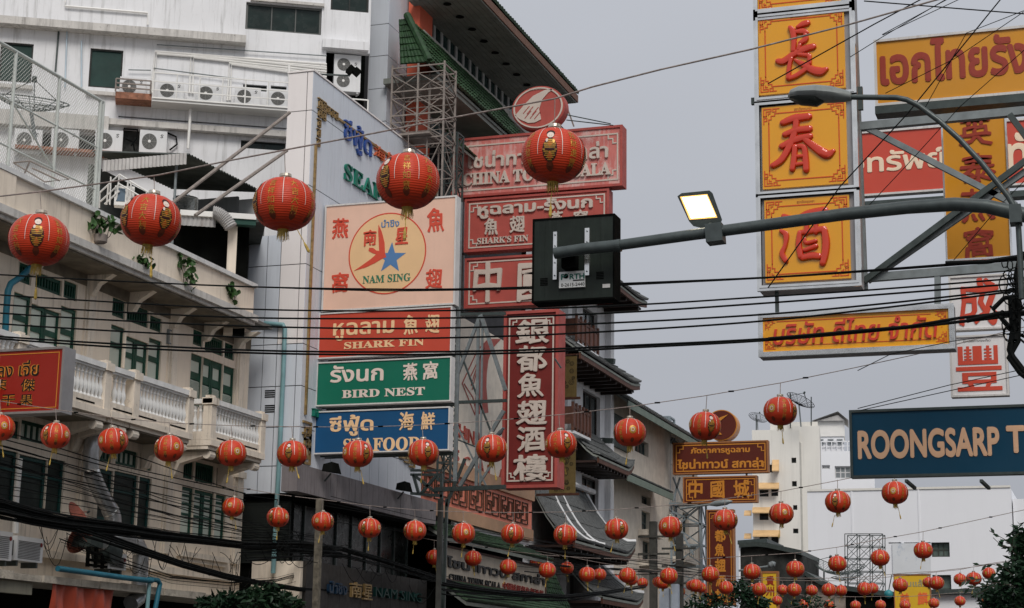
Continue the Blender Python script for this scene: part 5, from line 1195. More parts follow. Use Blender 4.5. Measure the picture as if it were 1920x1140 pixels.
# ================================================================ SCAFFOLD TOWERS AND SIGN STEELWORK
SCF = thing('scaffold_tower', 'rusty steel lattice tower beside the hotel roof, above the pale tower', 'scaffold', PD(795, 400, 62))
yS = 54.9; pS = CF(yS); X0 = pS.px(734, 200)[0]; X1 = pS.px(832, 200)[0]
z_s1 = pS.px(785, 124)[1]
zfl = max(pS.px(770, 275)[1], ztw + .04); zs = [lerp(z_s1, zfl, k / 3) for k in range(4)]
cs = [(X0, yS), (X1, yS), (X1, yS + 1.1), (X0, yS + 1.1)]; xm = (X0 + X1) / 2
posts = cs + [(xm, yS), (xm, yS + 1.1)]
for x, y in posts: obj('post', MB().bar((x, y, zs[-1] if x < X1 - .01 else zs[-1] - 6), (x, y, zs[0] + .1), .06), M_rsteel, SCF)
xr1 = pS.px(800, 300)[0]; lattice(SCF, 'lower_lattice', [(xr1, yS), (X1, yS), (X1, yS + 1.1), (xr1, yS + 1.1)], zs[-1] - 6, zs[-1], 5, .035, M_rsteel)
for k, z in enumerate(zs):
    rb = MB()
    for i in range(4): rb.bar((*cs[i], z), (*cs[(i + 1) % 4], z), .045)
    for i in range(4): rb.bar((*cs[i], z - .25), (*cs[(i + 1) % 4], z - .25), .028)
    obj('ring_bar', rb, M_rsteel, SCF)
    if k < 3:
        bb = MB(); zz = zs[k + 1]
        for (xa, xb) in ((X0, xm), (xm, X1)):
            for y in (yS - .03, yS + 1.1): bb.bar((xa, y, z - .25), (xb, y + .04, zz), .03).bar((xb, y + .08, z - .25), (xa, y + .1, zz), .03)
        for x in (X0, X1): bb.bar((x, yS, z - .2), (x + .04, yS + 1.1, zz), .04)
        obj('brace', bb, M_rsteel, SCF)
for k in (3,): obj('deck', MB().hexa([V(p) for p in ((X0 + .1, yS - .3, zs[k] + .05), (X1 - .4, yS - .3, zs[k] + .05), (X1 - .4, yS + 1, zs[k] + .05), (X0 + .1, yS + 1, zs[k] + .05), (X0 + .1, yS - .3, zs[k] + .12), (X1 - .4, yS - .3, zs[k] + .12), (X1 - .4, yS + 1, zs[k] + .12), (X0 + .1, yS + 1, zs[k] + .12))]), M_rsteel, SCF)
# steel behind the sign column
SS = thing('sign_mast', 'steel lattice mast standing between the seafood signs and the red theatre signs', 'mast', PD(870, 1100, 58))
ym = 57.4; pm_ = CF(ym); Xa, Xb = pm_.px(822, 800)[0], pm_.px(846, 800)[0]
lattice(SS, 'lattice', [(Xa, ym), (Xb, ym), (Xb, ym + .6), (Xa, ym + .6)], pm_.px(840, 900)[1], pm_.px(840, 250)[1], 20, .05, M_dsteel)
# diagonal supports in front of the fin billboard wall
yd = 55.2; pd_ = CF(yd); Q = lambda u, v: (lambda a: pd_.pt(a[0], 0, a[1]))(pd_.px(u, v))
for a_, b_, m_, w_ in (((900, 592), (852, 718), M_steel, .1), ((902, 590), (948, 732), M_steel, .12), ((897, 595), (893, 915), M_steel, .09), ((905, 597), (900, 915), M_steel, .06), ((855, 640), (938, 855), M_dsteel, .06), ((945, 770), (862, 912), M_steel, .12), ((850, 785), (912, 912), M_steel, .05), ((938, 845), (900, 905), M_steel, .07)):
    obj('strut', MB().bar(Q(*a_), Q(*b_), w_), m_, SS)
for a_, b_, w_ in (((815, 918), (948, 913), .14), ((845, 755), (950, 751), .1), ((852, 822), (902, 842), .05), ((850, 590), (948, 588), .1), ((1040, 672), (1052, 690), .05)): obj('beam', MB().bar(Q(*a_), Q(*b_), w_), M_dsteel, SS)
# small platform frame under the mast
bq = MB()
for v in (882, 890): bq.bar(Q(770, v), Q(830, v), .08)
for a_, b_ in (((775, 890), (785, 925)), ((828, 890), (828, 1140)), ((770, 925), (830, 930)), ((775, 890), (820, 925)), ((818, 892), (790, 925)), ((838, 935), (832, 1140)), ((872, 860), (842, 935)), ((842, 935), (838, 950))): bq.bar(Q(*a_), Q(*b_), .09)
obj('platform_frame', bq, M_dsteel, SS)
# pole carrying the seafood signs
ys_ = 48.95; pp = CF(ys_)
SP = thing('sign_pole', 'slim white steel ladder pole holding the right ends of the seafood signs', 'pole', pp.pt(pp.px(850, 860)[0], 0, 0))
x8 = pp.px(849, 600)[0]
obj('post', MB().bar((x8 + .06, ys_ + .3, pp.px(850, 900)[1]), (x8 + .06, ys_ + .3, pp.px(850, 375)[1]), .09), M_steel, SP)
for v in (578, 668, 760, 852):
    z = pp.px(720, v)[1]; lb = MB().bar((xs + .02, ys_ + .05, z), (x8 + .1, ys_ + .05, z), .06).bar((xs + .02, ys_ + .4, z), (x8 + .1, ys_ + .4, z), .06)
    for k in range(8): xa = lerp(xs, x8, k / 8); xb = lerp(xs, x8, (k + 1) / 8); lb.bar((xa, ys_ + (.05 if k % 2 else .4), z), (xb, ys_ + (.4 if k % 2 else .05), z), .03)
    obj('outrigger', lb, M_dsteel, SP)
# bracing at the right of the red signs
RS = thing('sign_bracket', 'steel bracket frame behind the three stacked red theatre signs', 'bracket', PY(1000, 470, 60.8))
b = MB(); q6 = CF(60.75); Q6 = lambda u, v: (lambda a: q6.pt(a[0], 0, a[1]))(q6.px(u, v))
for a_, b_ in (((868, 366), (868, 595)), ((1000, 240), (1000, 590)), ((1120, 345), (1120, 565)), ((835, 374), (1160, 350)), ((850, 478), (1145, 456)), ((830, 590), (1140, 566)), ((940, 375), (1060, 470))): b.bar(Q6(*a_), Q6(*b_), .09)
obj('frame', b, M_steel, RS)
for k, (a_, b_) in enumerate((((1062, 198), (1076, 237)), ((1050, 235), (1062, 247)))): obj('strut', MB().bar(Q6(*a_), Q6(*b_), .05), M_rsteel, RS)

# ================================================================ WHITE HOUSE WITH DARK UPTURNED EAVES
XW = -24.0; fq_ = SF(XW)
yw0 = yh_end + .3; yw1_ = fq_.px(1140, 560)[0]
WH = thing('white_house', 'white house with brown balconies and dark upturned tile eaves', 'building', (XW - 3, (yw0 + yw1_) / 2, 0))
F = Facade(fq_, WH); mb_ = mat('dark_brown_frame', (.03, .02, .016), .5)
gl = mat('dim_glass', (.05, .06, .06), .15, var=.3)
zt_w = fq_.px(1100, 470)[1]
ws = (((1066, 560), (1081, 640)), ((1093, 572), (1120, 660)), ((1066, 745), (1078, 800)), ((1093, 728), (1125, 822)), ((1061, 930), (1078, 945)), ((1091, 888), (1122, 975)), ((1012, 918), (1046, 955)))
for i, (p, q) in enumerate(ws): F.win(p, q, 3 if i in (3,) else 2, 1 if i != 1 else 2, mb_, gl if i < 5 else M_dark, .08, rec=.25, mull=.09)
F.wall(yw0, yw1_, 3, zt_w, M_white, reveal=.3); obj('body', MB().box(fq_, yw0, yw1_ - .01, -5, -.35, 0, zt_w - .05), M_dkroom, WH)
obj('end_wall', MB().box(fq_, yw1_ - .3, yw1_, -5, -.36, 0, zt_w), M_white, WH)
for u, v in ((1060, 600), (1140, 600)): y = fq_.px(u, v)[0]; obj('corner_pier', MB().box(fq_, y - .5, y + .1, 0, .3, 3, zt_w - .3), M_white, WH)
obj('side_pier', MB().box(fq_, fq_.px(1066, 620)[0] - .2, fq_.px(1071, 620)[0], 0, .2, 3, zt_w - .3), mat('grey_pier', (.35, .35, .35), .8), WH)
def eave(u_tip, v_tip, out, rise, y_start, curve=.0, m=M_gtile, n=46, rows=5, fas=M_brown, tipup=.25):
    fx = SF(XW + out); y1, z0 = fx.px(u_tip, v_tip)
    f = lambda s, t: V((XW + out * (1 - t) + .05, lerp(y_start, y1 - 1.2 * t, s), z0 + rise * (t ** (1 + curve)) + tipup * max(0, (s - .8) / .2) ** 2 * (1 - t)))
    obj('roof_tiles', tiles(MB(), f, n, rows, .16, 3), m, WH, kind='stuff'); obj('roof_slab', patch(MB(), lambda s, t: f(s, t) - V((0, 0, .03)), 12, 5, .1), M_soff, WH)
    obj('fascia', patch(MB(), lambda s, t: f(s, 0) + V((-.02, 0, -.05 - .28 * t)), 12, 1, .1, V((1, 0, 0))), fas, WH)
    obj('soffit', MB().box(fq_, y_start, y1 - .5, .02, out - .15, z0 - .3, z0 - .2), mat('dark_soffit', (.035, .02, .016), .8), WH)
    for i in range(10): y = lerp(y_start, y1 - .6, (i + .5) / 10); obj('rafter', MB().box(fq_, y - .08, y + .08, .02, out - .1, z0 - .45, z0 - .31), mb_, WH)
    b = MB()
    for k in range(3): b.bar((XW + out * .9 - .3 * k, y1 - .3 * k - .1, z0 + .15 * k), (XW - .2, y1 - .3 * k - .1, z0 + rise * .8 - .1), .12)
    obj('gable_edge', b, mb_, WH)
    return f, y1, z0
eave(1212, 574, 1.9, 1.5, fq_.px(1100, 500)[0] - 8, 0)
eave(1199, 728, 1.7, 1.3, fq_.px(1045, 650)[0] - 2, 0)
eave(1188, 884, 1.6, 1.6, fq_.px(1060, 790)[0], .6, tipup=.5)
f_, y1_, z0_ = eave(1190, 1044, 2.2, 2.9, fq_.px(985, 930)[0], .9, tipup=.6)
wr = mat('white_ridge', (.62, .63, .64), .5)
for s in (.3, .46, 1.0): obj('ridge', MB().tube([f_(s, 1 - i / 8) + V((0, 0, .1)) for i in range(9)], .13, 8), wr, WH)
obj('ridge', MB().tube([V((XW + .3, fq_.px(1050, 960)[0] - 4, z0_ + 3.05)), V((XW + .3, y1_ - .5, z0_ + 3.05))], .14, 8), wr, WH)
f_, y1_, z0_ = eave(1205, 1132, 2.2, 2.2, fq_.px(1040, 1090)[0], .6, tipup=.4); obj('ridge', MB().tube([f_(1, 1 - i / 8) + V((0, 0, .1)) for i in range(9)], .12, 8), wr, WH)
# balconies in brown timber
for (p, q) in (((1082, 622), (1122, 662)), ((1075, 785), (1107, 818))):
    fbz = SF(XW + .9); ya_, za_ = fbz.px(*p); yb_, zb_2 = fbz.px(q[0], q[1] - 14)
    b = MB(); zt2 = fbz.px(p[0], p[1])[1]; z0b = fbz.px(q[0], q[1] + 4)[1]
    obj('balcony_rail', MB().box(fbz, ya_, yb_, -.06, 0, z0b + .15, z0b + .25).box(fbz, ya_, yb_, -.06, .01, z0b + 1.0, z0b + 1.12), M_brown, WH)
    n = 5
    for i in range(n + 1): y = lerp(ya_, yb_, i / n); obj('balcony_post', MB().box(fbz, y - .07, y + .07, -.08, .03, z0b, z0b + 1.3), M_brown, WH)
    obj('balcony_panel', MB().box(fbz, ya_, yb_, -.045, -.02, z0b + .25, z0b + 1.0), mat('red_brown_panel', (.13, .055, .04), .6), WH)
    obj('balcony_rail', MB().box(CF(ya_), XW, XW + .9, -.06, 0, z0b + .3, z0b + 1.1), M_brown, WH)
    obj('balcony_slab', MB().box(fbz, ya_, yb_, -.9, .02, z0b - .12, z0b), M_white, WH)
for k, (u, v, l) in enumerate(((1133, 677, 'small grey camera on the white house wall under its second eave'), (1131, 826, 'small grey camera low on the white house wall by the third eave'))):
    p = PX(u, v, XW + .3); t = thing('security_camera', l, 'camera', p); obj('body', MB().bar(p, p + V((.55, -.1, -.05)), .22, .25), M_dsteel, t); obj('arm', MB().bar(p + V((-.25, 0, .1)), p + V((.1, 0, .1)), .08), M_steel, t)

# ================================================================ BEIGE HOUSE NEXT TO IT
XG = -24.0; fg = SF(XG)
BG = thing('beige_house', 'beige four storey house with grey tiled gable roof behind the lattice mast', 'building', (XG - 4, 98, 0))
yg0 = yw1_ + .2; yg1 = fg.px(1308, 900)[0]; ze = fg.px(1215, 775)[1]
wc = mat('beige_wall', (.60, .54, .46), .85, streak=.4, scol=(.15, .13, .1)); F = Facade(fg, BG)
tg = mat('dim_teal_frame', (.05, .075, .07), .6)
for (p, q, nx, nz) in (((1190, 818), (1216, 858), 4, 1), ((1257, 817), (1282, 845), 2, 1), ((1257, 870), (1275, 880), 2, 1), ((1203, 926), (1220, 950), 2, 1), ((1203, 956), (1219, 1003), 2, 2), ((1205, 1012), (1222, 1060), 2, 2), ((1280, 960), (1292, 1005), 2, 1)):
    F.win(p, q, nx, nz, tg, gl, .1, rec=.3, mull=.09)
F.wall(yg0, yg1, 3, ze, wc, reveal=.35); obj('body', MB().box(fg, yg0, yg1, -8, -.45, 0, ze), M_dkroom, BG)
cg = CF(yg0); F2 = Facade(cg, BG)
x14 = cg.px(1142, 800)[0]
fwall = MB().box(fg, yg0 - .15, yg0, -5, 0, 0, ze); obj('wall', fwall, wc, BG)
dkg2 = mat('dark_green_sheet', (.016, .034, .03), .5)
obj('dark_bay', MB().box(fg, yg0 + .5, fg.px(1175, 800)[0], 0, .15, fg.px(1160, 842)[1], fg.px(1150, 765)[1] - .3), dkg2, BG)
for (u0, v0, u1, v1) in ((1140, 745, 1332, 822), (1140, 900, 1262, 930)):
    fx = SF(XG + 1.1); a_, z_ = fx.px(u1, v1); z_ = fx.px(1215, 773 if v0 < 800 else 905)[1]; hgt = 1.7 if v0 < 800 else .6
    f = lambda s, t: V((XG + 1.1 - 2.6 * t, lerp(yg0 - .4, a_ - .4 * t, s), z_ + hgt * t))
    obj('roof_tiles', tiles(MB(), f, 60, 8 if hgt > 1 else 4, .17, 3), M_gtile, BG, kind='stuff'); obj('roof_slab', patch(MB(), f, 2, 1, .12), M_soff, BG)
    obj('fascia', MB().box(fx, yg0 - .4, a_, -.05, .02, z_ - .35, z_), mat('pale_green_fascia', (.16, .20, .17), .7), BG)
for v0 in (1003, 1060): r = fg.rect((1198, v0), (1224, v0 + 8)); obj('balcony_slab', MB().box(fg, r[0], r[1], 0, .6, r[2], r[2] + .3), wc, BG)
b = MB()
rr = SF(XG + .8).rect((1284, 1020), (1308, 1050)); fz_ = SF(XG + .8)
for i in range(8): y = lerp(rr[0], rr[1], i / 7); b.box(fz_, y - .05, y + .05, -.05, 0, rr[2], rr[3])
b.box(fz_, rr[0], rr[1], -.08, .02, rr[3], rr[3] + .15).box(fz_, rr[0], rr[1], -.9, .02, rr[2] - .3, rr[2])
obj('balcony_rail', b, wc, BG)
b2 = MB().box(fg, yg1, yg1 + 1.6, -4, -.2, 0, fg.px(1300, 930)[1]); obj('stained_wall', b2, mat('stained_brown_wall', (.22, .18, .15), .9, streak=.8, spots=.8), BG)

# far lattice mast carrying the brown signs
LM = thing('lattice_mast', 'pale blue steel lattice mast carrying the brown theatre signs', 'mast', PY(1260, 1130, YB + 1))
mbl = mat('pale_blue_steel', (.24, .29, .32), .5, .2, spots=.2, spcol=(.15, .1, .08)); c1 = CF(YB + 1)
xa, xb = c1.px(1217, 850)[0], c1.px(1255, 850)[0]
lattice(LM, 'lattice', [(xa, YB + 1), (xb, YB + 1), (xb, YB + 2.2), (xa, YB + 2.2)], c1.px(1230, 1100)[1], c1.px(1235, 782)[1], 11, .09, mbl)
lattice(LM, 'lattice', [(xb + .1, YB + 1), (c1.px(1315, 950)[0], YB + 1), (c1.px(1315, 950)[0], YB + 2.2), (xb + .1, YB + 2.2)], c1.px(1290, 1140)[1], c1.px(1290, 944)[1], 5, .08, mbl)
b = MB(); Qc = lambda u, v: (lambda a: c1.pt(a[0], .3, a[1]))(c1.px(u, v, .3))
for a_, b_ in (((1240, 944), (1320, 944)), ((1250, 1002), (1312, 950)), ((1312, 950), (1317, 1140)), ((1262, 895), (1280, 940)), ((1262, 940), (1275, 895)), ((1218, 850), (1200, 870)), ((1200, 885), (1218, 885)), ((1240, 950), (1318, 985)), ((1300, 1040), (1250, 944)), ((1350, 820), (1350, 833)), ((1362, 820), (1362, 833)), ((1300, 883), (1300, 897)), ((1400, 883), (1400, 897))): b.bar(Qc(*a_), Qc(*b_), .1)
obj('outrigger', b, mbl, LM)
# ================================================================ FAR WHITE BLOCKS ON THE RIGHT
M_w2 = mat('far_white_wall', (.70, .68, .63), .8, var=.04, scale=.2, streak=.35, scol=(.3, .29, .27), sscale=.4)
M_w3 = mat('bright_white_cladding', (.77, .78, .81), .6, var=.03, scale=.1, streak=.15, scol=(.45, .45, .46), sscale=.2)
M_awn = mat('tan_awning', srgb(206, 170, 122), .8)
def blk(name, label, D, u0, u1, vt, m, ang=0, depth=14, zb=0):
    "a block whose front, turned by ang from the picture plane, spans u0..u1 at distance D"
    a = -YAW * 0 + ang; ux = V((cos(a), sin(a), 0)); n = V((sin(a), -cos(a), 0))
    o = PD((u0 + u1) / 2, vt, D); fr = Fr((o.x, o.y, 0), ux, n)
    t = thing(name, label, 'building', fr.pt(0, -depth / 2, 0))
    return t, fr
AW = radians(-10)
# tower block with awnings
t, f1 = blk('apartment_block', 'off white apartment block with tan window awnings behind the brown signs', 150, 1412, 1526, 810, M_w2, radians(30) - 0)
f1 = Fr((PD(1526, 900, 150).x, PD(1526, 900, 150).y, 0), (cos(radians(8)), sin(radians(8)), 0), (sin(radians(8)), -cos(radians(8)), 0))
F = Facade(f1, t)
A0 = f1.px(1411, 900)[0]; A1 = f1.px(1500, 900)[0]; zt = f1.px(1450, 806)[1]; Am = f1.px(1483, 900)[0]
aw = []
for v in (862, 924, 965, 1003):
    F.win((1423, v - 4), (1433, v + 10), 1, 1, Mfr, M_dark, .1, rec=.3) if v > 900 else F.win((1441, v + 9), (1450, v + 24), 1, 1, Mfr, M_dark, .1, rec=.3)
for v in (916, 964, 1005): F.win((1446, v), (1459, v + 14), 1, 1, Mfr, M_dark, .1, rec=.3); F.win((1424, v - 2), (1437, v + 14), 1, 1, Mfr, M_dark, .1, rec=.3) if v > 950 else None
F.r = []
wl = [((1424, 918), (1441, 931)), ((1446, 917), (1459, 930)), ((1424, 961), (1441, 975)), ((1424, 1003), (1441, 1018)), ((1446, 1003), (1460, 1018)), ((1442, 871), (1449, 886)), ((1484, 858), (1493, 868)), ((1485, 902), (1494, 912)), ((1487, 947), (1495, 956)), ((1487, 991), (1497, 1000))]
for c in list(t.children): bpy.data.objects.remove(c) if not c.children else [bpy.data.objects.remove(k) for k in list(c.children)] + [bpy.data.objects.remove(c)]
for p, q in wl: F.win(p, q, 1, 1, Mfr, M_dark, .12, rec=.35)
F.wall(A0, A1, 0, zt, M_w2, reveal=.4); obj('body', MB().box(f1, A0, A1, -12, -.45, 0, zt - .02), M_w2, t)
def awning(fr, t, p, q):
    a0, a1, z0, z1 = fr.rect(p, q); d = 1.0
    obj('awning', MB().add([fr.pt(a0, 0, z1), fr.pt(a1, 0, z1), fr.pt(a1, d, z0), fr.pt(a0, d, z0), fr.pt(a0, 0, z1 - .15), fr.pt(a1, 0, z1 - .15), fr.pt(a1, d, z0 - .1), fr.pt(a0, d, z0 - .1), fr.pt(a0, 0, z0), fr.pt(a1, 0, z0)], [(0, 3, 2, 1), (3, 7, 6, 2), (0, 8, 7, 3), (1, 2, 6, 9), (4, 5, 6, 7)]), M_awn, t)
for p, q in (((1420, 905), (1461, 917)), ((1411, 951), (1461, 962)), ((1412, 994), (1463, 1006)), ((1448, 862), (1461, 884))): awning(f1, t, p, q)
for v in (957, 1000):
    r = f1.rect((1396, v), (1409, v + 10)); f1b = Fr(f1.pt(0, -1, 0), f1.ux, f1.n); f1b.o.z = 0; awning(f1b, t, (1396, v), (1409, v + 10))
# side wall of the block, turned away
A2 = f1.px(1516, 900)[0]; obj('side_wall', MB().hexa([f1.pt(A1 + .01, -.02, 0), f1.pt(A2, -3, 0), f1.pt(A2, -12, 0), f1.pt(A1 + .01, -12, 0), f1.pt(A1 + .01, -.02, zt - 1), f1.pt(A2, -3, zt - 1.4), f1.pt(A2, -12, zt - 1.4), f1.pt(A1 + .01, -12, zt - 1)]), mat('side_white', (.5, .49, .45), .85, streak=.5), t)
obj('roof_block', MB().box(f1, f1.px(1484, 800)[0], f1.px(1536, 800)[0], -6, -.6, 0, f1.px(1500, 797)[1]).box(f1, A0 + 1.5, A0 + 5.5, -6, -1, zt, zt + .8), M_w2, t)
r = f1.rect((1434, 1021), (1441, 1029))
# block behind with strip windows
f2 = Fr((PD(1560, 900, 165).x, PD(1560, 900, 165).y, 0), f1.ux, f1.n)
t2 = thing('apartment_block', 'white block with a louvred rooftop hut left of the dark blue billboard', 'building', f2.pt(0, -5, 0)); F = Facade(f2, t2)
for p, q, nx, nz in (((1541, 872), (1556, 879), 3, 1), ((1565, 874), (1596, 897), 3, 2), ((1541, 917), (1557, 925), 3, 1), ((1565, 919), (1590, 925), 4, 1)): F.win(p, q, nx, nz, mat('light_frame', (.5, .5, .5), .6), mat('grey_glass', (.2, .22, .23), .2), .1, rec=.3, mull=.1)
a0, a1 = f2.px(1512, 900)[0], f2.px(1640, 900)[0]; ztt = f2.px(1560, 846)[1]
F.wall(a0, a1, 0, ztt, M_w3, reveal=.35); obj('body', MB().box(f2, a0, a1, -12, -.4, 0, ztt - .02), M_w2, t2)
b = MB()
for i in range(14): x = lerp(a0, a1, i / 13); b.box(f2, x - .04, x + .04, -.1, 0, ztt, ztt + .9)
b.box(f2, a0, a1, -.1, 0, ztt + .85, ztt + .95).box(f2, a0, a1, -.08, -.02, ztt + .45, ztt + .5); obj('roof_rail', b, M_w3, t2)
# rooftop hut
h0, h1 = f2.px(1531, 820)[0], f2.px(1582, 820)[0]; hz0, hz1 = ztt, f2.px(1550, 788)[1]; hm = f2.px(1550, 800)[0]
obj('hut_wall', MB().box(f2, h0, h1, -4, -.2, hz0, hz1), M_w3, t2)
zb_ = f2.px(1550, 818)[1]
b = MB()
for i in range(7): z = lerp(zb_, hz1 - .1, i / 7); b.box(f2, h0 - .15, h1 + .1, -4.1, -.08, z, z + .2)
obj('louvres', b, M_wh, t2)
for u in (1533, 1552, 1569): obj('hut_window', MB().frame(f2, *f2.rect((u, 823), (u + 11, 834)), .12, -.19, -.1).box(f2, *f2.rect((u + 1, 824), (u + 10, 833))[:2], -.19, -.15, *f2.rect((u + 1, 824), (u + 10, 833))[2:]), mat('grey_glass', (.2, .22, .23)), t2)
rz0, rz1 = f2.px(1540, 790)[1], f2.px(1571, 773)[1]; e0, e1, ep = f2.px(1523, 790)[0], f2.px(1591, 790)[0], f2.px(1571, 773)[0]
obj('hut_roof', MB().add([f2.pt(ep, .6, rz1), f2.pt(e1, .6, rz0), f2.pt(ep, -4.6, rz1), f2.pt(e1, -4.6, rz0), f2.pt(e0, .6, rz0), f2.pt(e0, -4.6, rz0), f2.pt(ep, .3, rz1 - .3), f2.pt(e1 - .3, .3, rz0), f2.pt(e0 + .3, .3, rz0)], [(0, 1, 3, 2), (0, 2, 5, 4), (6, 8, 7)]), M_corr, t2)
# roof clutter: dish on a mast, aerials
dish(PD(1498, 757, 150), 1.25, (.5, -.35, .8), label='black mesh dish on a mast above the far white block', mast=PD(1502, 800, 150), m=M_dkroom)
dish(PD(1420, 787, 158), .85, (.4, -.5, .8), label='small dark dish left of the far white block roof', mast=PD(1421, 806, 158), m=M_dkroom)
for i, (u, va, vb) in enumerate(((1521, 744, 800), (1482, 737, 800), (1418, 777, 812))):
    o = obj('aerial', MB().tube([PD(u, vb + 3, 152), PD(u, va, 152)], .05, 5), M_dsteel); tag(o, ['thin aerial right of the dish on the far roof', 'thin aerial hidden partly by a lantern on the far roof', 'short aerial at the left end of the far roof'][i], 'aerial')
# the long windowless white hall
f3 = Fr((PD(1700, 950, 128).x, PD(1700, 950, 128).y, 0), (cos(radians(0)), sin(radians(0)), 0), (0, -1, 0))
t3 = thing('white_hall', 'long plain white hall with few windows filling the lower right', 'building', f3.pt(0, -8, 0)); F = Facade(f3, t3)
for p, q, nx, nz in (((1746, 1017), (1781, 1044), 3, 2), ((1748, 1078), (1784, 1105), 1, 1)): F.win(p, q, nx, nz, mat('dull_green_frame', (.05, .06, .05), .6), mat('curtained_glass', (.09, .12, .105), .4, var=.3, scale=2), .09, rec=.4, mull=.1)
F.r.append(f3.rect((1666, 1017), (1690, 1019))); F.r.append(f3.rect((1695, 1017), (1745, 1019)))
a0, a1 = f3.px(1515, 1000)[0], f3.px(1898, 1000)[0]; zl_, zr_ = f3.px(1600, 920)[1], f3.px(1850, 918)[1]
F.wall(a0, a1, 0, zl_, M_w3, reveal=.5); obj('body', MB().box(f3, a0, a1, -14, -.55, 0, zl_), M_w3, t3)
for u in (1597, 1723): x = f3.px(u, 1000)[0]; obj('wall_joint', MB().box(f3, x, x + .12, 0, .05, 0, zl_), M_w3, t3)
obj('parapet_cap', MB().box(f3, a0, a1, -.5, .08, zl_, zl_ + .15), M_w2, t3)
xe = f3.px(1900, 1000)[0]
obj('right_wing', MB().box(f3, xe, xe + 40, -14, -1, 0, zr_ - .6), M_w3, t3)
r = f3.rect((1673, 1019), (1746, 1076)); mu = thing('mural_panel', 'pale printed panel with faint blue swirls hung on the white hall', 'panel', f3.pt((r[0] + r[1]) / 2, .1, r[2]))
obj('sheet', MB().box(f3, *r[:2], .05, .12, *r[2:]), mat('pale_mural', (.62, .64, .66), .7, var=.06, scale=.8, patch=.8, pcol=(.36, .42, .5)), mu)
# scaffold before the hall
SG = thing('scaffold', 'bare steel billboard scaffold in front of the white hall', 'scaffold', PY(1620, 1120, 118))
cs_ = CF(118); b = MB(); Qs = lambda u, v, d=0: (lambda a: cs_.pt(a[0], d, a[1]))(cs_.px(u, v))
us = (1584, 1607, 1631, 1655); vs = (1001, 1024, 1047, 1071, 1093, 1140)
for d in (0, -1.2):
    for u in us: obj('post', MB().bar(Qs(u, 1001, d), Qs(u + 1, 1160, d), .05), M_dsteel, SG)
    for i, v in enumerate(vs[:-1]):
        obj('bar', MB().bar(Qs(us[0], v, d), Qs(us[-1], v, d), .05), M_dsteel, SG)
        bb = MB()
        for j in range(3): 
            bb.bar(Qs(us[j], vs[i + 1], d), Qs(us[j + 1], v, d), .035)
            if d: bb.bar(Qs(us[j], v, d), Qs(us[j + 1], vs[i + 1], d), .028)
        obj('brace', bb, M_dsteel, SG)
dish(PD(1545, 1070, 112), 1.15, (.45, -.2, .85), label='mesh dish on a frame, left of the scaffold', mast=PD(1545, 1100, 112), m=M_dsteel)
dish(PD(1590, 1075, 112), 1.15, (-.1, -.25, .95), label='mesh dish behind the scaffold uprights', mast=PD(1590, 1100, 112), m=M_dsteel)
dish(PD(1590, 1088, 110), 1.0, (-.1, -.15, .97), label='lower mesh dish among the scaffold legs', mast=PD(1590, 1105, 110), m=M_dsteel)
# low dark roofs and shops
f5 = CF(112)
def lowhouse(pts, m, Y, name, label, base=0, depth=6):
    fr = CF(Y); t = thing(name, label, 'building', fr.pt(fr.px(*pts[0])[0] + 3, -depth / 2, 0)); P2 = [fr.px(*p) for p in pts]
    z0 = 0; poly = P2 + [(P2[-1][0], z0), (P2[0][0], z0)]
    obj('wall', MB().prism(fr, poly[::-1], -depth, 0), m, t)
    obj('roof', MB().prism(fr, [(a, z + .02) for a, z in P2] + [(a, z + .3) for a, z in P2[::-1]], -depth - .3, .4), M_dsteel, t); return t, fr
t, fr = lowhouse([(1388, 1028), (1420, 1026), (1440, 1028), (1505, 1042)], mat('near_black_wall', (.03, .032, .03), .9, var=.5), 108, 'low_house', 'dark open fronted upper floor below the apartment block')  # first wall is one mottled near-black colour
t, fr = lowhouse([(1500, 1074), (1540, 1098), (1560, 1104)], mat('grey_brick', (.25, .21, .18), .9, var=.3, scale=3, spots=.4), 109, 'low_house', 'low grey gabled wall right of the small yellow board')
t, fr = lowhouse([(1460, 1090), (1520, 1096), (1588, 1112)], mat('peeling_plaster', (.36, .31, .27), .9, var=.3, spots=.5), 110, 'low_house', 'low peeling plaster shop front behind the lantern cluster')
t, fr = lowhouse([(1585, 1108), (1640, 1116), (1680, 1120)], M_dkroom, 107, 'low_house', 'low dark roof below the bare scaffold')
t, fr = lowhouse([(1385, 1022), (1440, 1018)], M_w3, 128, 'low_house', 'pale metal clad shed under the apartment block')
t, fr = lowhouse([(1745, 1116), (1840, 1114), (1930, 1112)], M_w3, 106, 'low_house', 'pale low house right of the yellow board')
ball = thing('paper_globe', 'turquoise round globe beside the far yellow board', 'globe', PY(1666, 1124, 104)); obj('globe', MB().lathe([(.25 * sin(pi * i / 10) + .001, -.25 * cos(pi * i / 10)) for i in range(11)], 16, PY(1666, 1114, 104), Matrix.Scale(1.0, 3)), mat('turquoise', (.02, .22, .26), .5), ball, smooth=True)
obj('cord', MB().tube([PY(1666, 1108, 104), PY(1672, 1078, 104)], .03, 5), M_dsteel, ball)
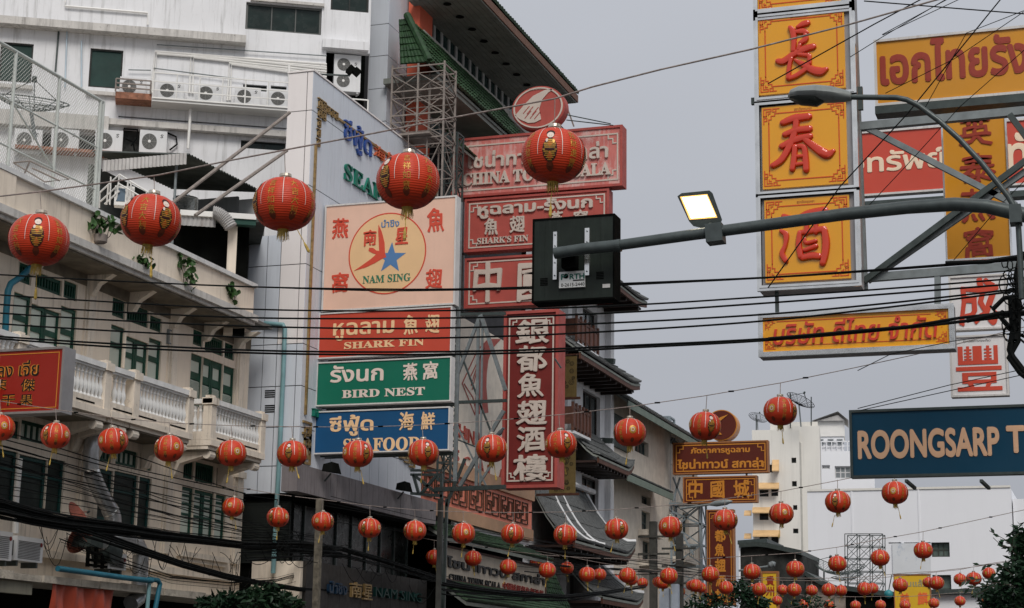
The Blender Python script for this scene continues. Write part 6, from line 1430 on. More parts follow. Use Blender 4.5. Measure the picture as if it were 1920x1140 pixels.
# concrete utility poles
M_cp = mat('dark_concrete_pole', (.055, .055, .05), .85, var=.3, scale=3, bump=.3)
for i, (u, v, Y, w_, l) in enumerate(((1225, 978, 92, .36, 'dark concrete utility pole left of the far lattice mast'), (1274, 1000, 92, .34, 'dark concrete utility pole right of the far lattice mast'), (600, 935, 46.2, .17, 'mossy concrete utility pole before the dark glazed storey'), (826, 935, 52, .13, 'slim dark pole under the sign steelwork'))):
    p = PY(u, v, Y); t = thing('utility_pole', l, 'pole', (p.x, p.y, 0)); b = MB().bar((p.x, p.y, 0), (p.x, p.y, p.z), w_)
    obj('post', b, M_cp if i != 2 else mat('brown_concrete_pole', (.13, .115, .09), .9, var=.4, scale=8, spots=.6), t)
    for k in range(3 if i < 2 else 0):
        z = p.z - .8 - k * .9; c = MB().bar((p.x - .9, p.y - .2, z), (p.x + .9, p.y - .2, z), .1); obj('cross_arm', c, M_cp, t)
# transformer boxes by the far poles
tf = thing('transformer', 'pale blue switch cabinets hanging at the far utility poles', 'cabinet', PY(1250, 1140, 90))
for u0, u1, v0 in ((1236, 1254, 1103), (1259, 1271, 1095)): r = CF(90).rect((u0, v0), (u1, 1150)); obj('cabinet', MB().box(CF(90), r[0], r[1], -.4, 0, r[2], r[3]), mat('pale_blue_box', (.34, .39, .46), .5), tf)

# ================================================================ TREES
def leafy(parent, name, cen, rad, n, size, m, seed, stems=None, droop=.0, mesh_leaf=None):
    rg_ = random.Random(seed); b = MB()
    clumps = [(V(cen[0]) if isinstance(cen[0], (tuple, V)) else None)] if 0 else []
    for i in range(n):
        c, r = cen[rg_.randrange(len(cen))], None
        c, r = c[0], c[1]
        while True:
            p = V((rg_.uniform(-1, 1), rg_.uniform(-1, 1), rg_.uniform(-1, 1)))
            if .25 < p.length < 1: break
        p = c + V((p.x * r.x, p.y * r.y, p.z * r.z))
        d = V((rg_.gauss(0, 1), rg_.gauss(0, 1), rg_.gauss(-droop, .6))).normalized(); u = d.cross(V((rg_.gauss(0, 1), rg_.gauss(0, 1), rg_.gauss(0, 1)))).normalized(); nn = d.cross(u)
        L_ = size * rg_.uniform(.7, 1.3); w = L_ * .2
        b.add([p, p + d * L_ * .4 + u * w + nn * w * .3, p + d * L_, p + d * L_ * .4 - u * w + nn * w * .3], [(0, 1, 2), (0, 2, 3)])
    return obj(name, b, m, parent, kind='stuff')
def tree(name, label, base, clumps, n, size, m, seed, trunk_r=.12):
    t = thing(name, label, 'tree', base); base = V(base)
    cm = sum((c for c, r in clumps), V((0, 0, 0))) / len(clumps)
    b = MB().tube([base, lerp(base, cm, .5) + V((.15, 0, 0)), cm], [trunk_r, trunk_r * .75, trunk_r * .4], 8)
    for c, r in clumps: b.tube([lerp(base, cm, .75), lerp(cm, c, .6) + V((0, 0, -.1)), c + V((0, 0, r.z * .3))], [trunk_r * .4, trunk_r * .25, trunk_r * .08], 5)
    obj('trunk', b, M_bark, t); leafy(t, 'crown', clumps, None, n, size, m, seed); return t
p = lambda u, v, D: PD(u, v, D)
cl = [(p(1905, 1115, 42), V((1.0, .8, .45))), (p(1915, 1075, 42), V((.5, .6, .3))), (p(1940, 1100, 42), V((1.0, .8, .8))), (p(1880, 1135, 42), V((.55, .5, .35))), (p(1915, 1030, 42.5), V((.25, .3, .6)))]
t = tree('street_tree', 'dark leafy tree growing in at the lower right corner', (p(1950, 1140, 42).x, p(1950, 1140, 42).y, .14), cl, 3600, .17, M_leafd, 5)
# individual leafy twigs reaching over the white wall
rg_ = random.Random(8)
def twig(parent, pts, D, size=.2, m=M_leafd, every=.12):
    P3 = [PD(u, v, D) for u, v in pts]; obj('twig', MB().tube(P3, .008, 5), M_bark, parent); b = MB()
    for i in range(len(P3) - 1):
        k = max(1, int((P3[i + 1] - P3[i]).length / every))
        for j in range(k):
            q = lerp(P3[i], P3[i + 1], j / k); d = ((P3[i + 1] - P3[i]).normalized() + V((rg_.gauss(0, .6), rg_.gauss(0, .4), rg_.gauss(-.2, .6)))).normalized(); u = d.cross(V((0, -1, .2))).normalized(); w = size * .19
            b.add([q, q + d * size * .45 + u * w, q + d * size, q + d * size * .45 - u * w], [(0, 1, 2), (0, 2, 3)])
    obj('leaves', b, m, parent, kind='stuff')
for l in (((1905, 1030), (1885, 1012), (1855, 995)), ((1905, 1025), (1880, 1025), (1862, 1008)), ((1905, 1040), (1890, 1025), (1870, 1022)), ((1900, 1080), (1885, 1065), (1862, 1058), (1825, 1060)), ((1905, 1100), (1870, 1092), (1840, 1100), (1795, 1105)), ((1895, 1095), (1860, 1100), (1830, 1115)), ((1880, 1105), (1850, 1085), (1800, 1088)), ((1910, 1000), (1900, 1010), (1895, 1035))):
    twig(t, l, 41.5)
cl = [(p(410, 1138, 43), V((.55, .5, .28))), (p(450, 1133, 43), V((.7, .5, .32))), (p(485, 1128, 43), V((.4, .5, .3)))]
tree('street_tree', 'dark green tree top rising in front of the mossy ledge, bottom left', (p(440, 1140, 43).x, p(440, 1140, 43).y, .14), cl, 1500, .2, mat('very_dark_leaf', (.006, .02, .009), .5, var=.5, spec=.15), 6)
cl = [(p(500, 1120, 41.5), V((.55, .5, .28))), (p(520, 1135, 41.5), V((.6, .5, .25)))]
tree('street_tree', 'small dark green tree crown at the foot of the panelled tower', (p(505, 1140, 41.5).x, p(505, 1140, 41.5).y, .14), cl, 900, .2, mat('mid_dark_leaf', (.009, .028, .011), .5, var=.5), 7)
cl = [(p(1390, 1110, 84), V((.6, .6, .6))), (p(1420, 1130, 84), V((.6, .6, .35))), (p(1520, 1140, 96), V((1.2, .6, .7))), (p(1330, 1135, 84), V((1.2, .6, .5)))]
tree('street_tree', 'dim far tree half hidden by the lantern cluster', (p(1400, 1140, 84).x, p(1400, 1140, 84).y, .14), cl, 1400, .3, M_leafd, 9)
# weeds rooted in the cream parapet
def weed(label, pts, D, n, seed, spread=.22, dry=False):
    rg_ = random.Random(seed); P3 = [PD(u, v, D) for u, v in pts]; t = thing('weed', label, 'plant', P3[0], 'weeds rooted in the parapet'); b = MB()
    tips = P3[1:]
    for q in tips: b.tube([P3[0], lerp(P3[0], q, .5) + V((.02, .03, -.04)), q], .009, 5)
    obj('stem', b, M_bark, t); lm = MB()
    for i in range(n):
        c = tips[rg_.randrange(len(tips))] + V((rg_.gauss(0, .3), rg_.gauss(0, .5), rg_.gauss(0, .42))) * spread * 1.4
        d = V((rg_.uniform(.2, 1), rg_.gauss(0, .6), rg_.gauss(.1, .6))).normalized(); u = d.cross(V((0, 0, 1))).normalized(); w = d.cross(u); r = rg_.uniform(.055, .11)
        lm.add([c - d * .03] + [c + (u * cos(a) * r + w * sin(a) * r * 1.15) for a in (-1.57, -.6, .4, 1.57, 2.7, 3.75)], [(0, i + 1, (i + 1) % 6 + 1) for i in range(6)])
    obj('leaves', lm, M_leaf, t, kind='stuff')
XP = -22.9
dd = lambda u: PX(u, 480, XP)
DW = lambda u: (PX(u, 480, XP) - CAM).dot(_F)
weed('bushy weed with round leaves growing from a clay pot on the cream parapet', ((192, 455), (172, 412), (190, 432), (205, 425), (215, 424), (186, 418)), DW(190) - .1, 44, 1, .2)
weed('low weed under the second big lantern on the parapet', ((270, 500), (262, 484), (275, 490), (283, 497), (240, 480)), DW(270) - .1, 34, 2, .16)
weed('tall thin weed on the parapet between two big lanterns', ((345, 533), (338, 488), (357, 498), (352, 520), (362, 527), (322, 515)), DW(345) - .1, 48, 3, .17)
weed('small dark weed near the end of the parapet', ((437, 565), (430, 545), (440, 548), (434, 556)), DW(437) - .1, 26, 4, .16)
q = PD(188, 456, DW(188) - .12); tag(obj('flower_pot', MB().lathe([(.12, 0), (.16, .03), (.17, .2), (.15, .2), (.12, .18)], 14, q), M_clay if 0 else mat('old_pot', (.22, .19, .17), .9)), 'grey old pot fixed on the cream parapet below the bushy weed', 'pot')

# ================================================================ RIGHT HAND SHOPHOUSE ROW (its fronts lie just outside the frame)
fR = lambda X: Fr((X, 0, 0), (0, -1, 0), (-1, 0, 0))
for i, (ya, h, m, l) in enumerate(((-14, 13, M_cream, 'plain cream shophouse nearest the camera on the right side'), (2, 15, M_w2, 'off white shophouse second on the right side'), (18, 12.5, M_cream, 'cream shophouse third on the right side'), (34, 16, M_w2, 'tall off white shophouse fourth on the right side'), (50, 13, M_cream, 'cream shophouse fifth on the right side'), (66, 15, M_w2, 'off white shophouse farthest on the right side'))):
    f = fR(7.5); t = thing('shophouse', l, 'building', (11, ya + 8, 0), 'shophouses along the right side'); F = Facade(f, t)
    for fl_ in range(3):
        for k in range(4):
            a = -(ya + 2 + k * 4); z = 4.6 + fl_ * 3.4
            if z + 1.9 < h - .6: F.win(None, None, 2, 1, Mfr, M_dark, .07, rect=(a - .9, a + .9, z, z + 1.9))
    F.wall(-(ya + 15.98), -ya - .02, 0, h, m, reveal=.25); obj('body', MB().box(f, -(ya + 15.98), -ya - .02, -9, -.3, 0, h - .02), m, t); obj('cornice', MB().box(f, -(ya + 15.98), -ya - .02, 0, .35, h - .3, h), M_creamd, t)
    obj('canopy', MB().box(f, -(ya + 15.9), -ya - .1, .01, 2.2, 3.4, 3.55), M_conc, t)
# ================================================================ LANTERNS
M_lan = mat('red_lantern_silk', (.56, .042, .010), .46, var=.08, scale=9, bump=.5, wave=15, spec=.35)
M_lseam = mat('white_seam_braid', (.75, .68, .62), .5)
M_lgold = mat('gold_foil_print', (.50, .27, .04), .4, .3, var=.25, scale=20)
M_lcap = mat('gilt_metal_collar', (.62, .56, .46), .25, .85)
M_tas = mat('yellow_tassel', (.44, .30, .06), .75, var=.3, scale=30)
M_lblk = mat('black_print', (.04, .012, .01), .5); M_skin = mat('pale_print', (.70, .58, .50), .5)
M_dmed = mat('dark_red_roundel', (.16, .035, .015), .45)
RL = .3
def prof(f):            # f 0 bottom .. 1 top -> radius, z
    a = (f - .5) * pi * .93; r = RL * (abs(cos(a)) ** .82); z = RL * .86 * sin(a) / sin(.465 * pi)
    return r, z
def lobed(th): return 1 - .022 * (abs(sin(th * 4)) < .16) * (1 - abs(sin(th * 4)) / .16)
def lmesh(ns, nr):
    b = MB(); 
    for j in range(nr + 1):
        r, z = prof(j / nr)
        for i in range(ns): th = 2 * pi * i / ns; k = r * lobed(th); b.v.append(V((k * cos(th), k * sin(th), z)))
    for j in range(nr):
        b.f += [(j * ns + i, j * ns + (i + 1) % ns, (j + 1) * ns + (i + 1) % ns, (j + 1) * ns + i) for i in range(ns)]
    b.f += [tuple(range(ns))[::-1], tuple(nr * ns + i for i in range(ns))]
    return b.mesh('shade', M_lan, True)
def onto(x, z, off):     # x metres along the belly from panel centre th0, z height
    f = .5 + math.asin(max(-.999, min(.999, z / (RL * .86) * sin(.465 * pi)))) / (pi * .93); return prof(f)[0] + off
def wrap(b, vs, fs, th0, off):
    k = len(b.v)
    for x, z in vs: r = onto(x, z, off); th = th0 + x / RL; b.v.append(V((r * cos(th), r * sin(th), z)))
    b.f += [tuple(i + k for i in f) for f in fs]
def glyph_on(b, ch, th0, zc, w, h, off=.004):
    vs, fs = glyphs(ch, .018, 1); x0 = min(v.x for v in vs); x1 = max(v.x for v in vs); y0 = min(v.y for v in vs); y1 = max(v.y for v in vs); zm = max(v.z for v in vs)
    fs = [f for f in fs if all(vs[i].z > .4 for i in f)]
    wrap(b, [(((v.x - x0) / (x1 - x0) - .5) * w, zc + ((v.y - y0) / (y1 - y0) - .5) * h) for v in vs], fs, th0, off)
def disc(b, th0, x, z, rx, rz, off, n=14): wrap(b, [(x, z)] + [(x + rx * cos(2 * pi * i / n), z + rz * sin(2 * pi * i / n)) for i in range(n)], [(0, i + 1, (i + 1) % n + 1) for i in range(n)], th0, off)
def bars(b, th0, z0, z1, wf, off, n):
    for i in range(n):
        z = lerp(z0, z1, (i + .5) / n); w = wf(i / n) * (.75 + .25 * ((i * 7) % 3) / 2); h = (z1 - z0) / n * .24
        wrap(b, [(-w, z - h), (w, z - h), (w, z + h), (-w, z + h)], [(0, 1, 2, 3)], th0, off)
PW = pi / 4
def lantern_kit(style):
    near = style == 'near'; out = {}
    out['shade'] = (lmesh(48, 18) if near else lmesh(32, 12) if style == 'mid' else lmesh(20, 8))
    r, zt = prof(1); _, zb = prof(0)
    c = MB().lathe([(r + .004, zt - .012), (r + .012, zt + .02), (r + .008, zt + .048), (r - .012, zt + .05), (r - .012, zt + .012)], 16); out['collar'] = c.mesh('collar', M_lcap, False)
    s = MB(); na = 10 if near else 6
    for k in range(8):
        th0 = PW * k; vs = []; fs = []
        for j in range(na + 1):
            f = lerp(.97, .42, j / na); rr, z = prof(f); w = (.0048 if near else .0075) * (1 - .6 * j / na)
            for sgn in (-1, 1): s.v.append(V(((rr * .985 + .005) * cos(th0 + sgn * w / RL), (rr * .985 + .005) * sin(th0 + sgn * w / RL), z)))
        m = len(s.v) - 2 * (na + 1); s.f += [(m + 2 * j, m + 2 * j + 2, m + 2 * j + 3, m + 2 * j + 1) for j in range(na)]
        if near or style == 'mid': disc(s, th0, 0, prof(.93)[1], .03, .02, .006, 8)
    out['seams'] = s.mesh('seams', M_lseam)
    g = MB(); dk = MB(); sk = MB(); rd = MB()
    W4 = ['大吉大利', '吉祥如意', '恭喜發財', '招財進寶']; near3 = '大吉大利'
    for k in range(8):
        th0 = PW * (k + .5)
        if k % 2 == 0 or (style == 'near' and k in (3,)):
            for i, ch in enumerate(near3 if k == 3 else W4[(k // 2) % 4]):
                if style == 'far': disc(g, th0, 0, .13 - i * .085, .022, .028, .005, 6)
                else: glyph_on(g, ch, th0, .150 - i * .090, .072, .076)
        elif style == 'near' or k in (1, 5):
            # a small printed child with a cap and striped robe
            if style != 'far':
                disc(dk, th0, 0, .150, .046, .034, .004); disc(sk, th0, 0, .128, .036, .032, .0055)
                disc(dk, th0, -.009, .122, .003, .003, .0065, 6); disc(dk, th0, .011, .122, .003, .003, .0065, 6)
                disc(dk, th0, 0, -.02, .070, .118, .004); bars(g, th0, -.125, .085, lambda t: .056 * sin(pi * (.12 + .8 * t)) + .010, .006, 11)
                disc(sk, th0, -.03, .07, .012, .02, .0065, 8); disc(g, th0, .034, .06, .012, .022, .0068, 8)
            else: disc(g, th0, 0, .0, .05, .085, .005, 8)
        else:
            # round flower medallion of gold petals
            for q in range(12):
                a = q * pi / 6; disc(g, th0, .052 * cos(a), .02 + .062 * sin(a), .017, .019, .005, 7)
                if style != 'far': disc(sk, th0, .028 * cos(a + .3), .02 + .034 * sin(a + .3), .008, .010, .0062, 6)
            disc(g, th0, 0, .02, .018, .021, .0055, 8)
        if style != 'far': disc(rd, th0, 0, -.168, .040, .040, .004, 14)
    out['gold_print'] = g.mesh('gold_print', M_lgold)
    if dk.v: out['dark_print'] = dk.mesh('dark_print', M_lblk)
    if sk.v: out['pale_print'] = sk.mesh('pale_print', M_skin)
    if rd.v: out['roundels'] = rd.mesh('roundels', M_dmed)
    fr_ = MB(); rg = random.Random(4); nf = 64 if near else 22
    fr_.lathe([(.052, zb + .01), (.056, zb - .01), (.05, zb - .012)], 12)
    for i in range(nf):
        a = 2 * pi * i / nf + rg.uniform(-.1, .1); ln = rg.uniform(.07, .115); w = .0035 if near else .008
        p = V((.05 * cos(a), .05 * sin(a), zb)); q = p + V((cos(a) * rg.uniform(-.004, .02), sin(a) * rg.uniform(-.004, .02), -ln)); t = V((-sin(a), cos(a), 0)) * w
        fr_.add([p - t, p + t, q + t * .6, q - t * .6], [(0, 1, 2, 3)])
    out['fringe'] = fr_.mesh('fringe', M_tas)
    tl = MB(); z0 = zb - .06
    pts = [V((.002 * sin(i), .0, z0 - .17 * i / 6)) for i in range(7)]; tl.tube(pts, .004 if near else .006, 5)
    tl.lathe([(.006, z0 - .29), (.016, z0 - .27), (.013, z0 - .2), (.005, z0 - .165)], 7); out['tail'] = tl.mesh('tail', M_tas)
    return out
KITS = {k: lantern_kit(k) for k in ('near', 'mid', 'far')}
PLAIN = dict(far=('shade', 'collar', 'seams', 'gold_print', 'fringe', 'tail'))
rl = random.Random(21)
ORD = ['first', 'second', 'third', 'fourth', 'fifth', 'sixth', 'seventh', 'eighth', 'ninth', 'tenth', 'eleventh', 'twelfth', 'thirteenth', 'fourteenth', 'fifteenth', 'sixteenth', 'seventeenth', 'eighteenth']
def lantern(c, kit, rz, label, group, top=None, sc=1, tilt=0.):
    t = thing('red_lantern', label, 'lantern', c, group); t.rotation_euler = (tilt, tilt * .5, rz); t.scale = (sc, sc, sc * rl.uniform(.97, 1.03))
    for k, me in KITS[kit].items():
        o = bpy.data.objects.new(k, me); COL.objects.link(o); o.parent = t
        if k in ('seams', 'gold_print', 'dark_print', 'pale_print', 'roundels', 'fringe'): o['kind'] = 'stuff'
        if k == 'tail': o.rotation_euler = (rl.gauss(0, .16), rl.gauss(0, .16), 0); o.location = (0, 0, 0)
    if top is not None:
        h = MB().tube([V(top) - V(c), V((0, 0, .275))], .004 if kit == 'near' else .007, 5); o = bpy.data.objects.new('hanger', h.mesh('hanger', M_twine)); COL.objects.link(o); o.parent = t; o.rotation_euler = (0, 0, -rz) if not tilt else (0, 0, -rz)
    return t
def interp(pts, u):
    for (a, b), (c, d) in zip(pts, pts[1:]):
        if u <= c or (c, d) == pts[-1]: return lerp(b, d, (u - a) / (c - a))
def string(Y, wire, lans, kit, nm, wlabel, glabel, r=.012, clips=True, sag=0):
    fr = CF(Y)
    P3 = [PY(u, v, Y) for u, v in wire]
    # smooth the wire a little
    o = thing('lantern_wire', wlabel, 'wire', lerp(P3[0], P3[-1], .5))
    obj('cord', MB().tube(P3, r, 6), M_twine, o)
    if clips:
        ck = MB().tube([(-.05, 0, 0), (.05, 0, 0)], r * 2.1, 6).mesh('clip', M_dkroom)
        for i in range(len(P3) - 1):
            n = int((P3[i + 1] - P3[i]).length / 1.3)
            for k in range(n):
                q = lerp(P3[i], P3[i + 1], (k + .35) / n); inst('clip', ck, o, q)
    for i, (u, v, d) in enumerate(lans):
        c = PY(u, v, Y + rl.uniform(-.03, .03)); wv = interp(wire, u); top = PY(u, wv, Y)
        if wv > v - d * .45: top = c + V((0, 0, .36))
        big = {'near': 'big', 'mid': 'middling', 'far': 'small'}[kit]
        rz_ = rl.uniform(0, 6.28)
        if kit == 'near': k_, dl_ = ((1, -.08), (0, -.28), (2, -.45), (2, -.05), (5, -.12))[i]; rz_ = atan2(CAM.y - c.y, CAM.x - c.x) - PW * (k_ + .5) + dl_
        lantern(c, kit, rz_, f'{big} red lantern, {ORD[i]} from the left on {nm}', glabel, top, d / (FPX * 2 * RL / ((c - CAM).dot(_F))), tilt=rl.gauss(0, .035))
row1 = [(73, 450, 113), (283, 413, 113), (533, 383, 117), (765, 340, 119), (1038, 292, 121)]
row2 = [(0, 802, 56), (104, 817, 55), (212, 827, 56), (317, 841, 56), (434, 850, 57), (548, 851, 57), (671, 851, 58), (794, 849, 58), (922, 841, 59), (1052, 833, 60), (1181, 811, 61), (1322, 799, 61), (1463, 771, 63)]
row3 = [(437, 951, 41), (521, 970, 42), (605, 978, 42), (693, 990, 43), (778, 995, 43), (869, 1000, 44), (961, 1001, 44), (1060, 1003, 45), (1156, 992, 45), (1257, 988, 45), (1360, 975, 47), (1465, 963, 46), (1571, 941, 48), (1678, 924, 49)]
row4 = [(746, 1031, 32), (814, 1045, 32), (887, 1047, 33), (953, 1063, 33), (1026, 1069, 33), (1101, 1077, 32), (1177, 1079, 33), (1254, 1080, 34), (1332, 1077, 34), (1410, 1072, 34), (1491, 1067, 35), (1570, 1057, 35), (1650, 1046, 36), (1731, 1032, 36)]
row5 = [(1005, 1055, 25), (1063, 1065, 26), (1124, 1077, 26), (1183, 1086, 26), (1243, 1093, 27), (1304, 1098, 27), (1361, 1102, 28), (1424, 1105, 28), (1489, 1106, 28), (1554, 1106, 28), (1621, 1104, 28), (1688, 1097, 29), (1756, 1093, 29), (1826, 1085, 29)]
row6 = [(1155, 1086, 21), (1205, 1093, 21), (1234, 1091, 22), (1297, 1098, 22), (1314, 1102, 22), (1410, 1105, 22), (1467, 1106, 22), (1522, 1107, 23), (1577, 1107, 23), (1636, 1103, 23), (1741, 1092, 23), (1800, 1086, 24), (1854, 1075, 25)]
row7 = [(1275, 1109, 20), (1321, 1112, 19), (1365, 1123, 19), (1411, 1125, 20), (1457, 1126, 20), (1507, 1132, 20), (1554, 1134, 20), (1604, 1135, 20), (1651, 1134, 20), (1697, 1135, 21), (1751, 1131, 21), (1800, 1127, 21), (1851, 1127, 21)]
row8 = [(1255, 1101, 17), (1395, 1114, 17), (1437, 1116, 17), (1479, 1124, 15), (1493, 1130, 14), (1521, 1130, 15), (1565, 1133, 16), (1591, 1137, 15), (1631, 1139, 15), (1736, 1138, 16), (1782, 1139, 15), (1825, 1138, 17), (1914, 1138, 15)]
string(15.8, [(-300, 400), (0, 368), (78, 359), (180, 345), (298, 328), (420, 303), (540, 280), (700, 250), (825, 225), (1040, 185), (1110, 163), (1240, 130), (1410, 92), (1595, 45), (1755, 0), (1960, -60)], row1, 'near', 'the nearest string', 'nearest lantern wire, climbing from left edge to the yellow signs', 'lanterns on the nearest string', .0085)
string(32, [(-150, 738), (0, 752), (105, 768), (213, 783), (320, 793), (434, 798), (550, 800), (671, 801), (794, 797), (922, 789), (1055, 777), (1185, 762), (1322, 742), (1463, 718), (1600, 690), (1720, 664), (2050, 580)], row2, 'mid', 'the second string', 'second lantern wire, crossing the blue seafood sign', 'lanterns on the second string', .008)
string(43.6, [(330, 900), (437, 912), (521, 927), (605, 937), (692, 948), (778, 956), (869, 960), (961, 961), (1060, 960), (1160, 955), (1257, 947), (1360, 935), (1465, 921), (1570, 901), (1677, 880), (1785, 855), (2050, 790)], row3, 'mid', 'the third string', 'third lantern wire, passing under the coral key pattern band', 'lanterns on the third string', .009)
string(57.6, [(532, 950), (627, 972), (672, 984), (755, 1002), (814, 1013), (887, 1022), (960, 1034), (1026, 1041), (1100, 1046), (1185, 1049), (1254, 1050), (1330, 1047), (1410, 1042), (1490, 1037), (1570, 1026), (1651, 1011), (1730, 997), (1920, 956), (2050, 925)], row4, 'far', 'the fourth string', 'fourth lantern wire, sagging before the pale name board', 'lanterns on the fourth string', .011)
def auto(row, up): return [(row[0][0] - 200, row[0][1] - up * .6 - 8)] + [(u, v - up) for u, v, d in row] + [(row[-1][0] + 200, row[-1][1] - up - 30)]
string(71, auto(row5, 22), row5, 'far', 'the fifth string', 'fifth lantern wire, low over the street on the right', 'lanterns on the fifth string', .012, False)
string(86, auto(row6, 18), row6, 'far', 'the sixth string', 'sixth lantern wire, low over the street', 'lanterns on the sixth string', .014, False)
string(100, auto(row7, 16), row7, 'far', 'the seventh string', 'seventh lantern wire along the bottom edge', 'lanterns on the seventh string', .014, False)
string(118, auto(row8, 14), row8, 'far', 'the farthest string', 'farthest lantern wire along the bottom edge', 'lanterns on the farthest string', .014, False)
# ================================================================ MAST ARM, DISPLAY, STREET LAMPS
YM = 19.6; cm_ = CF(YM); Pm = lambda u, v, d=0: (lambda a: cm_.pt(a[0], d, a[1]))(cm_.px(u, v, d))
MA = thing('mast_arm', 'thick grey steel mast arm reaching left to the dark display panel', 'mast arm', Pm(1900, 400))
arm = [(1040, 475), (1100, 466), (1160, 460)]; arm2 = [(1158, 460), (1300, 440), (1450, 420), (1580, 402), (1700, 389), (1790, 383), (1850, 387), (1890, 396), (1960, 412), (2100, 440)]
obj('arm_tip', MB().tube([Pm(*p, d=.25) for p in arm], .068, 20), M_pole, MA, smooth=True)
obj('arm', MB().tube([Pm(*p, d=.25) for p in arm2], [.061, .064, .067, .070, .073, .075, .077, .08, .085, .09], 20), M_pole, MA, smooth=True)
obj('collar', MB().tube([Pm(1156, 461, d=.25), Pm(1164, 460, d=.25)], .074, 20), M_pole, MA)
DP = thing('display_panel', 'back of a black display panel with FORTH sticker on the mast arm', 'display', Pm(1080, 560))
a0, z1 = cm_.px(1001, 413); a1, _ = cm_.px(1151, 395); _, z0 = cm_.px(1003, 566)
blkm = mat('black_powder_coat', (.012, .018, .014), .45, var=.4, scale=3, streak=.25, scol=(.06, .07, .065), sscale=4)
obj('housing', MB().box(cm_, a0, a1, -.24, 0, z0, z1), blkm, DP)
obj('rim', MB().frame(cm_, a0 - .012, a1 + .012, z0 - .012, z1 + .012, .02, -.26, .012), M_dkroom, DP)
for x in (.14, .33, .64, .83): obj('seam', MB().box(cm_, lerp(a0, a1, x), lerp(a0, a1, x) + .004, .001, .003, z0 + .02, z1 - .02), _M['black_powder_coat'], DP)
for p, q in (((1039, 436), (1045, 525)), ((1098, 429), (1106, 517))):
    r = cm_.rect(p, q); obj('bracket', MB().box(cm_, *r[:2], .001, .035, *r[2:]), M_chrome, DP)
    for k in (.08, .35, .7, .93): z = lerp(r[2], r[3], k); obj('bolt', MB().lathe([(.009, 0), (.009, .012), (.001, .013)], 8, cm_.pt((r[0] + r[1]) / 2, .035, z), Matrix.Rotation(pi / 2, 3, 'X')), M_steel, DP)
r = cm_.rect((1060, 488), (1085, 506)); obj('mount', MB().box(cm_, *r[:2], .001, .16, r[2], Pm(1060, 470).z), M_dkroom, DP)
for u, v in ((1013, 522), (1118, 510)):
    for k in range(5): r = cm_.rect((u, v + 3 * k), (u + 14, v + 3 * k + 1)); obj('vent_slot', MB().box(cm_, *r[:2], .001, .004, *r[2:]), M_dkroom, DP)
r = cm_.rect((1050, 513), (1098, 537)); obj('sticker', MB().box(cm_, *r[:2], .001, .036, r[2] - .01, r[3] + .01), mat('sticker_white', (.68, .69, .68), .5), DP)
GR = mat('forth_green', (.01, .14, .10), .5)
text(cm_, 'F', (1052, 525), (1058, 514), GR, DP, d=.036, th=.003, bold=.02); text(cm_, 'RTH', (1068, 524), (1096, 512), GR, DP, d=.036, th=.003, bold=.02)
a, z = cm_.px(1063, 519); obj('emblem', MB().prism(cm_, [(a + .028 * cos(k * pi / 8) - .004 * sin(k * pi / 4), z + .03 * sin(k * pi / 8)) for k in range(16)], .037, .04), M_dkroom, DP)
obj('emblem_swoosh', MB().strip(cm_, [(a - .03, z - .012), (a - .008, z - .004), (a + .014, z + .014), (a + .03, z + .028)], .008, .041, .043), GR, DP)
text(cm_, '0-2615-2440', (1052, 538), (1096, 529), S_blk, DP, d=.036, th=.002, bold=.008)
r = cm_.rect((1076, 526), (1097, 527)); obj('rule', MB().box(cm_, *r[:2], .037, .039, *r[2:]), S_blk, DP)
r = cm_.rect((1130, 533), (1144, 539)); obj('rating_plate', MB().box(cm_, *r[:2], .001, .006, *r[2:]), S_edge, DP)
# lit LED luminaire on the arm
LU = thing('street_light', 'lit square LED street light tilted on the mast arm', 'street light', Pm(1338, 440))
cn = [(1271, 371), (1331, 359), (1352, 415), (1300, 430)]
D1 = 20.6
q = lambda u, v, D=D1: PD(u, v, D)
ou = [(1270, 368), (1278, 362), (1330, 357), (1336, 362), (1354, 412), (1350, 422), (1325, 430), (1300, 424), (1292, 415)]
fr_n = (q(1331, 359) - q(1271, 371)).cross(q(1300, 425) - q(1271, 371)).normalized()
if fr_n.dot(CAM - q(1300, 400)) < 0: fr_n = -fr_n
b = MB(); n = len(ou); F_ = [q(*p) for p in ou]; cen = sum(F_, V((0, 0, 0))) / n; Bk = [lerp(cen, p, .82) - fr_n * .11 + V((0, 0, .03)) for p in F_]
b.add(F_ + Bk, [tuple(range(n)), tuple(range(2 * n - 1, n - 1, -1))] + [(i, i + n, (i + 1) % n + n, (i + 1) % n) for i in range(n)])
obj('housing', b, M_pole, LU)
lensp = [(1279, 371), (1324, 367), (1341, 405), (1296, 409)]
bz = [(1275, 369), (1326, 364), (1345, 408), (1293, 412)]
obj('bezel', MB().add([q(*p) + fr_n * .006 for p in bz] + [q(*p) - fr_n * .01 for p in bz], [(0, 1, 2, 3), (7, 6, 5, 4), (0, 4, 5, 1), (1, 5, 6, 2), (2, 6, 7, 3), (3, 7, 4, 0)]), mat('amber_lit_rim', (.5, .3, .1), .4, emit=((1, .55, .16), .9)), LU)
obj('lens', MB().add([q(*p) + fr_n * .014 for p in lensp] + [q(*p) - fr_n * .004 for p in lensp], [(0, 1, 2, 3), (7, 6, 5, 4), (0, 4, 5, 1), (1, 5, 6, 2), (2, 6, 7, 3), (3, 7, 4, 0)]), mat('lit_lens', (.9, .85, .7), .3, emit=((1, .88, .66), 6)), LU)
obj('knuckle', MB().tube([q(1332, 426), Pm(1340, 437, .25)], .055, 10), M_pole, LU); obj('clamp', MB().bar(Pm(1326, 441, .25), Pm(1357, 437, .25), .21, .21), M_pole, LU)
obj('bolt_tab', MB().bar(Pm(1349, 424, .3), Pm(1353, 432, .3), .04), M_steel, LU)
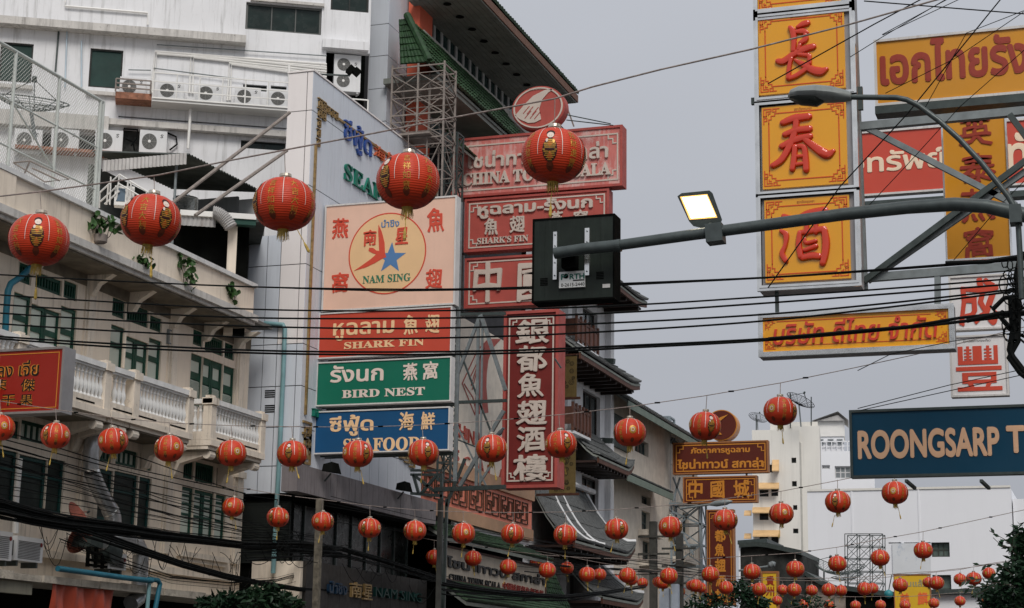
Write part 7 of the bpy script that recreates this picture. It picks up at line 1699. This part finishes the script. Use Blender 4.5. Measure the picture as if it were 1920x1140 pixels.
# cobra head lamp
CL = thing('street_lamp', 'grey cobra head street lamp on a bent tube before the yellow sign', 'street lamp', Pm(1905, 560, .6))
dl = .9; Pc = lambda u, v: Pm(u, v, dl)
obj('arm', MB().tube([Pc(*p) for p in ((1590, 182), (1680, 183), (1700, 187), (1722, 198), (1760, 226), (1800, 262), (1840, 305), (1868, 340), (1890, 368), (1903, 390), (1909, 415), (1912, 470), (1916, 560))], .03, 14), M_pole, CL, smooth=True)
def head(mb, pts, hw):
    k = len(mb.v); m = 12
    for (u, v, ht, w) in pts:
        c = Pc(u, v)
        for j in range(m): a = 2 * pi * j / m; mb.v.append(c + V((0, cos(a) * w, sin(a) * ht * (1 if sin(a) > 0 else .75))))
    for i in range(len(pts) - 1): mb.f += [(k + i * m + j, k + i * m + (j + 1) % m, k + (i + 1) * m + (j + 1) % m, k + (i + 1) * m + j) for j in range(m)]
    mb.f += [tuple(k + j for j in range(m))[::-1], tuple(k + (len(pts) - 1) * m + j for j in range(m))]; return mb
obj('head', head(MB(), [(1478, 181, .015, .03), (1484, 179, .06, .10), (1500, 178, .09, .15), (1530, 178, .105, .17), (1560, 179, .10, .14), (1585, 181, .075, .09), (1596, 182, .055, .06)], 0), mat('aged_lamp_shell', (.22, .24, .235), .45, var=.2, streak=.3), CL, smooth=True)
obj('lens', head(MB(), [(1482, 184, .03, .06), (1500, 186, .085, .12), (1530, 188, .09, .13), (1545, 188, .03, .05)], 0), mat('smoky_lens', (.03, .035, .032), .3), CL, smooth=True)
obj('joint_box', MB().box(cm_, *cm_.rect((1902, 427), (1925, 458))[:2], dl - .1, dl + .1, *cm_.rect((1902, 427), (1925, 458))[2:]), M_pole, CL)

# ================================================================ POWER CABLES ACROSS THE STREET
YK = 23.6
cab = [('uppermost of the black power cables crossing before the signs', [(-250, 500), (0, 515), (240, 528), (480, 538), (700, 542), (850, 542), (1000, 538), (1157, 532), (1440, 520), (1640, 506), (1900, 486), (2050, 474)], .013),
       ('thin twin of the uppermost black power cable', [(480, 538), (700, 545), (850, 544), (1000, 541), (1157, 535), (1440, 521), (1640, 508), (1900, 489), (2050, 478)], .010),
       ('second black power cable from the top, crossing the pink sign foot', [(-250, 535), (0, 553), (240, 568), (480, 580), (720, 583), (960, 580), (1200, 571), (1440, 556), (1640, 543), (1880, 524), (2050, 510)], .013),
       ('third black power cable from the top, crossing the red shark sign', [(-250, 552), (0, 571), (240, 586), (480, 596), (720, 597), (960, 594), (1200, 584), (1440, 568), (1640, 553), (1880, 534), (2050, 520)], .014),
       ('fourth black power cable from the top, through the red shark sign', [(-250, 568), (0, 587), (240, 602), (480, 612), (720, 616), (960, 612), (1200, 603), (1440, 589), (1640, 571), (1880, 545), (2050, 526)], .014),
       ('fifth black power cable from the top, under the SHARK FIN letters', [(-250, 586), (0, 607), (240, 622), (480, 633), (720, 635), (960, 630), (1200, 618), (1440, 601), (1700, 572), (1880, 549), (2050, 528)], .014),
       ('sixth black power cable from the top, upper of the lowest pair', [(-250, 610), (0, 631), (240, 646), (480, 657), (720, 660), (960, 657), (1200, 647), (1440, 635), (1680, 615), (1880, 593), (2050, 572)], .016),
       ('lowest of the black power cables crossing the whole street', [(-250, 612), (0, 635), (240, 652), (480, 662), (720, 665), (960, 662), (1200, 651), (1440, 638), (1680, 617), (1880, 595), (2050, 575)], .016)]
for l, pts, r in cab:
    P3 = [PY(u, v, YK) for u, v in pts]; S = []
    for i in range(len(P3) - 1):
        a, b_, c, d = P3[max(i - 1, 0)], P3[i], P3[i + 1], P3[min(i + 2, len(P3) - 1)]
        for k in range(5):
            t = k / 5; S.append(.5 * ((2 * b_) + (c - a) * t + (2 * a - 5 * b_ + 4 * c - d) * t * t + (3 * b_ - a - 3 * c + d) * t ** 3))
    S.append(P3[-1]); o = obj('power_cable', MB().tube(S, r, 6), M_black, smooth=True); tag(o, l, 'cable', 'power cables crossing the street')
# stay wires upper right
rw = random.Random(2)
stay = [((1440, 157), (1640, 45), (1800, -40), 'dark stay wire crossing the topmost yellow character'), ((1440, 540), (1575, 350), (1700, 215), (1885, -12), 'steep dark stay wire across the yellow stack and lamp arm'), ((1620, 2), (1920, 26), (2000, 34), 'dark cable along the top right edge'),
        ((1594, 107), (1650, 72), (1780, -5), 'thin wire tied to the left end of the orange billboard'), ((1654, 65), (1785, -6), 'second thin wire tied above the orange billboard'), ((1655, 66), (1830, -16), 'lowest of three thin wires above the orange billboard'), ((1730, 210), (1812, 62), (1920, 20), 'faint thin wire right above the orange billboard'),
        ((1620, 395), (1700, 310), (1800, 200), (1925, 90), 'thin wire crossing the truss towards the right edge'), ((1788, 488), (1880, 380), (1930, 330), 'thin wire across the tall orange sign'), ((1608, 700 - 5), (1670, 664), (1785, 640), (1930, 620), 'thin wire below the long yellow sign'),
        ((1608, 766), (1780, 722), (1930, 690), 'upper thin wire from the corner of the dark blue billboard'), ((1615, 769), (1770, 735), (1930, 700), 'lower thin wire from the corner of the dark blue billboard'), ((1660, 175), (1790, 110), (1920, 22), 'thin wire crossing the orange billboard letters')]
for s in stay:
    P3 = [PY(u, v, 22.5) for u, v in s[:-1]]; o = obj('stay_wire', MB().tube(P3, .0055 if 'thin' in s[-1] else .009, 5), M_black); tag(o, s[-1], 'wire')
for u, v, l in ((1060, 188, 0), (1085, 172, 1), (1125, 160, 2)): pass
# lattice of wires round the red signs (thin)
for k, (a_, b_, l) in enumerate((((1062, 225), (1150, 235), 'thin guy wire from the oval fin sign to the theatre sign end'), ((1062, 215), (1145, 232), 'upper thin guy wire by the oval fin sign'))):
    o = obj('guy_wire', MB().tube([PY(*a_, 59.5), PY(*b_, 59.5)], .02, 4), M_dsteel); tag(o, l, 'wire')
# tangle at the right edge
TG = thing('cable_tangle', 'black tangle of coiled cables and insulators at the right edge', 'cables', PY(1905, 700, 22.6)); rt = random.Random(5)
def coil(b, u, v, r, D, n=18, rr=.008):
    c = PY(u, v, D); t = rt.uniform(0, 6); e = rt.uniform(.5, 1)
    b.tube([c + V((r * cos(t + i * 2 * pi / n) * e, rt.uniform(-.03, .03), r * sin(t + i * 2 * pi / n))) for i in range(n + rt.randrange(2, 8))], rr, 5)
for k in range(24): b = MB(); coil(b, rt.gauss(1903, 12), rt.uniform(490, 640), rt.uniform(.04, .13), 22.6 + rt.uniform(-.2, .2)); obj('coil', b, M_black, TG)
for l, r in ((((1915, 470), (1905, 520), (1912, 570), (1908, 640), (1895, 670), (1915, 700), (1935, 720)), .035), (((1860, 580), (1885, 560), (1915, 555)), .03), (((1905, 600), (1895, 655), (1900, 670), (1918, 696)), .04), (((1870, 590), (1905, 620), (1935, 640)), .022), (((1895, 560), (1900, 600), (1904, 640)), .05), (((1858, 572), (1890, 620), (1935, 650)), .014), (((1775, 494), (1850, 489), (1925, 480)), .03), (((1440, 636), (1700, 610), (1800, 598), (1880, 586), (1930, 575)), .02), (((1810, 600), (1870, 590), (1925, 583)), .03)):
    obj('bundle', MB().tube([PY(u, v, 22.7) + V((rt.uniform(-.02, .02), 0, rt.uniform(-.02, .02))) for u, v in l], r, 8), M_black, TG, smooth=True)

# ================================================================ CABLES AND CLUTTER ALONG THE CREAM SHOPHOUSE
XB = -22.4
def bundle(label, pts, n, spread, r, seed, X=XB, name='cable_bundle', m=None, sub=4):
    rg_ = random.Random(seed); t = thing(name, label, 'cables', PX(*pts[0], X)); P3 = [PX(u, v, X) for u, v in pts]
    for k in range(n):
        off = V((rg_.gauss(0, .5), 0, rg_.gauss(0, 1))) * spread; S = []; off2 = V((rg_.gauss(0, .5), 0, rg_.gauss(0, 1))) * spread * .45; off = off * 1.25; nn = (len(P3) - 1) * sub
        ph = rg_.uniform(0, 6)
        for i in range(len(P3) - 1):
            for j in range(sub):
                q = lerp(P3[i], P3[i + 1], j / sub); S.append(q + lerp(off, off2, (i * sub + j) / nn) * (1 + .15 * sin(ph + i * .9 + j * .22)) + V((0, 0, rg_.gauss(0, spread * .03))))
        S.append(P3[-1] + off2); obj('cable', MB().tube(S, r * rg_.uniform(.5, 1.3), 5), m or M_black, t)
    return t
bundle('thick sagging bundle of black cables below the cream building windows', [(-60, 945), (0, 952), (60, 967), (130, 980), (220, 990), (300, 1003), (380, 1012), (460, 1022), (540, 1028), (640, 1040)], 44, .085, .02, 1)
bundle('lower black cable bundle falling right across the mossy ledge', [(140, 990), (200, 1010), (270, 1034), (340, 1058), (420, 1080), (480, 1092), (560, 1104), (680, 1110), (800, 1122)], 24, .042, .018, 2)
bundle('loose black cables swinging under the dark glazed storey', [(455, 1030), (560, 1028), (640, 1034), (720, 1056), (790, 1078), (860, 1100), (930, 1110), (1000, 1116)], 14, .12, .022, 3, X=-21.6)
bundle('dim black cables looped low before the green tile canopy', [(830, 1098), (900, 1108), (980, 1116), (1060, 1120), (1130, 1112), (1210, 1100)], 8, .09, .03, 4, X=-20.5)
bundle('loose black cables between the far utility poles', [(980, 1040), (1060, 1052), (1130, 1060), (1200, 1066), (1270, 1072), (1330, 1080)], 8, .28, .018, 6, X=-21.5)
tl = [((0, 806), (200, 868), (460, 925)), ((0, 822), (220, 880), (460, 938)), ((0, 836), (200, 890), (455, 948)), ((0, 852), (200, 905), (455, 960)), ((0, 870), (220, 925), (455, 975)), ((0, 868), (120, 897), (240, 922), (455, 990)), ((240, 850), (360, 893), (470, 930), (700, 962))]
for k, l in enumerate(tl):
    P3 = [PX(u, v, -23.2) for u, v in l]; o = obj('wall_cable', MB().tube(P3, .014, 5), M_black); tag(o, f'{ORD[k]} thin black cable from the top, drawn across the lower cream facade', 'cable', 'thin cables along the cream facade')
# loops hanging from the bundles
LP = thing('cable_loops', 'thin drooping cable loops and ends around the lower bundles', 'cables', PX(300, 1060, -23)); rg_ = random.Random(12)
for k in range(30):
    u = rg_.uniform(90, 470); v = 975 + (u) * .16 + rg_.uniform(-12, 25); w_ = rg_.uniform(10, 50); dp = rg_.uniform(15, 55)
    X_ = rg_.uniform(-23.6, -22.6); obj('loop', MB().tube([PX(u + w_ * (t - .5), v + dp * sin(pi * t) + 6 * sin(7 * t + k), X_) for t in [i / 10 for i in range(11)]], .009, 4), M_black, LP)
for k in range(26):
    u = rg_.uniform(470, 830); v = 1010 + (u - 470) * .22 + rg_.uniform(-25, 20); w_ = rg_.uniform(20, 80); dp = rg_.uniform(-30, 50)
    X_ = rg_.uniform(-21.9, -21.2); obj('loop', MB().tube([PX(u + w_ * (t - .5), v + dp * sin(pi * t) + 5 * sin(6 * t + k), X_) for t in [i / 10 for i in range(11)]], .010, 4), M_black, LP)
# foil duct
XD = -23.55
DU = thing('foil_duct', 'shiny steel exhaust duct zigzagging down the cream facade', 'duct', PX(210, 985, XD)); 
for l, r in ((((186, 812), (174, 822), (171, 845), (171, 880)), .19), (((172, 884), (182, 910), (196, 938), (206, 955)), .2), (((207, 957), (211, 968), (212, 980), (212, 1000)), .21)): obj('duct_section', MB().tube([PX(u, v, XD) for u, v in l], r, 14), M_foil, DU, smooth=True); q_ = [PX(u, v, XD) for u, v in l]; obj('band', MB().tube([q_[-1], q_[-1] + (q_[-1] - q_[-2]).normalized() * .06], r * 1.08, 14), M_chrome, DU)
XD2 = -22.95
for l, r in ((((190, 1013), (225, 1012), (243, 1016)), .22), (((243, 1016), (258, 1022), (264, 1036)), .2), (((264, 1036), (263, 1070), (261, 1108)), .2), (((261, 1108), (258, 1122), (245, 1132)), .2)): obj('duct_section', MB().tube([PX(u, v, XD2) for u, v in l], r, 14), M_foil, DU, smooth=True); q_ = [PX(u, v, XD2) for u, v in l]; obj('band', MB().tube([q_[0], q_[0] + (q_[1] - q_[0]).normalized() * .06], r * 1.08, 14), M_chrome, DU)
FB = thing('fan_box', 'dark exhaust fan box on a black stand beside the duct', 'fan', PX(190, 1064, XD2)); q_ = PX(190, 1020, XD2)
obj('casing', MB().box(fc, q_.y - .55, q_.y + .35, .5, 1.1, PX(190, 1028, XD2).z, PX(190, 1008, XD2).z), M_dsteel, FB); obj('scroll', MB().tube([q_ + V((-.3, .35, -.12)), q_ + V((.2, .35, -.12))], .32, 18), M_dsteel, FB)
b = MB(); zt_ = PX(190, 1028, XD2).z; zb__ = PX(190, 1066, XD2).z
for y in (-.55, -.2, .1, .45): b.bar((XD2, q_.y + y, zb__), (XD2, q_.y + y, zt_), .07)
for z in (lerp(zb__, zt_, .35), lerp(zb__, zt_, .7), zb__ + .05): b.bar((XD2, q_.y - .6, z), (XD2, q_.y + .5, z), .06)
obj('stand', b, M_dkroom, FB)
# terracotta dishes
for (u, v, l, nr) in ((142, 975, 'red clay coloured satellite dish behind the cable bundle', (.8, .1, .5)), (146, 1003, 'red clay coloured satellite dish tilted under the cable bundle', (.8, -.1, -.5))):
    dish(PX(u, v, -23.3), .42, nr, label=l, m=M_clay, solid=True)
# air conditioners on the lower ledge: grille facing the street
def ac_side(u0, v0, u1, v1, label, X=-22.9):
    fr = SF(X); a0, a1, z0, z1 = fr.rect((u0, v0), (u1, v1)); t = thing('air_conditioner', label, 'air conditioner', fr.pt((a0 + a1) / 2, -.2, z0))
    obj('casing', MB().box(fr, a0, a1, -.5, 0, z0, z1), M_acw, t); g = MB()
    for k in range(12): z = lerp(z0 + .05, z1 - .08, k / 12); g.box(fr, a0 + .06, a1 - .12, .001, .012, z, z + .012)
    obj('slats', g, M_grill, t)
    obj('side_slats', MB().box(CF(a0), X - .4, X - .08, 0, .01, z0 + .1, z1 - .1), mat('dim_grille', (.12, .12, .115), .6), t)
    obj('label_mark', MB().lathe([(.05, 0), (.05, .004), (.001, .005)], 10, fr.pt(a1 - .08, .001, z1 - .14), Matrix.Rotation(pi / 2, 3, 'Y')), mat('red_black_mark', (.2, .02, .02), .5), t)
    if 'pole' : obj('foot', MB().box(fr, a0 + .1, a0 + .16, -.45, -.05, z0 - .12, z0).box(fr, a1 - .16, a1 - .1, -.45, -.05, z0 - .12, z0), M_dsteel, t)
ac_side(-20, 992, 21, 1052, 'air conditioner cut by the left edge above the mossy ledge'); ac_side(33, 1004, 79, 1056, 'weathered air conditioner second from the left edge, above the mossy ledge'); ac_side(205, 1035, 236, 1070, 'small air conditioner behind the black fan stand')
# blue pipes
for n_, (l, r, X_, lab, m_) in enumerate(((((108, 1066), (160, 1073), (230, 1083), (285, 1089)), .065, -22.45, 'thick blue plastic pipe lying along the mossy ledge', M_bluep), (((278, 1086), (296, 1088), (300, 1095), (297, 1110), (291, 1142)), .06, -22.5, 'blue plastic pipe elbow dropping off the ledge', M_bluep), (((262, 1088), (277, 1087), (280, 1094), (276, 1142)), .05, -22.48, 'cream and blue pipe beside the blue elbow', M_tealp),
        (((57, 502), (38, 520), (20, 532), (15, 545), (12, 580), (10, 622)), .075, -23.6, 'blue downpipe bending under the cornice at left', M_bluep), (((496, 606), (531, 609), (534, 616), (531, 700), (524, 850), (512, 1075)), .07, -23.0, 'long teal downpipe down the panelled tower corner', M_tealp))):
    P3 = [PX(u, v, X_) if n_ < 4 else PY(u, v, YT - .12) for u, v in l]; o = obj('pipe', MB().tube(P3, r, 10), m_, smooth=True); tag(o, lab, 'pipe')
o = obj('pipe', MB().tube([PX(u, v, -23.6) for u, v in ((37, 860), (30, 940), (29, 1000))], .07, 8), M_wh); tag(o, 'white downpipe between dark doors at lower left', 'pipe')
o = obj('pipe', MB().tube([PX(u, v, -23.8) for u, v in ((234, 625), (230, 690))], .05, 8), M_cream); tag(o, 'thin cream pipe between the green shutters behind the balcony', 'pipe')
# bird on the sign, lamp by the far mast
bd = thing('bird', 'small grey pigeon perched on a strut beside the tall red sign', 'bird', PY(937, 816, 55)); c = PY(937, 813, 55)
obj('body', MB().tube([c + V((-.2, 0, -.16)), c + V((-.1, 0, -.06)), c + V((.02, 0, .03)), c + V((.08, 0, .12)), c + V((.12, 0, .17)), c + V((.19, 0, .15))], [.015, .06, .085, .055, .05, .008], 8), mat('grey_feathers', (.08, .085, .095), .7), bd, smooth=True)
for u0, u1, v0, v1, Y, l in ((1330, 1385, 946, 940, 90, 'grey street lamp head below the brown character sign'), (1440, 1466, 1062, 1055, 88, 'grey street lamp head beside the small yellow board')):
    t = thing('street_lamp', l, 'street lamp', PY(u0, v0, Y)); obj('arm', MB().tube([PY(u0 - 55, v0 + 8, Y), PY(u0 - 20, v0 + 3, Y), PY(u0, v0, Y)], .06, 6), M_steel, t); A_, B_ = PY(u0, v0, Y), PY(u1 - 12, v1, Y); obj('head', MB().tube([A_, lerp(A_, B_, .3), lerp(A_, B_, .75), B_], [.06, .16, .15, .04], 10), M_steel, t, smooth=True)

bundle('web of thin loose black strands spread over the lower cream facade', [(-40, 900), (120, 930), (260, 962), (380, 985), (470, 1000), (600, 1020)], 12, .34, .010, 14, X=-22.9)
bundle('thin loose strands drooping beside the mossy ledge', [(120, 1010), (220, 1050), (320, 1082), (430, 1092), (520, 1086), (620, 1060)], 7, .16, .010, 15, X=-22.7)
bundle('thin dark strands crossing before the pale name board', [(620, 960), (760, 985), (900, 1008), (1040, 1030), (1180, 1046), (1300, 1060)], 6, .22, .011, 16, X=-21.0)
